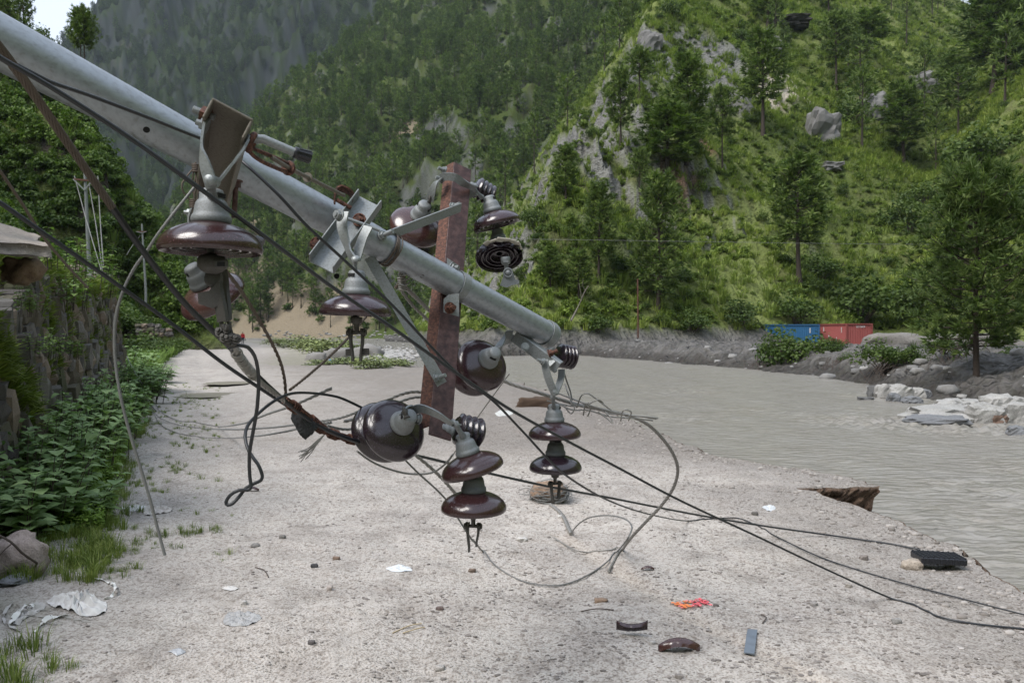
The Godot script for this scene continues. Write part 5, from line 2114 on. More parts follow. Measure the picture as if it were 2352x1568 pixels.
	lb.strap(pl, [Vector3(0, 0.1, 1)], 0.036, 0.006)
	part("hanger_strap", lb, M.zinc, pole)
	# rusty wire lashing where the guy strand is tied on
	lb = MB.new()
	for q in [[[446, 380, 2.5], [452, 420, 2.5], [442, 470, 2.5], [446, 520, 2.5]], [[452, 378, 2.5], [446, 430, 2.5], [449, 480, 2.5], [452, 528, 2.5]], [[440, 390, 2.5], [418, 420, 2.48], [420, 440, 2.48], [446, 470, 2.5]], [[454, 385, 2.5], [455, 450, 2.5], [444, 500, 2.5], [449, 524, 2.5]], [[449, 372, 2.5], [440, 418, 2.5], [446, 452, 2.5], [455, 512, 2.5]]]:
		lb.tube(path_of(q), [0.0026], 5)
	for i in 5:
		ring(lb, P(449, 378 + i * 4, 2.5), Vector3(0.1, 1, 0), 0.010, 0.0024, 14)
		ring(lb, P(446, 460 + i * 4, 2.5), Vector3(0.1, 1, 0), 0.014, 0.0024, 14)
	part("wire_binding", lb, M.strand_brown, pole)


func make_middle_arm():
	var p0 := P(738, 615, 2.86)
	var p1 := P(850, 463, 3.02)
	var arm := MB.new()
	channel(arm, p0, p1, Vector3(0.90, -0.42, 0.05), Vector3(-0.1, 0.1, 1.0), 0.100, 0.046, 0.006)
	var a := part("crossarm", arm, M.zinc, pole)
	a.set_meta("label", "clean galvanised channel crossarm bolted on in the middle")
	for s in [[825, 505, 0.030], [727, 560, 0.030]]:
		var k := MB.new()
		var q := P(s[0], s[1], 2.95)
		k.bolt(q, Vector3(-0.1, 0.1, 1), 0.019, 0.016, 0.008, true)
		ring(k, q + Vector3(0, 0, 0.004), Vector3(-0.1, 0.1, 1), 0.023, 0.003, 20)
		part("square_nut", k, M.rust, pole)
	for s in [[748, 578], [827, 582], [773, 634]]:
		var k := MB.new()
		k.tube([P(s[0], s[1], 2.93), P(s[0], s[1], 2.90)], [0.010], 16)
		part("bolt_hole_shade", k, M.hole_shade, pole)  # black plug painting the shade of a hole in the channel
	var rod := MB.new()
	rod.tube([P(792, 500, 2.9), P(846, 519, 2.93), P(872, 529, 2.94)], [0.0065], 10)
	part("through_rod", rod, M.zinc, pole)
	# rusty clevis on the upper edge
	var cl := MB.new()
	var cp := bent([[768, 468, 2.94], [770, 444, 2.94], [779, 433, 2.95], [800, 440, 2.98], [812, 456, 3.0], [806, 468, 2.98]])
	cl.strap(cp, [Vector3(0.2, 0.3, 1)], 0.045, 0.006)
	cl.tube([P(772, 458, 2.93), P(806, 478, 2.95)], [0.008], 10)
	part("clevis", cl, M.rust, pole)
	var nt := MB.new()
	nt.bolt(P(779, 494, 2.80), Vector3(-0.6, 0.15, 0.8), 0.0165, 0.016, 0.005)
	part("nut", nt, M.zinc, pole)
	# V of twisted hanger straps
	var v := MB.new()
	var l1 := bent([[790, 486, 2.845], [785, 511, 2.835], [788, 535, 2.83], [796, 561, 2.83], [803, 582, 2.82], [819, 604, 2.81]])
	v.strap(l1, spin_wide(l1.size(), Vector3(1, 0.0, 0.35), Vector3(0.45, 0.5, 0.9)), 0.040, 0.006)
	part("hanger_strap", v, M.zinc, pole)
	v = MB.new()
	var l2 := bent([[846, 520, 2.88], [834, 544, 2.87], [827, 564, 2.86], [820, 588, 2.85], [817, 600, 2.84]])
	v.strap(l2, spin_wide(l2.size(), Vector3(1, 0.3, 0.3), Vector3(0.95, 0.3, 0.3)), 0.040, 0.006)
	part("hanger_strap", v, M.zinc, pole)
	var pn := MB.new()
	pn.lathe([[0.0, 0.010], [0.010, 0.008], [0.0155, 0.003], [0.0165, -0.002], [0.0, -0.002]], Transform3D(basis_y(Vector3(0.05, 0.75, 0.65)), P(816.5, 594, 2.80)), 18)
	part("pin", pn, M.zinc, pole)


func bar_at(y: float) -> Vector3:   # the corner edge of the rusty angle at this row
	var a := P(1042, 372, 3.95)
	var b := P(985, 985, 3.12)
	var lo := 0.0
	var hi := 1.0
	for i in 40:
		var t := (lo + hi) * 0.5
		var q := cam.affine_inverse() * a.lerp(b, t)
		if 784.0 - q.y / -q.z * F < y: lo = t
		else: hi = t
	return a.lerp(b, lo)


func make_rusty_arm():
	var a := P(1042, 372, 3.95)
	var b := P(985, 985, 3.12)
	var d := (b - a).normalized()
	var right := Vector3(0.80, -0.02, -0.60)
	right = (right - d * right.dot(d)).normalized()
	var leftw := Vector3(-0.72, 0.05, -0.69)
	leftw = (leftw - d * leftw.dot(d)).normalized()
	var L := a.distance_to(b)
	var web := MB.new()
	var nn := right.cross(d).normalized()
	web.box(Transform3D(Basis(right, d, right.cross(d)), (a + b) * 0.5 + right * 0.050 + d * 0.012), Vector3(0.100, L + 0.024, 0.007), 0.002)
	var w := part("crossarm", web, M.rust_web, pole)
	w.set_meta("label", "rusty brown steel crossarm standing upright behind the pole")
	var fl := MB.new()
	fl.box(Transform3D(Basis(leftw, d, leftw.cross(d)), (a + b) * 0.5 + leftw * 0.030 - d * 0.006), Vector3(0.062, L - 0.012, 0.0075), 0.002)
	part("flange", fl, M.rust, pole)
	var front := (Vector3(0, 0, 1) - d * d.z).normalized()
	# braces from the pole to the arm
	for s in [[[880, 545, 3.16], [1058, 476, 3.72], Vector3(0.3, 1, 0.1)], [[848, 590, 3.20], [1015, 882, 3.17], Vector3(1, 0.5, 0)]]:
		var k := MB.new()
		k.strap([P(s[0][0], s[0][1], s[0][2]), P(s[1][0], s[1][1], s[1][2])], [s[2]], 0.042, 0.006)
		part("brace", k, M.zinc, pole)
	for s in [[1040, 474, 3.73, Vector3(0.75, 0.22, 0.6), 0.030], [1003, 868, 3.16, Vector3(0.85, 0.3, 0.5), 0.030], [878, 541, 3.15, Vector3(0.75, 0.22, 0.6), 0.048], [1021, 391, 3.90, Vector3(-0.85, 0.25, 0.5), 0.022], [1016, 412, 3.85, Vector3(-0.85, 0.25, 0.5), 0.022], [948, 942, 3.10, Vector3(-0.6, 0.4, 0.7), 0.018], [962, 962, 3.07, Vector3(-0.8, 0.25, 0.6), 0.026], [1040, 613, 3.48, Vector3(0.8, -0.1, 0.6), 0.020]]:
		var k := MB.new()
		k.bolt(P(s[0], s[1], s[2]), s[3], 0.0155, 0.014, s[4])
		part("bolt", k, M.zinc, pole)
	# ears of the clamp band that hold the arm to the pole
	var e := MB.new()
	e.prism(PackedVector2Array([Vector2(-0.026, 0.035), Vector2(0.028, 0.0), Vector2(0.028, -0.028), Vector2(-0.026, -0.028)]), 0.006, Transform3D(Basis.IDENTITY, P(1040, 610, 3.50)))
	part("clamp_ear", e, M.zinc, pole)
	e = MB.new()
	e.prism(PackedVector2Array([Vector2(-0.032, 0.03), Vector2(-0.01, 0.05), Vector2(0.034, 0.055), Vector2(0.034, -0.045), Vector2(-0.032, -0.026)]), 0.007, Transform3D(Basis.IDENTITY, P(1036, 703, 3.40)))
	part("clamp_ear", e, M.zinc, pole)
	e = MB.new()
	e.bolt(P(1033, 707, 3.38), Vector3(0.55, 0.05, 0.85), 0.019, 0.018, 0.022, true)
	part("square_nut", e, M.rust, pole)
	# curved straps that carry the end insulators
	for s in [[[[1012, 408, 3.83], [1028, 405, 3.80], [1046, 408, 3.80], [1062, 419, 3.84], [1078, 427, 3.88], [1092, 432, 3.92]], Vector3(-0.25, 1, 0.35), Vector3(0.2, 0.35, 1), 0.038], [[[1012, 410, 3.83], [1004, 418, 3.82], [996, 430, 3.84], [990, 446, 3.86], [986, 462, 3.88]], Vector3(0.6, 0.2, 0.8), Vector3(0.9, 0.2, 0.4), 0.040], [[[948, 942, 3.08], [968, 938, 3.04], [992, 946, 3.02], [1014, 958, 3.03], [1034, 971, 3.05], [1054, 978, 3.07]], Vector3(-0.25, 1, 0.35), Vector3(0.2, 0.45, 0.9), 0.036], [[[950, 940, 3.08], [938, 936, 3.05], [926, 944, 3.02], [916, 956, 3.0]], Vector3(0.5, 0.5, 0.7), Vector3(0.6, 0.75, 0.2), 0.036]]:
		var l := bent(s[0])
		var k := MB.new()
		k.strap(l, spin_wide(l.size(), s[1], s[2]), s[3], 0.006)
		part("hanger_strap", k, M.zinc, pole)
	var st := MB.new()
	st.strap(bent([[1060, 440, 4.0], [1072, 448, 4.0], [1084, 444, 3.98], [1094, 440, 3.96]]), [Vector3(0, 0.9, 0.4)], 0.036, 0.006)
	part("hanger_strap", st, M.zinc, pole)


func make_tip_bracket():
	var br := MB.new()
	channel(br, P(1180, 772, 3.80), P(1281, 846, 3.74), Vector3(0.58, 0.72, 0.35), Vector3(0.5, -0.3, -0.8), 0.058, 0.04, 0.006)
	var a := part("crossarm", br, M.zinc, pole)
	a.set_meta("label", "short galvanised channel bolted under the pole's tip")
	# leg of the end band and its bolt
	var e := MB.new()
	e.strap(bent([[1266, 798, 3.83], [1256, 810, 3.80], [1258, 824, 3.76], [1270, 836, 3.73]]), [Vector3(0.9, 0.2, 0.3)], 0.034, 0.006)
	part("clamp_ear", e, M.zinc, pole)
	e = MB.new()
	e.bolt(P(1262, 812, 3.75), Vector3(0.9, 0.35, 0.2), 0.016, 0.016, 0.026, true)
	part("square_nut", e, M.rust, pole)
	e = MB.new()
	e.bolt(P(1206, 796, 3.74), Vector3(0.1, 0.2, 1), 0.015, 0.01)
	part("nut", e, M.zinc, pole)
	e = MB.new()
	e.bolt(P(1247, 830, 3.68), Vector3(-0.85, 0.3, 0.4), 0.013, 0.012, 0.02)
	part("bolt", e, M.zinc, pole)
	for s in [[[[1176, 768, 3.80], [1160, 770, 3.76], [1152, 784, 3.72], [1144, 798, 3.68]], Vector3(0.2, 0.9, 0.4), Vector3(0.9, 0.3, 0.3), 0.042], [[[1180, 776, 3.82], [1165, 782, 3.80], [1150, 790, 3.76]], Vector3(0.2, 0.9, 0.4), Vector3(0.5, 0.8, 0.3), 0.042], [[[1251, 826, 3.70], [1254, 848, 3.69], [1260, 870, 3.69], [1268, 890, 3.70], [1276, 908, 3.71]], Vector3(0.9, 0.1, 0.4), Vector3(0.88, 0.3, 0.35), 0.036], [[[1290, 848, 3.80], [1289, 866, 3.79], [1283, 886, 3.77], [1274, 906, 3.74]], Vector3(0.85, 0.2, 0.5), Vector3(0.9, 0.3, 0.3), 0.034]]:
		var l := bent(s[0])
		var k := MB.new()
		k.strap(l, spin_wide(l.size(), s[1], s[2]), s[3], 0.006)
		part("hanger_strap", k, M.zinc, pole)
	e = MB.new()
	e.bolt(P(1276, 901, 3.68), Vector3(0.3, 0.1, 1), 0.011, 0.012, 0.006)
	part("bolt", e, M.zinc, pole)


# ---------------------------------------------------------------- porcelain disc insulators
const SHELL := [[0.036, 0.052], [0.050, 0.047], [0.066, 0.042], [0.086, 0.034], [0.104, 0.023], [0.117, 0.011], [0.1245, -0.002], [0.1270, -0.013], [0.1255, -0.022], [0.121, -0.026], [0.117, -0.022], [0.114, -0.010], [0.106, -0.001], [0.100, -0.003], [0.0965, -0.020], [0.092, -0.020], [0.088, 0.001], [0.080, 0.003], [0.0765, 0.001], [0.0735, -0.018], [0.069, -0.018], [0.065, 0.003], [0.056, 0.004], [0.0525, 0.002], [0.0495, -0.016], [0.045, -0.016], [0.041, 0.004], [0.016, 0.004]]
const CAP := [[0.0, 0.136], [0.017, 0.136], [0.0265, 0.132], [0.0295, 0.125], [0.0300, 0.108], [0.0335, 0.105], [0.0375, 0.100], [0.0400, 0.092], [0.0425, 0.076], [0.0440, 0.070], [0.0475, 0.066], [0.0490, 0.060], [0.0485, 0.053], [0.0460, 0.048], [0.0380, 0.046]]


func disc(o: Node3D, c: Vector3, axis: Vector3, size: float, m: Material, limit = null, spin := 0.0, cap_m: Material = null, chip := Color(5.5, 13, 13)):
	# c: the middle of the rim; axis points to the metal cap
	var t := Transform3D(basis_y(axis, spin).scaled_local(Vector3.ONE * size), c)
	var s := MB.new()
	s.lathe(SHELL, t, 56 if limit == null else 120, limit, chip)
	part("shell", s, m, o)
	var k := MB.new()
	k.lathe(CAP, t, 36)
	part("cap", k, cap_m if cap_m else M.cap_iron, o)
	var q := t.basis.orthonormalized()
	for a in [0.35, 0.35 + PI]:   # black boxes paint the shade in the cap's socket windows
		var sl := MB.new()
		var rad := (q.x * cos(a) + q.z * sin(a))
		sl.box(Transform3D(Basis(rad.cross(q.y), q.y, rad), t * (Vector3(cos(a), 0, sin(a)) * 0.0285 + Vector3(0, 0.117, 0))), Vector3(0.028, 0.011, 0.006) * size)
		part("socket_window_shade", sl, M.hole_shade, o)
	var p := MB.new()
	p.lathe([[0.010, 0.006], [0.010, -0.022], [0.0085, -0.026], [0.0165, -0.030], [0.0175, -0.036], [0.0, -0.040]], t, 16)
	part("pin", p, M.dark_iron, o)


func eye_link(o: Node3D, at: Vector3, to: Vector3, r := 0.0085, m: Material = null):   # ball link from a strap's pin to a cap
	var b := MB.new()
	var d := (to - at).normalized()
	b.tube([at - d * 0.004, at.lerp(to, 0.3), at.lerp(to, 0.7), to + d * 0.004], [r * 1.5, r, r, r * 1.5], 12)
	part("ball_link", b, m if m else M.cap_iron, o)
	b = MB.new()
	ring(b, at, d.cross(Vector3(0.2, 0.1, 1)).normalized(), r * 1.7, r * 0.75, 16)
	part("eye", b, m if m else M.cap_iron, o)


func fork(o: Node3D, top: Vector3, down: Vector3, side: Vector3, s: float, broken := 0):
	# socket clevis and clamp jaws below the last pin
	var d := down.normalized()
	var sd := (side - d * side.dot(d)).normalized()
	var f := d.cross(sd)
	var b := MB.new()
	b.lathe([[0.0, 0.0], [0.021, 0.0], [0.023, -0.006], [0.021, -0.022], [0.012, -0.028], [0.0095, -0.034], [0.0095, -0.062], [0.0, -0.062]], Transform3D(basis_y(-d).scaled_local(Vector3.ONE * s), top), 20)
	part("socket", b, M.dark_iron, o)
	b = MB.new()
	b.tube([top + d * 0.060 * s - sd * 0.036 * s, top + d * 0.060 * s + sd * 0.036 * s], [0.0075 * s], 10)
	b.bolt(top + d * 0.060 * s - sd * 0.030 * s, -sd, 0.013 * s, 0.010 * s)
	b.bolt(top + d * 0.060 * s + sd * 0.030 * s, sd, 0.012 * s, 0.008 * s)
	part("clevis_pin", b, M.dark_iron, o)
	for e in [-1.0, 1.0]:
		b = MB.new()
		var pts := []
		var w := []
		for i in 9:
			var q := i / 8.0
			pts.append(top + d * (0.045 + 0.125 * q * (1.0 if e < 0 or broken == 0 else 0.8)) * s + sd * e * (0.020 + 0.004 * sin(q * 5.0)) * s + f * 0.010 * q * s)
			w.append((f + sd * 0.1 * q).normalized())
		b.strap(pts, w, 0.026 * s, 0.007 * s)
		if broken == 0:
			b.box(Transform3D(Basis(sd, d, f), top + d * 0.135 * s + sd * e * 0.034 * s), Vector3(0.026, 0.026, 0.010) * s, 0.002)
		part("clamp_jaw", b, M.dark_iron, o)


func ribbed(o: Node3D, c: Vector3, axis: Vector3, r: float, n: int, pitch: float, limit = null):   # the ribbed underside of a broken disc, seen end on
	var b := MB.new()
	var prof := [[0.0, 0.004], [r * 0.72, 0.004]]
	for i in n:
		var y := -pitch * i
		prof.append_array([[r * 0.80, y], [r * 0.97, y - pitch * 0.22], [r, y - pitch * 0.42], [r * 0.96, y - pitch * 0.60], [r * 0.78, y - pitch * 0.72]])
	prof.append_array([[r * 0.7, -pitch * n], [0.0, -pitch * n]])
	b.lathe(prof, Transform3D(basis_y(axis), c), 40, limit, Color(5.5, 13, 13))
	part("ribs", b, M.porcelain_dark, o)


func make_insulators():
	var up := Vector3.UP
	# 1 hanging from the near arm
	var o := thing("insulator", "large red brown disc insulator hanging nearest to the viewer from the first crossarm", "insulator", P(484, 560, 2.06))
	disc(o, P(484, 557, 2.06), Vector3(0.015, 1, -0.01), 1.03, M.porcelain_red)
	eye_link(o, P(487, 422, 1.97), P(488, 452, 2.03), 0.009)
	var b := MB.new()
	b.lathe([[0.0, 0.012], [0.030, 0.010], [0.037, 0.0], [0.036, -0.020], [0.026, -0.030], [0.014, -0.036], [0.0, -0.036]], Transform3D(basis_y(Vector3(0.05, 1, 0)), P(487, 596, 2.05)), 24)
	b.box(Transform3D(Basis(Vector3.BACK, 0.05), P(507, 606, 2.0)), Vector3(0.034, 0.026, 0.02), 0.006)
	part("socket", b, M.dark_iron, o)
	b = MB.new()
	b.box(Transform3D(Basis.IDENTITY, P(507, 606.5, 1.988)), Vector3(0.018, 0.011, 0.004))
	part("socket_window_shade", b, M.hole_shade, o)  # black block painting the shade inside this window
	# dead end clamp below it
	o = thing("dead_end_clamp", "dark iron dead end clamp hanging under the nearest red brown disc", "cable clamp", P(500, 640, 2.1))
	b = MB.new()
	b.lathe([[0.0, 0.02], [0.020, 0.018], [0.024, 0.0], [0.020, -0.022], [0.0, -0.024]], Transform3D(basis_y(Vector3(0.2, 0.2, 1)), P(490, 640, 2.08)), 20)
	b.strap(bent([[493, 618, 2.09], [494, 640, 2.08], [499, 668, 2.07], [507, 708, 2.06], [512, 738, 2.06]]), [Vector3(0.9, 0.2, 0.4)], 0.030, 0.012)
	b.prism(PackedVector2Array([Vector2(-0.046, 0.008), Vector2(-0.018, 0.014), Vector2(0.006, 0.04), Vector2(0.014, -0.02), Vector2(-0.01, -0.032), Vector2(-0.044, -0.020)]), 0.008, Transform3D(Basis(Vector3.UP, 0.2), P(497, 680, 2.06)))
	part("body", b, M.dark_iron, o)
	b = MB.new()
	b.strap(bent([[509, 616, 2.13], [515, 640, 2.13], [517, 672, 2.12], [521, 706, 2.10], [523, 736, 2.09]]), [Vector3(0.8, 0.2, 0.6)], 0.024, 0.010)
	part("keeper", b, M.dark_iron, o)
	b = MB.new()
	for q in [[[508, 736, 2.07], [509, 750, 2.07], [513, 764, 2.07], [521, 770, 2.07], [527, 760, 2.08], [525, 738, 2.08]], [[512, 744, 2.05], [517, 757, 2.05], [523, 745, 2.05]]]:
		b.tube(path_of(q), [0.006], 7)
	part("thimble_loop", b, M.dark_iron, o)
	for s in [[514, 766, 0.5], [524, 779, 0.4], [534, 782, 0.5]]:
		b = MB.new()
		b.tube(path_of([[s[0] - 9, s[1] - 6, 2.09], [s[0] - 10, s[1] + 6, 2.08], [s[0], s[1] + 10, 2.07], [s[0] + 9, s[1] + 3, 2.08], [s[0] + 8, s[1] - 8, 2.09]]), [0.0052], 7)
		b.bolt(P(s[0] - 9, s[1] - 4, 2.07), Vector3(-0.2, 0.5, 1), 0.010, 0.010, 0.006)
		b.bolt(P(s[0] + 8, s[1] - 4, 2.07), Vector3(0.1, 0.5, 1), 0.010, 0.010, 0.006)
		part("u_clamp", b, M.dark_iron, o)
	# 2 at the far end of that arm
	o = thing("insulator", "red brown disc insulator behind the dead end clamp, seen from above", "insulator", P(484, 676, 3.15))
	disc(o, P(484, 676, 3.15), Vector3(-0.34, 0.74, 0.56), 1.06, M.porcelain_rust, null, 0.8, M.iron_dark_cap)
	eye_link(o, P(458, 585, 3.1), P(464, 612, 3.1), 0.010)
	# 3 under the middle arm
	o = thing("insulator", "dark plum disc insulator hanging alone under the middle crossarm", "insulator", P(816, 706, 2.83))
	disc(o, P(816.5, 708, 2.83), Vector3(0.03, 1, 0.0), 1.0, M.porcelain_plum, null, 1.4)
	eye_link(o, P(815, 600, 2.82), P(816, 626, 2.83), 0.0075)
	fork(o, P(818, 728, 2.83), Vector3(0.03, -1, 0), Vector3(1, 0, 0.15), 0.92)
	# 4 the pair behind the top of the rusty arm
	o = thing("insulator", "chipped red brown disc insulator left of the top of the rusty crossarm", "insulator", P(955, 530, 4.0))
	var bite := func(a: float) -> float: return 0.127 if cos(a - 4.4) < 0.75 else 0.100 + 0.012 * sin(a * 9.0)
	disc(o, P(958, 516, 3.98), Vector3(0.36, 0.62, 0.70), 1.08, M.porcelain_rust, bite, 0.3)
	eye_link(o, P(987, 455, 3.88), P(985, 470, 3.9), 0.009, M.dark_iron)
	disc(o, P(948, 556, 4.12), Vector3(0.36, 0.62, 0.70), 1.0, M.porcelain_dark, null, 0.3)
	# 5 the broken string right of the top of the rusty arm
	o = thing("insulator", "broken two disc insulator string right of the top of the rusty crossarm", "insulator", P(1137, 510, 4.05))
	var crack := func(a: float) -> float: return 0.127 if cos(a - 2.9) < 0.86 else 0.108 + 0.006 * sin(a * 23.0)
	disc(o, P(1138, 508, 4.03), Vector3(-0.26, 0.95, 0.02), 0.98, M.porcelain_plum, crack, 0.0)
	eye_link(o, P(1088, 434, 3.95), P(1106, 452, 4.0), 0.009)
	var k := MB.new()
	k.lathe(CAP, Transform3D(basis_y(Vector3(-0.08, 1, -0.05)).scaled_local(Vector3.ONE * 0.98), P(1147, 585, 4.04)), 32)
	part("cap", k, M.cap_iron, o)
	var jag := func(a: float) -> float: return 0.127 if cos(a - 1.2) < 0.1 else 0.090 + 0.030 * absf(sin(a * 4.3)) * absf(sin(a * 1.7 + 0.6))
	k = MB.new()
	k.lathe(SHELL, Transform3D(basis_y(Vector3(-0.12, 0.84, -0.53)).scaled_local(Vector3.ONE * 0.98), P(1147, 584, 4.04)), 140, jag, Color(15, 23, 16))
	part("broken_shell", k, M.porcelain_dark, o)
	k = MB.new()
	for i in 7:   # torn white rim of the shell
		var a := 1.2 - 0.95 + i * 0.30
		var bs := basis_y(Vector3(-0.12, 0.84, -0.53))
		var q := P(1147, 584, 4.04) + (bs.x * cos(a) + bs.z * sin(a)) * 0.112 + bs.y * 0.004
		k.box(Transform3D(Basis(bs.x * cos(a) + bs.z * sin(a), bs.y, bs.z * cos(a) - bs.x * sin(a)).orthonormalized() * Basis(Vector3.UP, 0.3 * sin(i * 2.0)), q), Vector3(0.016 + 0.016 * absf(sin(i * 1.9)), 0.007, 0.036), 0.002)
	part("torn_rim", k, M.biscuit, o)
	k = MB.new()
	k.lathe([[0.0, 0.01], [0.022, 0.01], [0.025, 0.0], [0.022, -0.024], [0.012, -0.03], [0.0095, -0.05], [0.013, -0.062], [0.0, -0.066]], Transform3D(basis_y(Vector3(-0.1, 1, 0.05)), P(1161, 594, 3.98)), 20)
	k.box(Transform3D(Basis.IDENTITY, P(1162, 600, 3.955)), Vector3(0.026, 0.010, 0.006))
	part("socket", k, M.cap_iron, o)
	k = MB.new()
	k.prism(PackedVector2Array([Vector2(-0.014, 0.020), Vector2(0.012, 0.022), Vector2(0.024, 0.006), Vector2(0.034, -0.028), Vector2(0.056, -0.036), Vector2(0.054, -0.052), Vector2(0.020, -0.060), Vector2(-0.006, -0.072), Vector2(-0.040, -0.062), Vector2(-0.026, -0.02)]), 0.014, Transform3D(Basis(Vector3.UP, 0.15), P(1167, 627, 3.97)))
	ring(k, P(1167, 626, 3.955), Vector3(0, 0, 1), 0.021, 0.004, 20)
	k.lathe([[0.0, 0.008], [0.010, 0.006], [0.014, 0.0], [0.0, 0.0]], Transform3D(basis_y(Vector3(0, 0, 1)), P(1167, 626, 3.955)), 16)
	part("clamp_stump", k, M.cap_iron, o)
	# 6 ribbed stump behind it
	o = thing("insulator", "small ribbed black insulator stump behind the broken string at the top", "insulator", P(1118, 446, 4.2))
	ribbed(o, P(1093, 430, 4.22), Vector3(-0.80, 0.42, 0.42), 0.062, 4, 0.026, func(a: float) -> float: return 1.0 if cos(a - 3.6) < 0.8 else 0.046)
	k = MB.new()
	k.lathe(CAP, Transform3D(basis_y(Vector3(-0.80, 0.42, 0.42)).scaled_local(Vector3.ONE * 0.62), P(1100, 440, 4.2)), 24)
	part("cap", k, M.cap_iron, o)
	# 7 the big pair at the foot of the rusty arm
	o = thing("insulator", "pair of blackish disc insulators facing the viewer at the foot of the rusty crossarm", "insulator", P(890, 985, 3.1))
	var ax7 := Vector3(0.54, 0.46, 0.70)
	disc(o, P(908, 985, 3.08), ax7, 1.01, M.porcelain_dark, null, 1.0)
	disc(o, P(881, 989, 3.19), ax7 + Vector3(-0.03, 0.05, 0), 1.03, M.porcelain_dark, null, 2.0)
	eye_link(o, P(930, 946, 2.98), P(934, 958, 2.97), 0.009, M.dark_iron)
	# 8 the red pair below
	o = thing("insulator", "string of two dark red disc insulators hanging lowest, upper disc tilted", "insulator", P(1085, 1110, 3.1))
	disc(o, P(1083, 1070, 3.12), Vector3(-0.27, 0.96, 0.05), 0.99, M.porcelain_red, null, 0.5)
	disc(o, P(1088, 1158, 3.10), Vector3(0.0, 1, 0.02), 1.01, M.porcelain_red, null, 1.9, M.iron_dark_cap)
	eye_link(o, P(1046, 974, 3.06), P(1062, 1000, 3.09), 0.010)
	fork(o, P(1087, 1176, 3.09), Vector3(0.0, -1, 0), Vector3(0.98, 0.1, 0.2), 0.90, 1)
	# 9 ribbed stump there
	o = thing("insulator", "ribbed black insulator stump beside the tilted dark red disc", "insulator", P(1080, 990, 3.25))
	ribbed(o, P(1050, 984, 3.22), Vector3(-0.86, 0.28, 0.42), 0.066, 4, 0.027, func(a: float) -> float: return 1.0 if cos(a - 5.2) < 0.78 else 0.05)
	k = MB.new()
	k.lathe(CAP, Transform3D(basis_y(Vector3(-0.86, 0.28, 0.42)).scaled_local(Vector3.ONE * 0.6), P(1054, 992, 3.2)), 24)
	part("cap", k, M.cap_iron, o)
	# 10 the pair under the pole near its tip
	o = thing("insulator", "pair of plum brown disc insulators facing the viewer left of the pole's tip", "insulator", P(1100, 842, 3.65))
	var ax10 := Vector3(0.48, 0.44, 0.76)
	disc(o, P(1108, 836, 3.62), ax10, 1.0, M.porcelain_plum, null, 2.4)
	disc(o, P(1084, 850, 3.74), ax10 + Vector3(-0.03, 0.05, 0), 1.0, M.porcelain_plum, null, 0.4)
	eye_link(o, P(1143, 800, 3.64), P(1136, 808, 3.56), 0.009)
	# 11 the black pair at the tip
	o = thing("insulator", "string of two black disc insulators hanging level from the pole's tip", "insulator", P(1274, 1030, 3.82))
	disc(o, P(1274, 992, 3.83), Vector3(-0.02, 1, 0.0), 1.0, M.porcelain_plum, null, 0.2)
	disc(o, P(1276, 1068, 3.83), Vector3(0.0, 1, 0.01), 1.0, M.porcelain_dark, null, 2.2, M.iron_dark_cap)
	eye_link(o, P(1270, 910, 3.74), P(1272, 934, 3.80), 0.008)
	fork(o, P(1275, 1086, 3.82), Vector3(0.0, -1, 0), Vector3(0.95, 0.1, -0.35), 0.86, 1)
	# 12 ribbed stump at the tip
	o = thing("insulator", "ribbed grey black insulator stump right behind the pole's tip", "insulator", P(1303, 820, 3.95))
	ribbed(o, P(1284, 816, 3.92), Vector3(-0.86, 0.16, 0.48), 0.060, 4, 0.022)


# ---------------------------------------------------------------- cables, strands and loose wires
func cable(px: Array, r: float, m: Material, label: String, called := "cable", step := 0.03):
	var b := MB.new()
	var line := above_ground(path_of(px, step), r)
	b.tube(line, [r], 8)
	wire_thing(b, label, m, line[0], called, called.replace("_", " "))


func above_ground(line: Array, r: float) -> Array:
	for i in line.size():
		var p: Vector3 = line[i]
		if p.x < bank_x(p.z) and p.z < -3.0 and p.y < 0.3: line[i].y = maxf(p.y, ground_h(p.x, p.z) + r * 0.8)
	return line


func rope(px: Array, r: float, count: int, pitch: float, m: Material, label: String, step := 0.012) -> Array:
	var b := MB.new()
	var line := above_ground(path_of(px, step), r)
	strands(b, line, r * 0.55, count, pitch, r * 0.52, 5)
	wire_thing(b, label, m, line[0], "wire_strand", "wire strand")
	return line


func lifted(px: float, py: float, up := 0.02) -> Array:   # a spot lying on the ground, as [x, y, depth]
	var p := G(px, py, up)
	p = G(px, py, ground_h(p.x, p.z) + up)
	return [px, py, depth_at(p)]


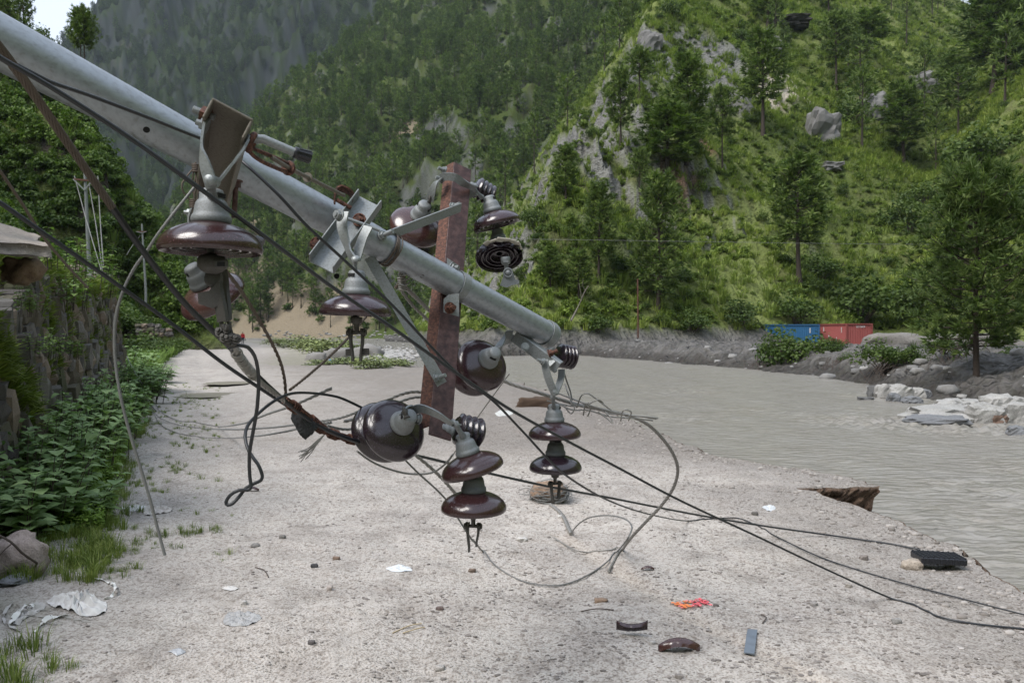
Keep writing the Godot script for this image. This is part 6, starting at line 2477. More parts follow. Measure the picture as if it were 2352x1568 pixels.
func make_wires():
	var g := func(x: float, y: float) -> Array: return lifted(x, y, 0.012)
	cable([[-60, 92, 1.5], [0, 133, 1.58], [110, 196, 1.68], [300, 318, 1.82], [490, 456, 1.95], [640, 567, 2.15], [760, 657, 2.35], [900, 752, 2.52], [1050, 858, 2.78], [1170, 939, 3.0], [1300, 1011, 3.3], [1420, 1074, 3.6], [1560, 1148, 3.9], [1740, 1232, 4.3], [1900, 1308, 4.6], g.call(2050, 1375), g.call(2180, 1422), g.call(2352, 1444), g.call(2440, 1450)], 0.0060, M.cable_black, "thick black cable crossing the whole picture in front of the insulators")
	cable([[-40, 120, 1.62], [40, 150, 1.68], [110, 186, 1.76], [200, 217, 1.88], [330, 266, 2.05], [420, 302, 2.22], [470, 322, 2.36], [520, 348, 2.42], [560, 374, 2.38], [640, 448, 2.40], [700, 514, 2.46], [800, 606, 2.62], [900, 700, 2.75], [990, 796, 2.9], [1060, 866, 3.0], [1130, 918, 3.1], [1200, 990, 3.3], [1290, 1084, 3.55], [1400, 1150, 4.3], [1500, 1183, 5.4], g.call(1580, 1196), g.call(1650, 1190), g.call(1705, 1192), g.call(1800, 1240), g.call(1900, 1285), g.call(2050, 1332), g.call(2200, 1372), g.call(2352, 1411), g.call(2430, 1430)], 0.0050, M.cable_black, "thinner dark cable passing behind the first crossarm and over the sand to the right edge")
	cable([[-50, 440, 2.0], [0, 466, 2.05], [100, 536, 2.15], [250, 640, 2.35], [400, 748, 2.55], [520, 840, 2.7], [650, 926, 2.9], [740, 984, 3.1], [830, 1016, 3.35], [930, 1040, 3.6], [1000, 1056, 3.8], [1120, 1086, 4.1], [1260, 1117, 4.5], [1400, 1143, 5.0], [1600, 1182, 5.7], [1750, 1207, 6.1], g.call(1900, 1228), g.call(2040, 1248), g.call(2115, 1262)], 0.0068, M.cable_black, "dark cable running out to the ribbed black tray by the water")
	# guy strand with its spiral grip, then bare
	var lg := [[-60, 40, 1.55], [0, 112, 1.62], [60, 192, 1.72], [150, 322, 1.88], [240, 452, 2.02], [258, 478, 2.04]]
	var b := MB.new()
	var line := path_of(lg, 0.008)
	b.tube(line, [0.0074], 10)
	strands(b, line, 0.0074, 9, 0.16, 0.0030, 5)
	wire_thing(b, "thick brown spiral wrapped guy grip at the upper left under the pole", M.strand_brown, line[0], "wire_strand", "wire strand")
	cable([[254, 472, 2.035], [320, 566, 2.14], [420, 692, 2.32], [520, 790, 2.52], [600, 872, 2.7], [660, 926, 2.82], [720, 972, 2.95], [790, 1004, 3.05], [850, 1022, 3.15]], 0.0088, M.plastic_black, "straight black stay running down from the spiral grip to the lashed knot")
	cable([[-30, 360, 2.6], [0, 394, 2.65], [50, 468, 2.75], [100, 546, 2.9], [150, 606, 3.1], [200, 660, 3.3]], 0.0052, M.strand_brown, "thin brown cable crossing the stone slab at the left edge")
	# grey strand that hangs to the road
	line = rope([[446, 430, 2.48], [420, 462, 2.45], [390, 500, 2.43], [360, 540, 2.42], [338, 574, 2.42], [310, 612, 2.42], [285, 660, 2.42], [268, 712, 2.42], [262, 760, 2.42], [264, 830, 2.42], [276, 910, 2.42], [296, 990, 2.43], [320, 1068, 2.44], [346, 1155, 2.45], [366, 1232, 2.46], [378, 1275, 2.46]], 0.0046, 6, 0.075, M.strand_dull, "grey twisted strand hanging from the first crossarm to a cut end")
	# lashed joint under the dead end clamp
	b = MB.new()
	line = path_of([[526, 780, 2.1], [540, 806, 2.2], [560, 836, 2.35], [582, 862, 2.5], [604, 884, 2.6], [640, 910, 2.75], [660, 928, 2.85]], 0.01)
	strands(b, line, 0.0055, 4, 0.12, 0.0042, 6)
	for i in 40:
		var k := int(line.size() * (0.16 + 0.40 * i / 40.0))
		var q: Vector3 = line[mini(k, line.size() - 2)]
		var d: Vector3 = ((line[mini(k + 1, line.size() - 1)] as Vector3) - q).normalized()
		ring(b, q, d + Vector3(rng.randfn(), rng.randfn(), rng.randfn()) * 0.25, 0.0115 + 0.004 * rng.randf(), 0.0022, 12)
	wire_thing(b, "pale wire lashing wound round the cable below the dead end clamp", M.strand, line[0], "wire_binding", "wire binding")
	# rust brown splice with a cable box
	b = MB.new()
	line = path_of([[655, 920, 2.82], [690, 945, 2.9], [716, 966, 2.96], [740, 986, 3.0], [780, 1002, 3.08], [830, 1014, 3.18], [870, 1022, 3.24]], 0.01)
	strands(b, line, 0.010, 5, 0.22, 0.0058, 6)
	for s in [0.08, 0.30, 0.36, 0.52, 0.70]:
		var k := int(line.size() * s)
		for j in 4:
			var q: Vector3 = line[mini(k + j, line.size() - 2)]
			ring(b, q, (line[k + 1] as Vector3) - line[k], 0.018, 0.0035, 12)
	wire_thing(b, "rust brown bundle of spliced wires left of the blackish insulator pair", M.rust, line[0], "wire_strand", "wire strand")
	var cb := thing("connector", "dark grey lump of a cable connector tied into the rusty splice", "cable connector", P(697, 972, 2.95))
	var k := put("body", rock(141, Vector3(0.062, 0.098, 0.05), 0.22, 7, Color(0.035, 0.037, 0.04)).mesh(), M.stone, cb)
	k.rotation.z = 0.7
	# black loop that hangs out of the joint
	var L := func(x: float, y: float, d: float) -> Array: return [(700 + x / 1.845) / 1.7415, (1200 + y / 1.845) / 1.7415, d]
	cable([L.call(415, 372, 2.15), L.call(405, 355, 2.13), L.call(430, 342, 2.10), L.call(475, 334, 2.1), L.call(535, 348, 2.12), L.call(585, 410, 2.16), L.call(608, 500, 2.2), L.call(616, 600, 2.22), L.call(605, 790, 2.24), L.call(573, 980, 2.26), L.call(547, 1140, 2.28), L.call(550, 1300, 2.3), L.call(562, 1376, 2.3)], 0.0052, M.cable_black, "dark cable hanging down from the lashing in a long curve")
	cable([L.call(562, 1380, 2.31), L.call(535, 1402, 2.31), L.call(470, 1402, 2.3), L.call(405, 1440, 2.3), L.call(374, 1490, 2.3), L.call(388, 1512, 2.3), L.call(425, 1500, 2.3), L.call(480, 1440, 2.31), L.call(520, 1388, 2.32), L.call(585, 1352, 2.32), L.call(632, 1330, 2.32), L.call(642, 1290, 2.32), L.call(610, 1210, 2.32), L.call(545, 1120, 2.33), L.call(515, 1010, 2.36), L.call(535, 925, 2.4), L.call(600, 850, 2.48), L.call(700, 765, 2.6), L.call(800, 708, 2.72), L.call(900, 684, 2.85), L.call(1050, 690, 3.0), L.call(1200, 715, 3.1), L.call(1320, 765, 3.18), L.call(1400, 806, 3.22)], 0.0052, M.cable_black, "dark cable twisted into a small loop low over the road")
	rope([[511, 614, 2.12], [540, 650, 2.2], [566, 688, 2.3], [600, 744, 2.42], [628, 796, 2.55], [645, 836, 2.66], [654, 878, 2.78], [656, 916, 2.84]], 0.0058, 3, 0.10, M.strand_brown, "brown strand curving down from the nearest insulator to the splice")
	rope([[850, 716, 3.3], [820, 752, 3.2], [790, 786, 3.1], [740, 834, 3.0], [700, 868, 2.92], [664, 896, 2.86]], 0.0060, 3, 0.045, M.strand_brown, "brown twisted rope like strand running up to the middle crossarm")
	# wires lying across the road to the left
	rope([L.call(-270, 700, 14.0), g.call(350, 925), g.call(372, 948), g.call(410, 966), g.call(460, 972), g.call(500, 980), [560, 972, 6.0], [610, 952, 4.6], [680, 928, 3.6], [760, 892, 3.3]], 0.0075, 3, 0.2, M.strand_dull, "grey wire lying over the road from the bushes, upper one of three", 0.05)
	rope([g.call(338, 930), g.call(365, 958), g.call(410, 976), g.call(470, 984), [540, 986, 6.6], [620, 982, 5.2], [700, 972, 4.2], [780, 960, 3.8], [835, 940, 3.5]], 0.0070, 3, 0.2, M.strand_dull, "grey wire lying over the road from the bushes, middle one of three", 0.05)
	rope([g.call(344, 936), g.call(366, 972), g.call(400, 992), g.call(460, 1004), g.call(530, 1006), [600, 1000, 6.0], [660, 990, 4.8], [700, 980, 4.0], [760, 970, 3.5]], 0.0070, 3, 0.2, M.strand_dull, "grey wire lying over the road from the bushes, lowest of three", 0.05)
	b = MB.new()
	for i in 11:
		var e := rng.randfn()
		b.tube(path_of([[745, 998, 3.05], [728, 1016 + e * 3, 3.1], [712 + e * 3, 1032 + rng.randfn() * 4, 3.14], [694 + e * 6, 1050 + rng.randfn() * 7, 3.2]], 0.02), [0.0022], 4)
	wire_thing(b, "frayed tuft of grey wire ends under the splice", M.strand_dull, P(745, 998, 3.05), "wire_strand", "wire strand")
	cable([[820, 1036, 3.2], [850, 1058, 3.3], [890, 1076, 3.4], [940, 1088, 3.5], [990, 1086, 3.5], [1022, 1066, 3.45], [1040, 1044, 3.4]], 0.0045, M.strand_dull, "thin grey wire sagging under the blackish insulator pair")
	cable([[922, 1048, 3.3], [960, 1086, 3.35], [1000, 1122, 3.4], [1030, 1154, 3.45], [1052, 1190, 3.5], [1072, 1222, 3.5], [1086, 1242, 3.55]], 0.0042, M.strand_dull, "thin grey wire passing behind the dark red insulator string")
	# bright twisted strands from the pole's binding to the big loop
	rope([[925, 600, 3.34], [920, 628, 3.38], [928, 656, 3.42], [960, 688, 3.55], [1000, 728, 3.75], [1035, 772, 3.85], [1075, 812, 3.95], [1120, 850, 3.98], [1165, 878, 4.0], [1220, 896, 4.0], [1270, 912, 4.02], [1330, 930, 4.05], [1400, 944, 4.1], [1450, 956, 4.15], [1490, 976, 4.2], [1526, 1012, 4.3], [1550, 1050, 4.4], [1557, 1084, 4.5], [1546, 1122, 4.6], [1520, 1160, 4.7], [1486, 1196, 4.8], [1452, 1232, 4.95], g.call(1430, 1262), g.call(1410, 1290), g.call(1398, 1312)], 0.0095, 4, 0.13, M.strand, "bright twisted strand sweeping from the pole round in a big loop at right")
	rope([[918, 662, 3.45], [946, 700, 3.55], [990, 742, 3.75], [1030, 784, 3.85], [1075, 822, 3.98]], 0.0075, 3, 0.10, M.strand, "second bright strand lying beside the first under the pole")
	rope([[908, 662, 3.4], [924, 640, 3.38], [934, 618, 3.36], [926, 594, 3.34]], 0.008, 4, 0.06, M.strand_brown, "short brown strand tied under the pole's wire binding")
	b = MB.new()
	for q in [[[915, 630, 3.32], [925, 632, 3.30], [940, 628, 3.32]], [[912, 612, 3.33], [928, 616, 3.30], [942, 622, 3.34], [938, 640, 3.36], [926, 644, 3.34]], [[918, 652, 3.36], [930, 656, 3.33], [940, 648, 3.36]]]:
		b.tube(path_of(q), [0.004], 6)
	for i in 6:
		ring(b, P(922 + i * 0.6, 640 + i * 5, 3.38), Vector3(0.1, 1, 0), 0.016, 0.004, 14)
	wire_thing(b, "small wire clamp on the strand under the pole", M.strand, P(925, 640, 3.36), "wire_clamp", "wire clamp")
	# tangle in the middle of that strand
	b = MB.new()
	for q in [[[1256, 920, 4.0], [1310, 932, 4.0], [1360, 934, 4.0], [1400, 950, 4.05], [1440, 952, 4.1], [1508, 962, 4.15]], [[1298, 882, 4.05], [1306, 906, 4.0], [1318, 928, 3.98], [1340, 932, 4.0]], [[1325, 936, 4.0], [1336, 908, 3.96], [1352, 904, 3.96], [1380, 924, 3.98], [1404, 942, 4.0]], [[1340, 936, 3.98], [1372, 918, 3.96], [1386, 926, 4.0]], [[1374, 946, 4.0], [1396, 962, 4.0], [1408, 972, 3.99], [1402, 958, 4.0], [1388, 944, 4.02]], [[1262, 914, 4.0], [1310, 940, 3.98], [1350, 942, 4.0], [1400, 956, 4.02], [1450, 960, 4.1]], [[1440, 958, 4.1], [1470, 962, 4.12], [1500, 966, 4.15]], [[1444, 954, 4.1], [1475, 956, 4.12], [1512, 960, 4.15]], [[1300, 938, 4.0], [1312, 950, 3.98], [1320, 936, 3.98], [1310, 924, 4.0]], [[1340, 954, 4.0], [1346, 926, 3.96], [1356, 938, 3.98], [1350, 956, 3.99]], [[1426, 966, 4.08], [1432, 942, 4.04], [1450, 946, 4.05], [1444, 966, 4.08]], [[1280, 902, 4.05], [1320, 918, 4.02], [1372, 936, 4.0], [1430, 952, 4.08]]]:
		b.tube(path_of(q, 0.01), [0.0038], 6)
	wire_thing(b, "tangle of bright loose wire ends wound round the strand beside the pole's tip", M.strand, P(1330, 930, 4.0), "wire_tangle", "wire tangle")
	cable([[1296, 856, 3.95], [1302, 876, 3.98], [1310, 898, 4.0], [1314, 920, 4.0]], 0.0040, M.strand_dull, "thin wire dropping from the ribbed stump at the tip into the tangle")
	# the long loop along the ground and its coil
	rope([[1086, 1240, 4.0], g.call(1108, 1266), g.call(1140, 1300), g.call(1180, 1326), g.call(1230, 1341), g.call(1290, 1343), g.call(1340, 1326), g.call(1385, 1298), g.call(1418, 1266), [1442, 1236, 5.1], [1452, 1212, 5.2], [1440, 1194, 5.4], [1412, 1185, 5.6], [1380, 1184, 5.8], [1350, 1190, 5.9], [1328, 1204, 6.0], g.call(1312, 1224)], 0.0058, 3, 0.09, M.strand_dull, "grey strand curving over the ground in a long bow below the insulators", 0.015)
	rope([g.call(1272, 1234), g.call(1290, 1246), g.call(1325, 1264), g.call(1358, 1269), g.call(1396, 1267), g.call(1418, 1256)], 0.0060, 3, 0.09, M.strand, "short grey strand curling on the sand inside the bow", 0.015)
	# bundle end and the stone bound with wire
	rope([g.call(1264, 1160), g.call(1282, 1172), g.call(1296, 1190), g.call(1304, 1208), g.call(1312, 1226)], 0.016, 4, 0.22, M.strand, "doubled grey strand running from the bound stone")
	var c := G(1261, 1152, 0.0)
	var bs := thing("bound_stone", "brown stone bound round with grey wire lying on the road under the black insulators", "stone", c)
	var st := put("stone", rock(151, Vector3(0.30, 0.19, 0.24), 0.25, 7, Color(0.30, 0.21, 0.15)).mesh(), M.stone, bs)
	st.position.y = 0.085
	b = MB.new()
	for i in 30:
		var tilt := Vector3(rng.randfn() * 0.25, 1, rng.randfn() * 0.25 + 0.25)
		ring(b, c + Vector3(rng.randfn() * 0.012, 0.04 + 0.05 * rng.randf(), 0), tilt, 0.15 + rng.randf() * 0.035, 0.0036, 26)
	for i in 34:
		var a := rng.randf() * TAU
		var o := c + Vector3(cos(a) * 0.15, 0.05 + 0.1 * rng.randf(), sin(a) * 0.15)
		b.tube([o, o + Vector3(cos(a + 0.8) * 0.1, rng.randf() * 0.08, sin(a + 0.8) * 0.06), o + Vector3(cos(a + 1.2) * 0.2, rng.randf_range(-0.04, 0.06), sin(a + 1.2) * 0.12)], [0.0022], 4)
	part("wire_wrapping", b, M.strand_dull, bs)
	# pale stay line behind the insulators
	cable([[1170, 858, 4.6], [1130, 912, 4.7], [1090, 968, 4.8], [1050, 1030, 4.9], [1030, 1060, 5.0]], 0.0045, M.strand, "pale thin wire slanting behind the rusty crossarm's foot")
	# strands looping behind the blackish pair and the rusty arm
	rope([[1010, 912, 3.5], [960, 900, 3.45], [920, 906, 3.4], [880, 924, 3.38], [850, 944, 3.36], [820, 960, 3.34], [790, 968, 3.3]], 0.0075, 3, 0.08, M.strand, "grey strand arching behind the blackish insulator pair, upper one")
	rope([[1010, 922, 3.52], [960, 912, 3.48], [910, 926, 3.44], [870, 950, 3.42], [830, 980, 3.4], [790, 986, 3.35], [750, 978, 3.25]], 0.0065, 3, 0.08, M.strand_dull, "grey strand arching behind the blackish insulator pair, lower one")
	rope([[930, 1030, 3.5], [960, 1050, 3.55], [1000, 1084, 3.6], [1034, 1120, 3.7], [1060, 1150, 3.8]], 0.008, 3, 0.09, M.strand, "grey strand crossing behind the tilted dark red disc")
	rope([[1030, 770, 3.75], [1050, 792, 3.8], [1066, 806, 3.86], [1078, 820, 3.9]], 0.011, 4, 0.1, M.strand, "short thick strand end right of the rusty crossarm's middle")


# ---------------------------------------------------------------- things lying on the road
func on_road(px: float, py: float) -> Vector3:
	var p := G(px, py)
	return Vector3(p.x, ground_h(p.x, p.z), p.z)


func sheet(seed_: int, outline: Array, lift: float, fold: float, c0: Color, c1: Color, foldk := 9.0) -> Array:   # a limp sheet on the ground inside an outline of picture points
	var pts := []
	var c := Vector3.ZERO
	for o in outline:
		pts.append(on_road(o[0], o[1]))
		c += pts[-1]
	c /= pts.size()
	var b := MB.new()
	var rings := 7
	var n := pts.size() * 6
	var edge := curve(pts + [pts[0]], 0.02)
	for k in rings + 1:
		for i in n:
			var e: Vector3 = edge[int(float(i) / n * (edge.size() - 1))]
			var p := c.lerp(e, float(k) / rings)
			var f := nridge.get_noise_2d(p.x * foldk + seed_, p.z * foldk * 2.2)
			var rim := 1.0 - pow(float(k) / rings, 4.0)
			p.y = ground_h(p.x, p.z) + lift * (0.35 + 0.65 * rim) + maxf(0.0, f) * fold * (0.4 + 0.6 * rim)
			b.v.append(p)
			b.c.append(c0.lerp(c1, clampf(0.5 + nz.get_noise_2d(p.x * 14.0, p.z * 14.0), 0, 1)))
	for k in rings:
		for i in n:
			var a := k * n + i
			var d := k * n + (i + 1) % n
			b.f.append_array([a, a + n, d, d, a + n, d + n])
	smooth_normals(b)
	return [b, c]


func ribbon(px: Array, w: float, c: Color, label: String):
	var pts := []
	for p in px: pts.append(on_road(p[0], p[1]) + Vector3.UP * (0.008 + (p[2] if p.size() > 2 else 0.0)))
	var line := curve(pts, 0.012)
	var b := MB.new()
	b.col = c
	var wide := []
	for i in line.size():
		wide.append(Vector3(0.2 + 0.9 * sin(i * 0.45), 0.35 + 0.5 * sin(i * 0.8), 1.0))
	b.strap(line, wide, w, 0.0015)
	wire_thing(b, label, M.cloth, line[0], "rag_strip", "rag")


func make_litter():
	var white := Color(0.72, 0.71, 0.69)
	# the rag and its torn strips
	var s := sheet(1, [[106, 1390], [130, 1378], [165, 1372], [205, 1374], [226, 1384], [244, 1394], [240, 1410], [218, 1419], [188, 1420], [150, 1412], [122, 1404]], 0.012, 0.075, Color(0.50, 0.48, 0.46), white)
	wire_thing(s[0], "dirty white crumpled rag lying on the sand at lower left", M.cloth, s[1], "rag", "rag")
	s = sheet(2, [[24, 1420], [50, 1402], [84, 1392], [104, 1398], [88, 1416], [60, 1430], [40, 1446], [26, 1440]], 0.006, 0.03, Color(0.33, 0.315, 0.29), Color(0.52, 0.50, 0.48))
	wire_thing(s[0], "flat grey torn piece of cloth left of the white rag", M.cloth, s[1], "rag", "rag")
	ribbon([[205, 1338], [228, 1340], [250, 1346], [260, 1356, 0.02], [264, 1366, 0.03], [254, 1376], [238, 1380]], 0.020, white, "white cloth strip bent like a hook above the rag")
	ribbon([[28, 1396], [14, 1410], [7, 1428], [12, 1444], [28, 1456], [46, 1462]], 0.018, Color(0.45, 0.43, 0.41), "grey white cloth strip curling at the left edge")
	ribbon([[156, 1422], [130, 1428], [108, 1440, 0.02], [90, 1452], [78, 1466]], 0.026, white, "white cloth strip pointing down from the rag")
	ribbon([[20, 1452], [36, 1432, 0.02], [60, 1412, 0.03], [80, 1402]], 0.030, white, "white folded strip lying over the grey torn piece")
	for i in 9:
		var x := 40.0 + i * 17.0 + rng.randf() * 10.0
		var y := 1412.0 + rng.randf() * 36.0
		ribbon([[x, y], [x + 14, y - 5 + rng.randf() * 8], [x + 30 + rng.randf() * 12, y - 6 + rng.randf() * 12]], 0.008, Color(0.40, 0.385, 0.36), "frayed thread of cloth among the rags at lower left, number %d from the left edge" % (i + 1) if false else ["frayed thread at the far left of the rags", "frayed thread beside the grey torn piece", "frayed thread under the grey torn piece", "frayed thread between the two rags", "frayed thread at the rag's left corner", "frayed thread below the rag's left half", "frayed thread below the rag's middle", "frayed thread under the rag's right half", "frayed thread at the rag's lower right edge"][i])
	# plastic scraps
	for q in [[3, [[518, 1418], [548, 1412], [584, 1420], [600, 1434], [570, 1446], [530, 1446], [512, 1436]], Color(0.34, 0.34, 0.34), Color(0.44, 0.44, 0.44), 0.03, "flat grey slab of stone half sunk in the sand at lower left", "flat_stone", "stone"], [4, [[886, 1304], [915, 1298], [938, 1302], [946, 1312], [920, 1314], [898, 1311]], Color(0.52, 0.54, 0.56), Color(0.62, 0.64, 0.66), 0.015, "crumpled clear plastic scrap in the middle of the road", "plastic_scrap", "plastic scrap"], [5, [[508, 1354], [530, 1348], [548, 1354], [540, 1364], [518, 1364]], Color(0.55, 0.53, 0.5), Color(0.62, 0.6, 0.58), 0.012, "pale torn scrap above the flat grey slab", "plastic_scrap", "plastic scrap"], [6, [[276, 1166], [300, 1162], [330, 1163], [345, 1170], [310, 1176], [284, 1172]], Color(0.55, 0.54, 0.54), Color(0.64, 0.62, 0.62), 0.012, "flat white scrap beside the hanging strand's end", "plastic_scrap", "plastic scrap"], [7, [[328, 1172], [350, 1164], [386, 1166], [394, 1176], [362, 1182], [334, 1184]], Color(0.42, 0.38, 0.34), Color(0.55, 0.5, 0.46), 0.05, "crumpled brownish paper behind the hanging strand", "paper_scrap", "paper scrap"], [8, [[1750, 1158], [1772, 1153], [1782, 1160], [1766, 1166]], Color(0.5, 0.52, 0.54), Color(0.6, 0.62, 0.64), 0.02, "small whitish plastic scrap before the broken road edge", "plastic_scrap", "plastic scrap"], [9, [[1136, 948], [1152, 943], [1172, 945], [1178, 951], [1150, 955]], Color(0.5, 0.5, 0.48), Color(0.58, 0.58, 0.56), 0.03, "pale scrap on the dark silt near the earth block", "plastic_scrap", "plastic scrap"], [10, [[384, 1502], [410, 1496], [426, 1502], [406, 1512]], Color(0.36, 0.37, 0.39), Color(0.44, 0.45, 0.47), 0.006, "bluish grey flat scrap at the bottom left of the road", "plastic_scrap", "plastic scrap"]]:
		s = sheet(q[0], q[1], 0.008, q[4], q[2], q[3], 12.0)
		wire_thing(s[0], q[5], M.stone if q[6] == "flat_stone" else M.film_white, s[1], q[6], q[7])
	s = sheet(12, [[750, 833], [757, 829], [765, 832], [758, 836]], 0.05, 0.2, Color(0.03, 0.22, 0.55), Color(0.05, 0.28, 0.65), 3.0)
	wire_thing(s[0], "bright blue plastic scrap before the silvery scrub", M.film_white, s[1], "plastic_scrap", "plastic scrap")
	# red and orange powder with petals
	var pw := thing("powder_stain", "patch of pink red and orange powder and petals on the sand", "powder", on_road(1590, 1389))
	var pr := MB.new()
	var po := MB.new()
	for i in 240:
		var a := rng.randf() * TAU
		var q := sqrt(rng.randf())
		var x := 1588 + cos(a) * q * 40 + rng.randfn() * 3
		var p := on_road(x, 1389 + sin(a) * q * 8.5 + rng.randfn())
		if nz.get_noise_2d(p.x * 16.0, p.z * 16.0) < -0.12: continue
		var b := po if x < 1586 and rng.randf() < 0.75 else pr
		b.col = Color(0.75, 0.25, 0.09) if b == po else Color(0.72, 0.11, 0.14).lerp(Color(0.72, 0.20, 0.22), rng.randf())
		var u := Vector3(rng.randfn(), 0, rng.randfn()).normalized() * rng.randf_range(0.006, 0.018)
		var w := Vector3(-u.z, 0, u.x) * rng.randf_range(0.3, 0.8)
		p.y += 0.008 + 0.006 * rng.randf()
		b.leaf(p - u, p + w + Vector3.UP * 0.004, p + u)
		b.leaf(p - u, p - w, p + u)
	part("red_petals", pr, M.cloth, pw).set_meta("kind", "stuff")
	part("orange_petals", po, M.cloth, pw).set_meta("kind", "stuff")
	# shards of the broken insulators
	for q in [[1452, 1462, 2.0, 0.115, "porcelain_plum", "curved insulator shard with a white broken edge turned up on the sand"], [1560, 1497, 0.3, 0.145, "porcelain_rust", "smooth red brown insulator shard lying like a shell"], [578, 1126, 0.4, 0.10, "porcelain_rust", "dark red shard under the hanging cable loop"], [1488, 1310, 0.2, 0.06, "porcelain_rust", "small dark red shard right of the big wire loop"]]:
		var b := MB.new()
		var c := on_road(q[0], q[1])
		var R: float = q[3]
		for lay_ in 2:
			for i in 17:
				for j in 7:
					var u := i / 16.0 * 2.0 - 1.0
					var v := j / 6.0
					var half := 0.62 * sqrt(maxf(0.0, 1.0 - u * u * 0.98)) * (1.0 - 0.16 * absf(sin(u * 7.0)))
					var x := u * R * 0.72
					var z := (v - 0.5) * R * half * 0.9
					var y := R * (0.26 * (1.0 - u * u) * (1.0 if q[2] < 1.0 else -0.6) + 0.16 * sin(v * PI)) + (0.34 * R if q[2] > 1.0 else 0.0) + (0.35 * R * v * (1.0 if q[2] > 1.0 else 0.15)) - lay_ * R * 0.10
					b.v.append(c + Vector3(x, y + 0.006, z))
					var raw := lay_ == 1 or j >= 4 or j == 0 or i in [0, 16]
					b.c.append(Color(14, 28, 23) if raw and q[2] > 1.0 else Color.WHITE)
			for i in 16:
				for j in 6:
					var a := lay_ * 119 + i * 7 + j
					b.f.append_array([a, a + 7, a + 1, a + 1, a + 7, a + 8])
		for i in 16:
			for j in [0, 6]:
				var a: int = i * 7 + j
				b.f.append_array([a, a + 7, a + 119, a + 7, a + 126, a + 119])
		smooth_normals(b)
		wire_thing(b, q[5], M[q[4]], c, "insulator_shard", "shard")
	# blue grey metal strip
	var m := MB.new()
	m.col = Color(0.14, 0.165, 0.20)
	var m0 := on_road(1729, 1452) + Vector3.UP * 0.012
	var m1 := on_road(1721, 1505) + Vector3.UP * 0.012
	m.strap(curve([m0, m0.lerp(m1, 0.33) + Vector3.UP * 0.008, m0.lerp(m1, 0.66), m1], 0.03), [Vector3(1, 0, -0.2)], 0.050, 0.006)
	wire_thing(m, "blue grey painted flat metal strip on the sand at lower right", M.paint, m0, "metal_strip", "metal strip")
	# ribbed tray at the cable's end and the stone holding it
	var t := thing("ribbed_tray", "black ribbed plastic tray lying upside down at the water's edge", "tray", on_road(2160, 1280))
	var tb := Basis(Vector3.UP, -0.10) * Basis(Vector3.BACK, -0.03) * Basis(Vector3.RIGHT, -0.03)
	var tc := on_road(2160, 1282) + Vector3(0.0, 0.075, -0.02)
	var b2 := MB.new()
	b2.box(Transform3D(tb, tc), Vector3(0.31, 0.045, 0.20), 0.006)
	part("body", b2, M.plastic_black, t)
	for i in 9:
		var rb := MB.new()
		rb.box(Transform3D(tb, tc + tb * Vector3(-0.14 + i * 0.035, 0.026, 0)), Vector3(0.008, 0.012, 0.195), 0.002)
		part("rib", rb, M.plastic_black, t)
	for i in 6:
		var rb := MB.new()
		rb.box(Transform3D(tb, tc + tb * Vector3(0, 0.025, -0.085 + i * 0.034)), Vector3(0.305, 0.010, 0.007), 0.002)
		part("cross_rib", rb, M.plastic_black, t)
	for i in 8:
		var rb := MB.new()
		rb.box(Transform3D(tb, tc + tb * Vector3(-0.135 + i * 0.0385, -0.004, 0.101)), Vector3(0.010, 0.040, 0.008), 0.002)
		part("edge_rib", rb, M.plastic_black, t)
	# small stones one can tell apart
	var k := 0
	for q in [[2096, 1284, 40, 22, Color(0.42, 0.36, 0.30), "rounded tan stone beside the ribbed black tray"], [1734, 1178, 14, 9, Color(0.15, 0.14, 0.13), "dark pebble between the cable and the broken edge"], [722, 1296, 16, 9, Color(0.07, 0.07, 0.075), "black pebble left of the middle of the road"], [772, 1280, 17, 8, Color(0.24, 0.17, 0.13), "short brown stick like stone beside the black pebble"], [757, 1354, 13, 13, Color(0.45, 0.40, 0.37), "small pale upright pebble in the middle left of the road"], [1010, 1533, 22, 10, Color(0.48, 0.45, 0.42), "pale chip near the bottom middle"], [1084, 1310, 16, 8, Color(0.20, 0.15, 0.12), "dark brown chip under the lowest red disc"], [716, 1488, 16, 10, Color(0.12, 0.11, 0.11), "dark crumb of soil at the bottom left"], [1010, 1400, 16, 8, Color(0.16, 0.12, 0.11), "dark crumb in the lower middle"], [1560, 1560, 18, 10, Color(0.3, 0.27, 0.25), "grey chip at the bottom edge"], [1500, 1480, 14, 7, Color(0.5, 0.48, 0.46), "white chip left of the red brown shard"], [1645, 1392, 12, 8, Color(0.15, 0.13, 0.12), "dark pebble at the right of the red powder"], [1870, 1390, 16, 10, Color(0.33, 0.31, 0.30), "grey pebble between the two cables at right"], [1950, 1342, 14, 9, Color(0.36, 0.33, 0.30), "tan pebble left of the tray"], [2060, 1430, 20, 11, Color(0.30, 0.29, 0.28), "grey pebble beneath the thick cable at right"], [1380, 1380, 30, 8, Color(0.30, 0.21, 0.15), "brown flake of bark in the lower middle right"], [1200, 1236, 22, 7, Color(0.62, 0.60, 0.57), "curled white chip right of the lowest clevis"], [648, 1236, 14, 9, Color(0.2, 0.19, 0.18), "dark pebble under the hanging loop"], [586, 1250, 20, 8, Color(0.23, 0.22, 0.21), "grey crumb left of the middle"], [1290, 1190, 18, 6, Color(0.55, 0.53, 0.5), "white chip beside the doubled strand"], [560, 1394, 14, 9, Color(0.6, 0.58, 0.56), "white pebble below the pale torn scrap"], [1985, 1270, 18, 12, Color(0.25, 0.22, 0.2), "brown pebble on the sand left of the tray's cable end"]]:
		var p := on_road(q[0], q[1])
		var d := depth_at(p)
		var o := thing("pebble" if q[2] < 34 else "stone", q[5], "stone", p)
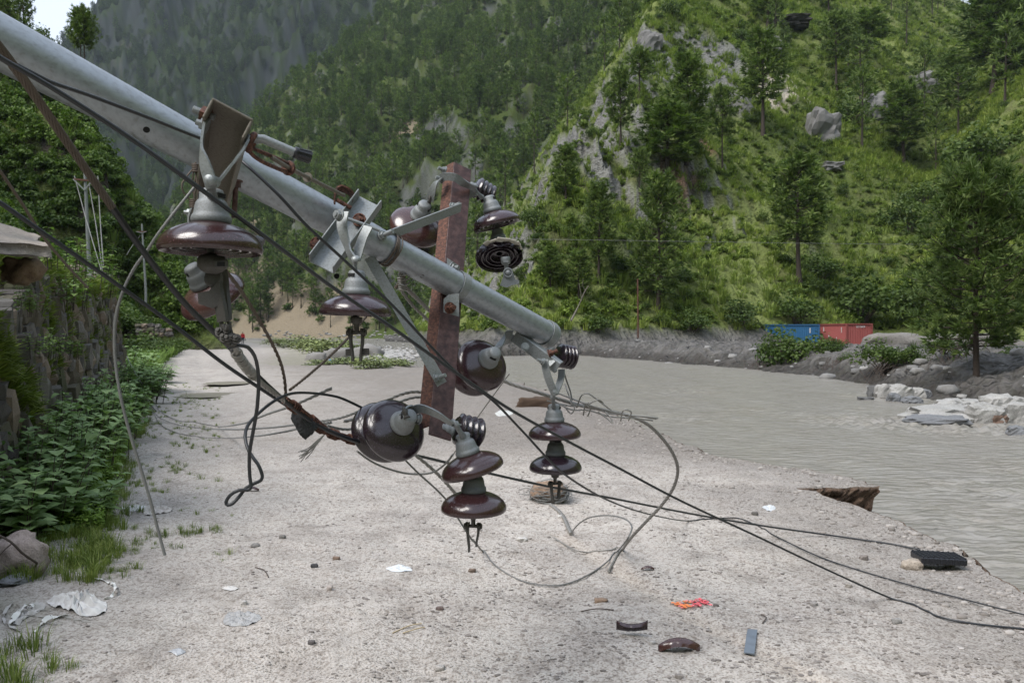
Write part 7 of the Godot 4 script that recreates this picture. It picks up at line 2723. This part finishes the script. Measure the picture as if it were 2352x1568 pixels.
		var st := put("rock", rock(160 + k, Vector3(q[2], q[3] * 1.2, q[2] * 0.7) * d / F, 0.28, 4 if q[2] < 34 else 7, q[4]).mesh(), M.stone, o)
		st.position.y = q[3] * d / F * 0.3
		k += 1
	# twigs and straws
	for q in [[[1505, 1466], [1530, 1440], [1760, 1415], "x"], [[585, 1302], [606, 1308], [616, 1322], "curved wire like twig left of the middle"], [[902, 1452], [940, 1440], [968, 1434], "straw at the lower middle"], [[925, 1455], [960, 1449], [975, 1446], "second straw beside the first at the lower middle"], [[1748, 1414], [1761, 1420], [1752, 1430], "small curved red brown twig beside the red powder"], [[1335, 1408], [1370, 1404], [1410, 1406], "brown splinter left of the red powder"], [[280, 1030], [262, 1034], [250, 1030], "thin twig on the road's edge"]]:
		if q[3] == "x": continue
		var b := MB.new()
		b.tube(curve([on_road(q[0][0], q[0][1]) + Vector3.UP * 0.006, on_road(q[1][0], q[1][1]) + Vector3.UP * 0.014, on_road(q[2][0], q[2][1]) + Vector3.UP * 0.006], 0.02), [0.0035], 5)
		wire_thing(b, q[3], M.straw if "straw" in q[3] else M.twig, on_road(q[0][0], q[0][1]), "twig", "twig")
	# crumbs of silt and grit, beyond counting
	var where := []
	var tint := []
	var r := RandomNumberGenerator.new()
	r.seed = 301
	while where.size() < 20000:
		var z := -3.3 - 13.0 * pow(r.randf(), 1.7)
		var x := r.randf_range(verge_x(z) - 0.2, bank_x(z) - 0.05)
		var a := nz.get_noise_2d(x * 1.1 + 40.0, z * 1.1)
		if r.randf() > smoothstep(-0.35, 0.5, a) * smoothstep(-2.4, 0.6, x + (z + 4.0) * -0.15) + 0.06: continue
		var sc := pow(r.randf(), 4.0) * 0.012 + 0.0034
		sc *= 1.0 - z * 0.015
		where.append(Transform3D(Basis(Vector3.UP, r.randf() * TAU).scaled(Vector3(sc * r.randf_range(0.9, 1.7), sc * 0.45, sc)), Vector3(x, ground_h(x, z) + sc * 0.12, z)))
		var t2 := r.randf()
		tint.append(Color(0.13, 0.115, 0.105).lerp(Color(0.32, 0.29, 0.27), r.randf()) if t2 < 0.90 else Color(0.42, 0.39, 0.37) * r.randf_range(0.8, 1.15))
	copies("grit", rock(8, Vector3.ONE * 1.2, 0.3, 2).mesh(), M.grit, where, tint)
	# clods along the crumbling river edge
	where = []
	tint = []
	for i in 1500:
		var z := -4.3 - 14.0 * pow(r.randf(), 1.4)
		var x := bank_x(z) - 0.02 - absf(r.randfn()) * 0.42
		var sc := 0.006 + 0.028 * pow(r.randf(), 4.0)
		where.append(Transform3D(Basis(Vector3.UP, r.randf() * TAU).scaled(Vector3(sc * 1.4, sc * 0.8, sc)), Vector3(x, ground_h(x, z) + sc * 0.1, z)))
		tint.append(Color(0.17, 0.15, 0.135).lerp(Color(0.40, 0.37, 0.345), r.randf()))
	copies("edge_clods", rock(9, Vector3.ONE * 1.2, 0.4, 2).mesh(), M.grit, where, tint)
	# puddles in the potholes
	for q in [[[-8.2, -21.6], [1.05, 0.95], "muddy puddle in the track behind the wires"], [[-9.3, -26.0], [0.75, 0.9], "second smaller puddle further along the track"]]:
		var b := MB.new()
		var cx: float = q[0][0]
		var cz: float = q[0][1]
		var k0 := b.add(Vector3(cx, ground_h(cx, cz) + 0.055, cz), Vector3.UP)
		for i in 41:
			var a := TAU * i / 40.0
			var e := 1.0 + 0.22 * nz.get_noise_2d(cos(a) * 2.0 + cx, sin(a) * 2.0)
			b.add(Vector3(cx + cos(a) * q[1][0] * e, ground_h(cx, cz) + 0.055, cz + sin(a) * q[1][1] * e), Vector3.UP)
		for i in 40: b.tri(k0, k0 + 1 + i, k0 + 2 + i)
		struct("puddle_water", b.mesh(), M.puddle)


# ---------------------------------------------------------------- the walker far down the road
func make_people():
	var at := G(557, 791, 0.0)
	at = P(557, 790, 112.0)
	var o := thing("person", "person in a red jacket and dark trousers walking far off on the road", "person", at)
	# joints of a striding figure, then one skin over them
	var bones := [
		[Vector3(0, 1.60, 0.0), 0.085, Vector3(0, 1.53, 0.01), 0.10], [Vector3(0, 1.47, 0), 0.055, Vector3(0, 1.40, 0), 0.07],
		[Vector3(-0.13, 1.36, 0), 0.10, Vector3(0.13, 1.36, 0), 0.10], [Vector3(0, 1.34, 0), 0.15, Vector3(0, 0.98, 0), 0.145],
		[Vector3(-0.09, 0.94, 0), 0.11, Vector3(-0.10, 0.50, 0.08), 0.065], [Vector3(-0.10, 0.50, 0.08), 0.062, Vector3(-0.11, 0.08, 0.02), 0.045], [Vector3(-0.11, 0.04, 0.0), 0.042, Vector3(-0.12, 0.035, 0.16), 0.036],
		[Vector3(0.09, 0.94, 0), 0.11, Vector3(0.10, 0.50, -0.02), 0.065], [Vector3(0.10, 0.50, -0.02), 0.062, Vector3(0.11, 0.10, -0.20), 0.045], [Vector3(0.11, 0.05, -0.2), 0.042, Vector3(0.12, 0.035, -0.06), 0.036],
		[Vector3(-0.19, 1.36, 0), 0.060, Vector3(-0.25, 1.08, -0.06), 0.048], [Vector3(-0.25, 1.08, -0.06), 0.045, Vector3(-0.24, 0.84, 0.05), 0.034], [Vector3(-0.24, 0.84, 0.05), 0.036, Vector3(-0.235, 0.74, 0.08), 0.026],
		[Vector3(0.19, 1.36, 0), 0.060, Vector3(0.25, 1.08, 0.02), 0.048], [Vector3(0.25, 1.08, 0.02), 0.045, Vector3(0.27, 0.84, 0.04), 0.034], [Vector3(0.27, 0.84, 0.04), 0.036, Vector3(0.275, 0.74, 0.05), 0.026]]
	put("body", skin(bones, 0.032, func(p: Vector3) -> Color:
		if p.y > 1.62 or (p.y > 1.50 and p.z < -0.02): return Color(0.02, 0.016, 0.014)
		if p.y > 1.43 or (p.y < 0.82 and absf(p.x) > 0.19): return Color(0.30, 0.17, 0.11)
		if p.y > 0.93 or absf(p.x) > 0.19: return Color(0.50, 0.035, 0.04)
		if p.y > 0.09: return Color(0.035, 0.04, 0.055)
		return Color(0.05, 0.045, 0.04)).mesh(), M.cloth, o)
	var bag := MB.new()
	bag.col = Color(0.03, 0.03, 0.035)
	bag.box(Transform3D(Basis(Vector3.UP, 0.2), Vector3(0.32, 0.60, 0.05)), Vector3(0.10, 0.30, 0.26), 0.03)
	put("shoulder_bag", bag.mesh(), M.cloth, o)
	o.rotation.y = 0.3


func skin(bones: Array, h: float, tone: Callable) -> MB:   # surface nets over a smooth union of tapered limbs
	var lo := Vector3(-0.45, -0.06, -0.42)
	var nx := int(0.9 / h)
	var ny := int(1.86 / h)
	var nq := int(0.84 / h)
	var val := PackedFloat32Array()
	val.resize((nx + 1) * (ny + 1) * (nq + 1))
	var id := func(i: int, j: int, k: int) -> int: return (i * (ny + 1) + j) * (nq + 1) + k
	for i in nx + 1:
		for j in ny + 1:
			for k in nq + 1:
				var p := lo + Vector3(i, j, k) * h
				var e := 0.0
				for b in bones:
					var d: Vector3 = b[2] - b[0]
					var t := clampf((p - b[0]).dot(d) / d.length_squared(), 0, 1)
					e += exp(-((p - (b[0] as Vector3) - d * t).length() - lerpf(b[1], b[3], t)) * 45.0)
				val[id.call(i, j, k)] = -log(maxf(e, 1e-12)) / 45.0
	var m := MB.new()
	var cellv := {}
	for i in nx:
		for j in ny:
			for k in nq:
				var sum := Vector3.ZERO
				var n := 0
				for e in [[0, 0, 0, 1, 0, 0], [0, 0, 0, 0, 1, 0], [0, 0, 0, 0, 0, 1], [1, 0, 0, 1, 1, 0], [1, 0, 0, 1, 0, 1], [0, 1, 0, 1, 1, 0], [0, 1, 0, 0, 1, 1], [0, 0, 1, 1, 0, 1], [0, 0, 1, 0, 1, 1], [1, 1, 0, 1, 1, 1], [1, 0, 1, 1, 1, 1], [0, 1, 1, 1, 1, 1]]:
					var a := val[id.call(i + e[0], j + e[1], k + e[2])]
					var b := val[id.call(i + e[3], j + e[4], k + e[5])]
					if (a < 0.0) != (b < 0.0):
						var t := a / (a - b)
						sum += Vector3(lerpf(e[0], e[3], t), lerpf(e[1], e[4], t), lerpf(e[2], e[5], t))
						n += 1
				if n:
					var p := lo + (Vector3(i, j, k) + sum / n) * h
					cellv[id.call(i, j, k)] = m.add(p, Vector3.ZERO, tone.call(p))
	for i in range(1, nx):
		for j in range(1, ny):
			for k in range(1, nq):
				var a: bool = val[id.call(i, j, k)] < 0.0
				for ax in 3:
					var st := [int(ax == 0), int(ax == 1), int(ax == 2)]
					if a == (val[id.call(i + st[0], j + st[1], k + st[2])] < 0.0): continue
					var u := [int(ax == 1), int(ax == 2), int(ax == 0)]
					var w := [int(ax == 2), int(ax == 0), int(ax == 1)]
					var q := []
					for c in [[0, 0], [1, 0], [1, 1], [0, 1]]:
						q.append(cellv.get(id.call(i - u[0] * c[0] - w[0] * c[1], j - u[1] * c[0] - w[1] * c[1], k - u[2] * c[0] - w[2] * c[1]), -1))
					if q.has(-1): continue
					if a: q.reverse()
					m.quad(q[0], q[1], q[2], q[3])
	for i in range(0, m.f.size(), 3):
		var p := m.v[m.f[i]]
		var nn := (m.v[m.f[i + 2]] - p).cross(m.v[m.f[i + 1]] - p)
		for e in 3: m.n[m.f[i + e]] += nn
	for i in m.n.size(): m.n[i] = m.n[i].normalized()
	return m
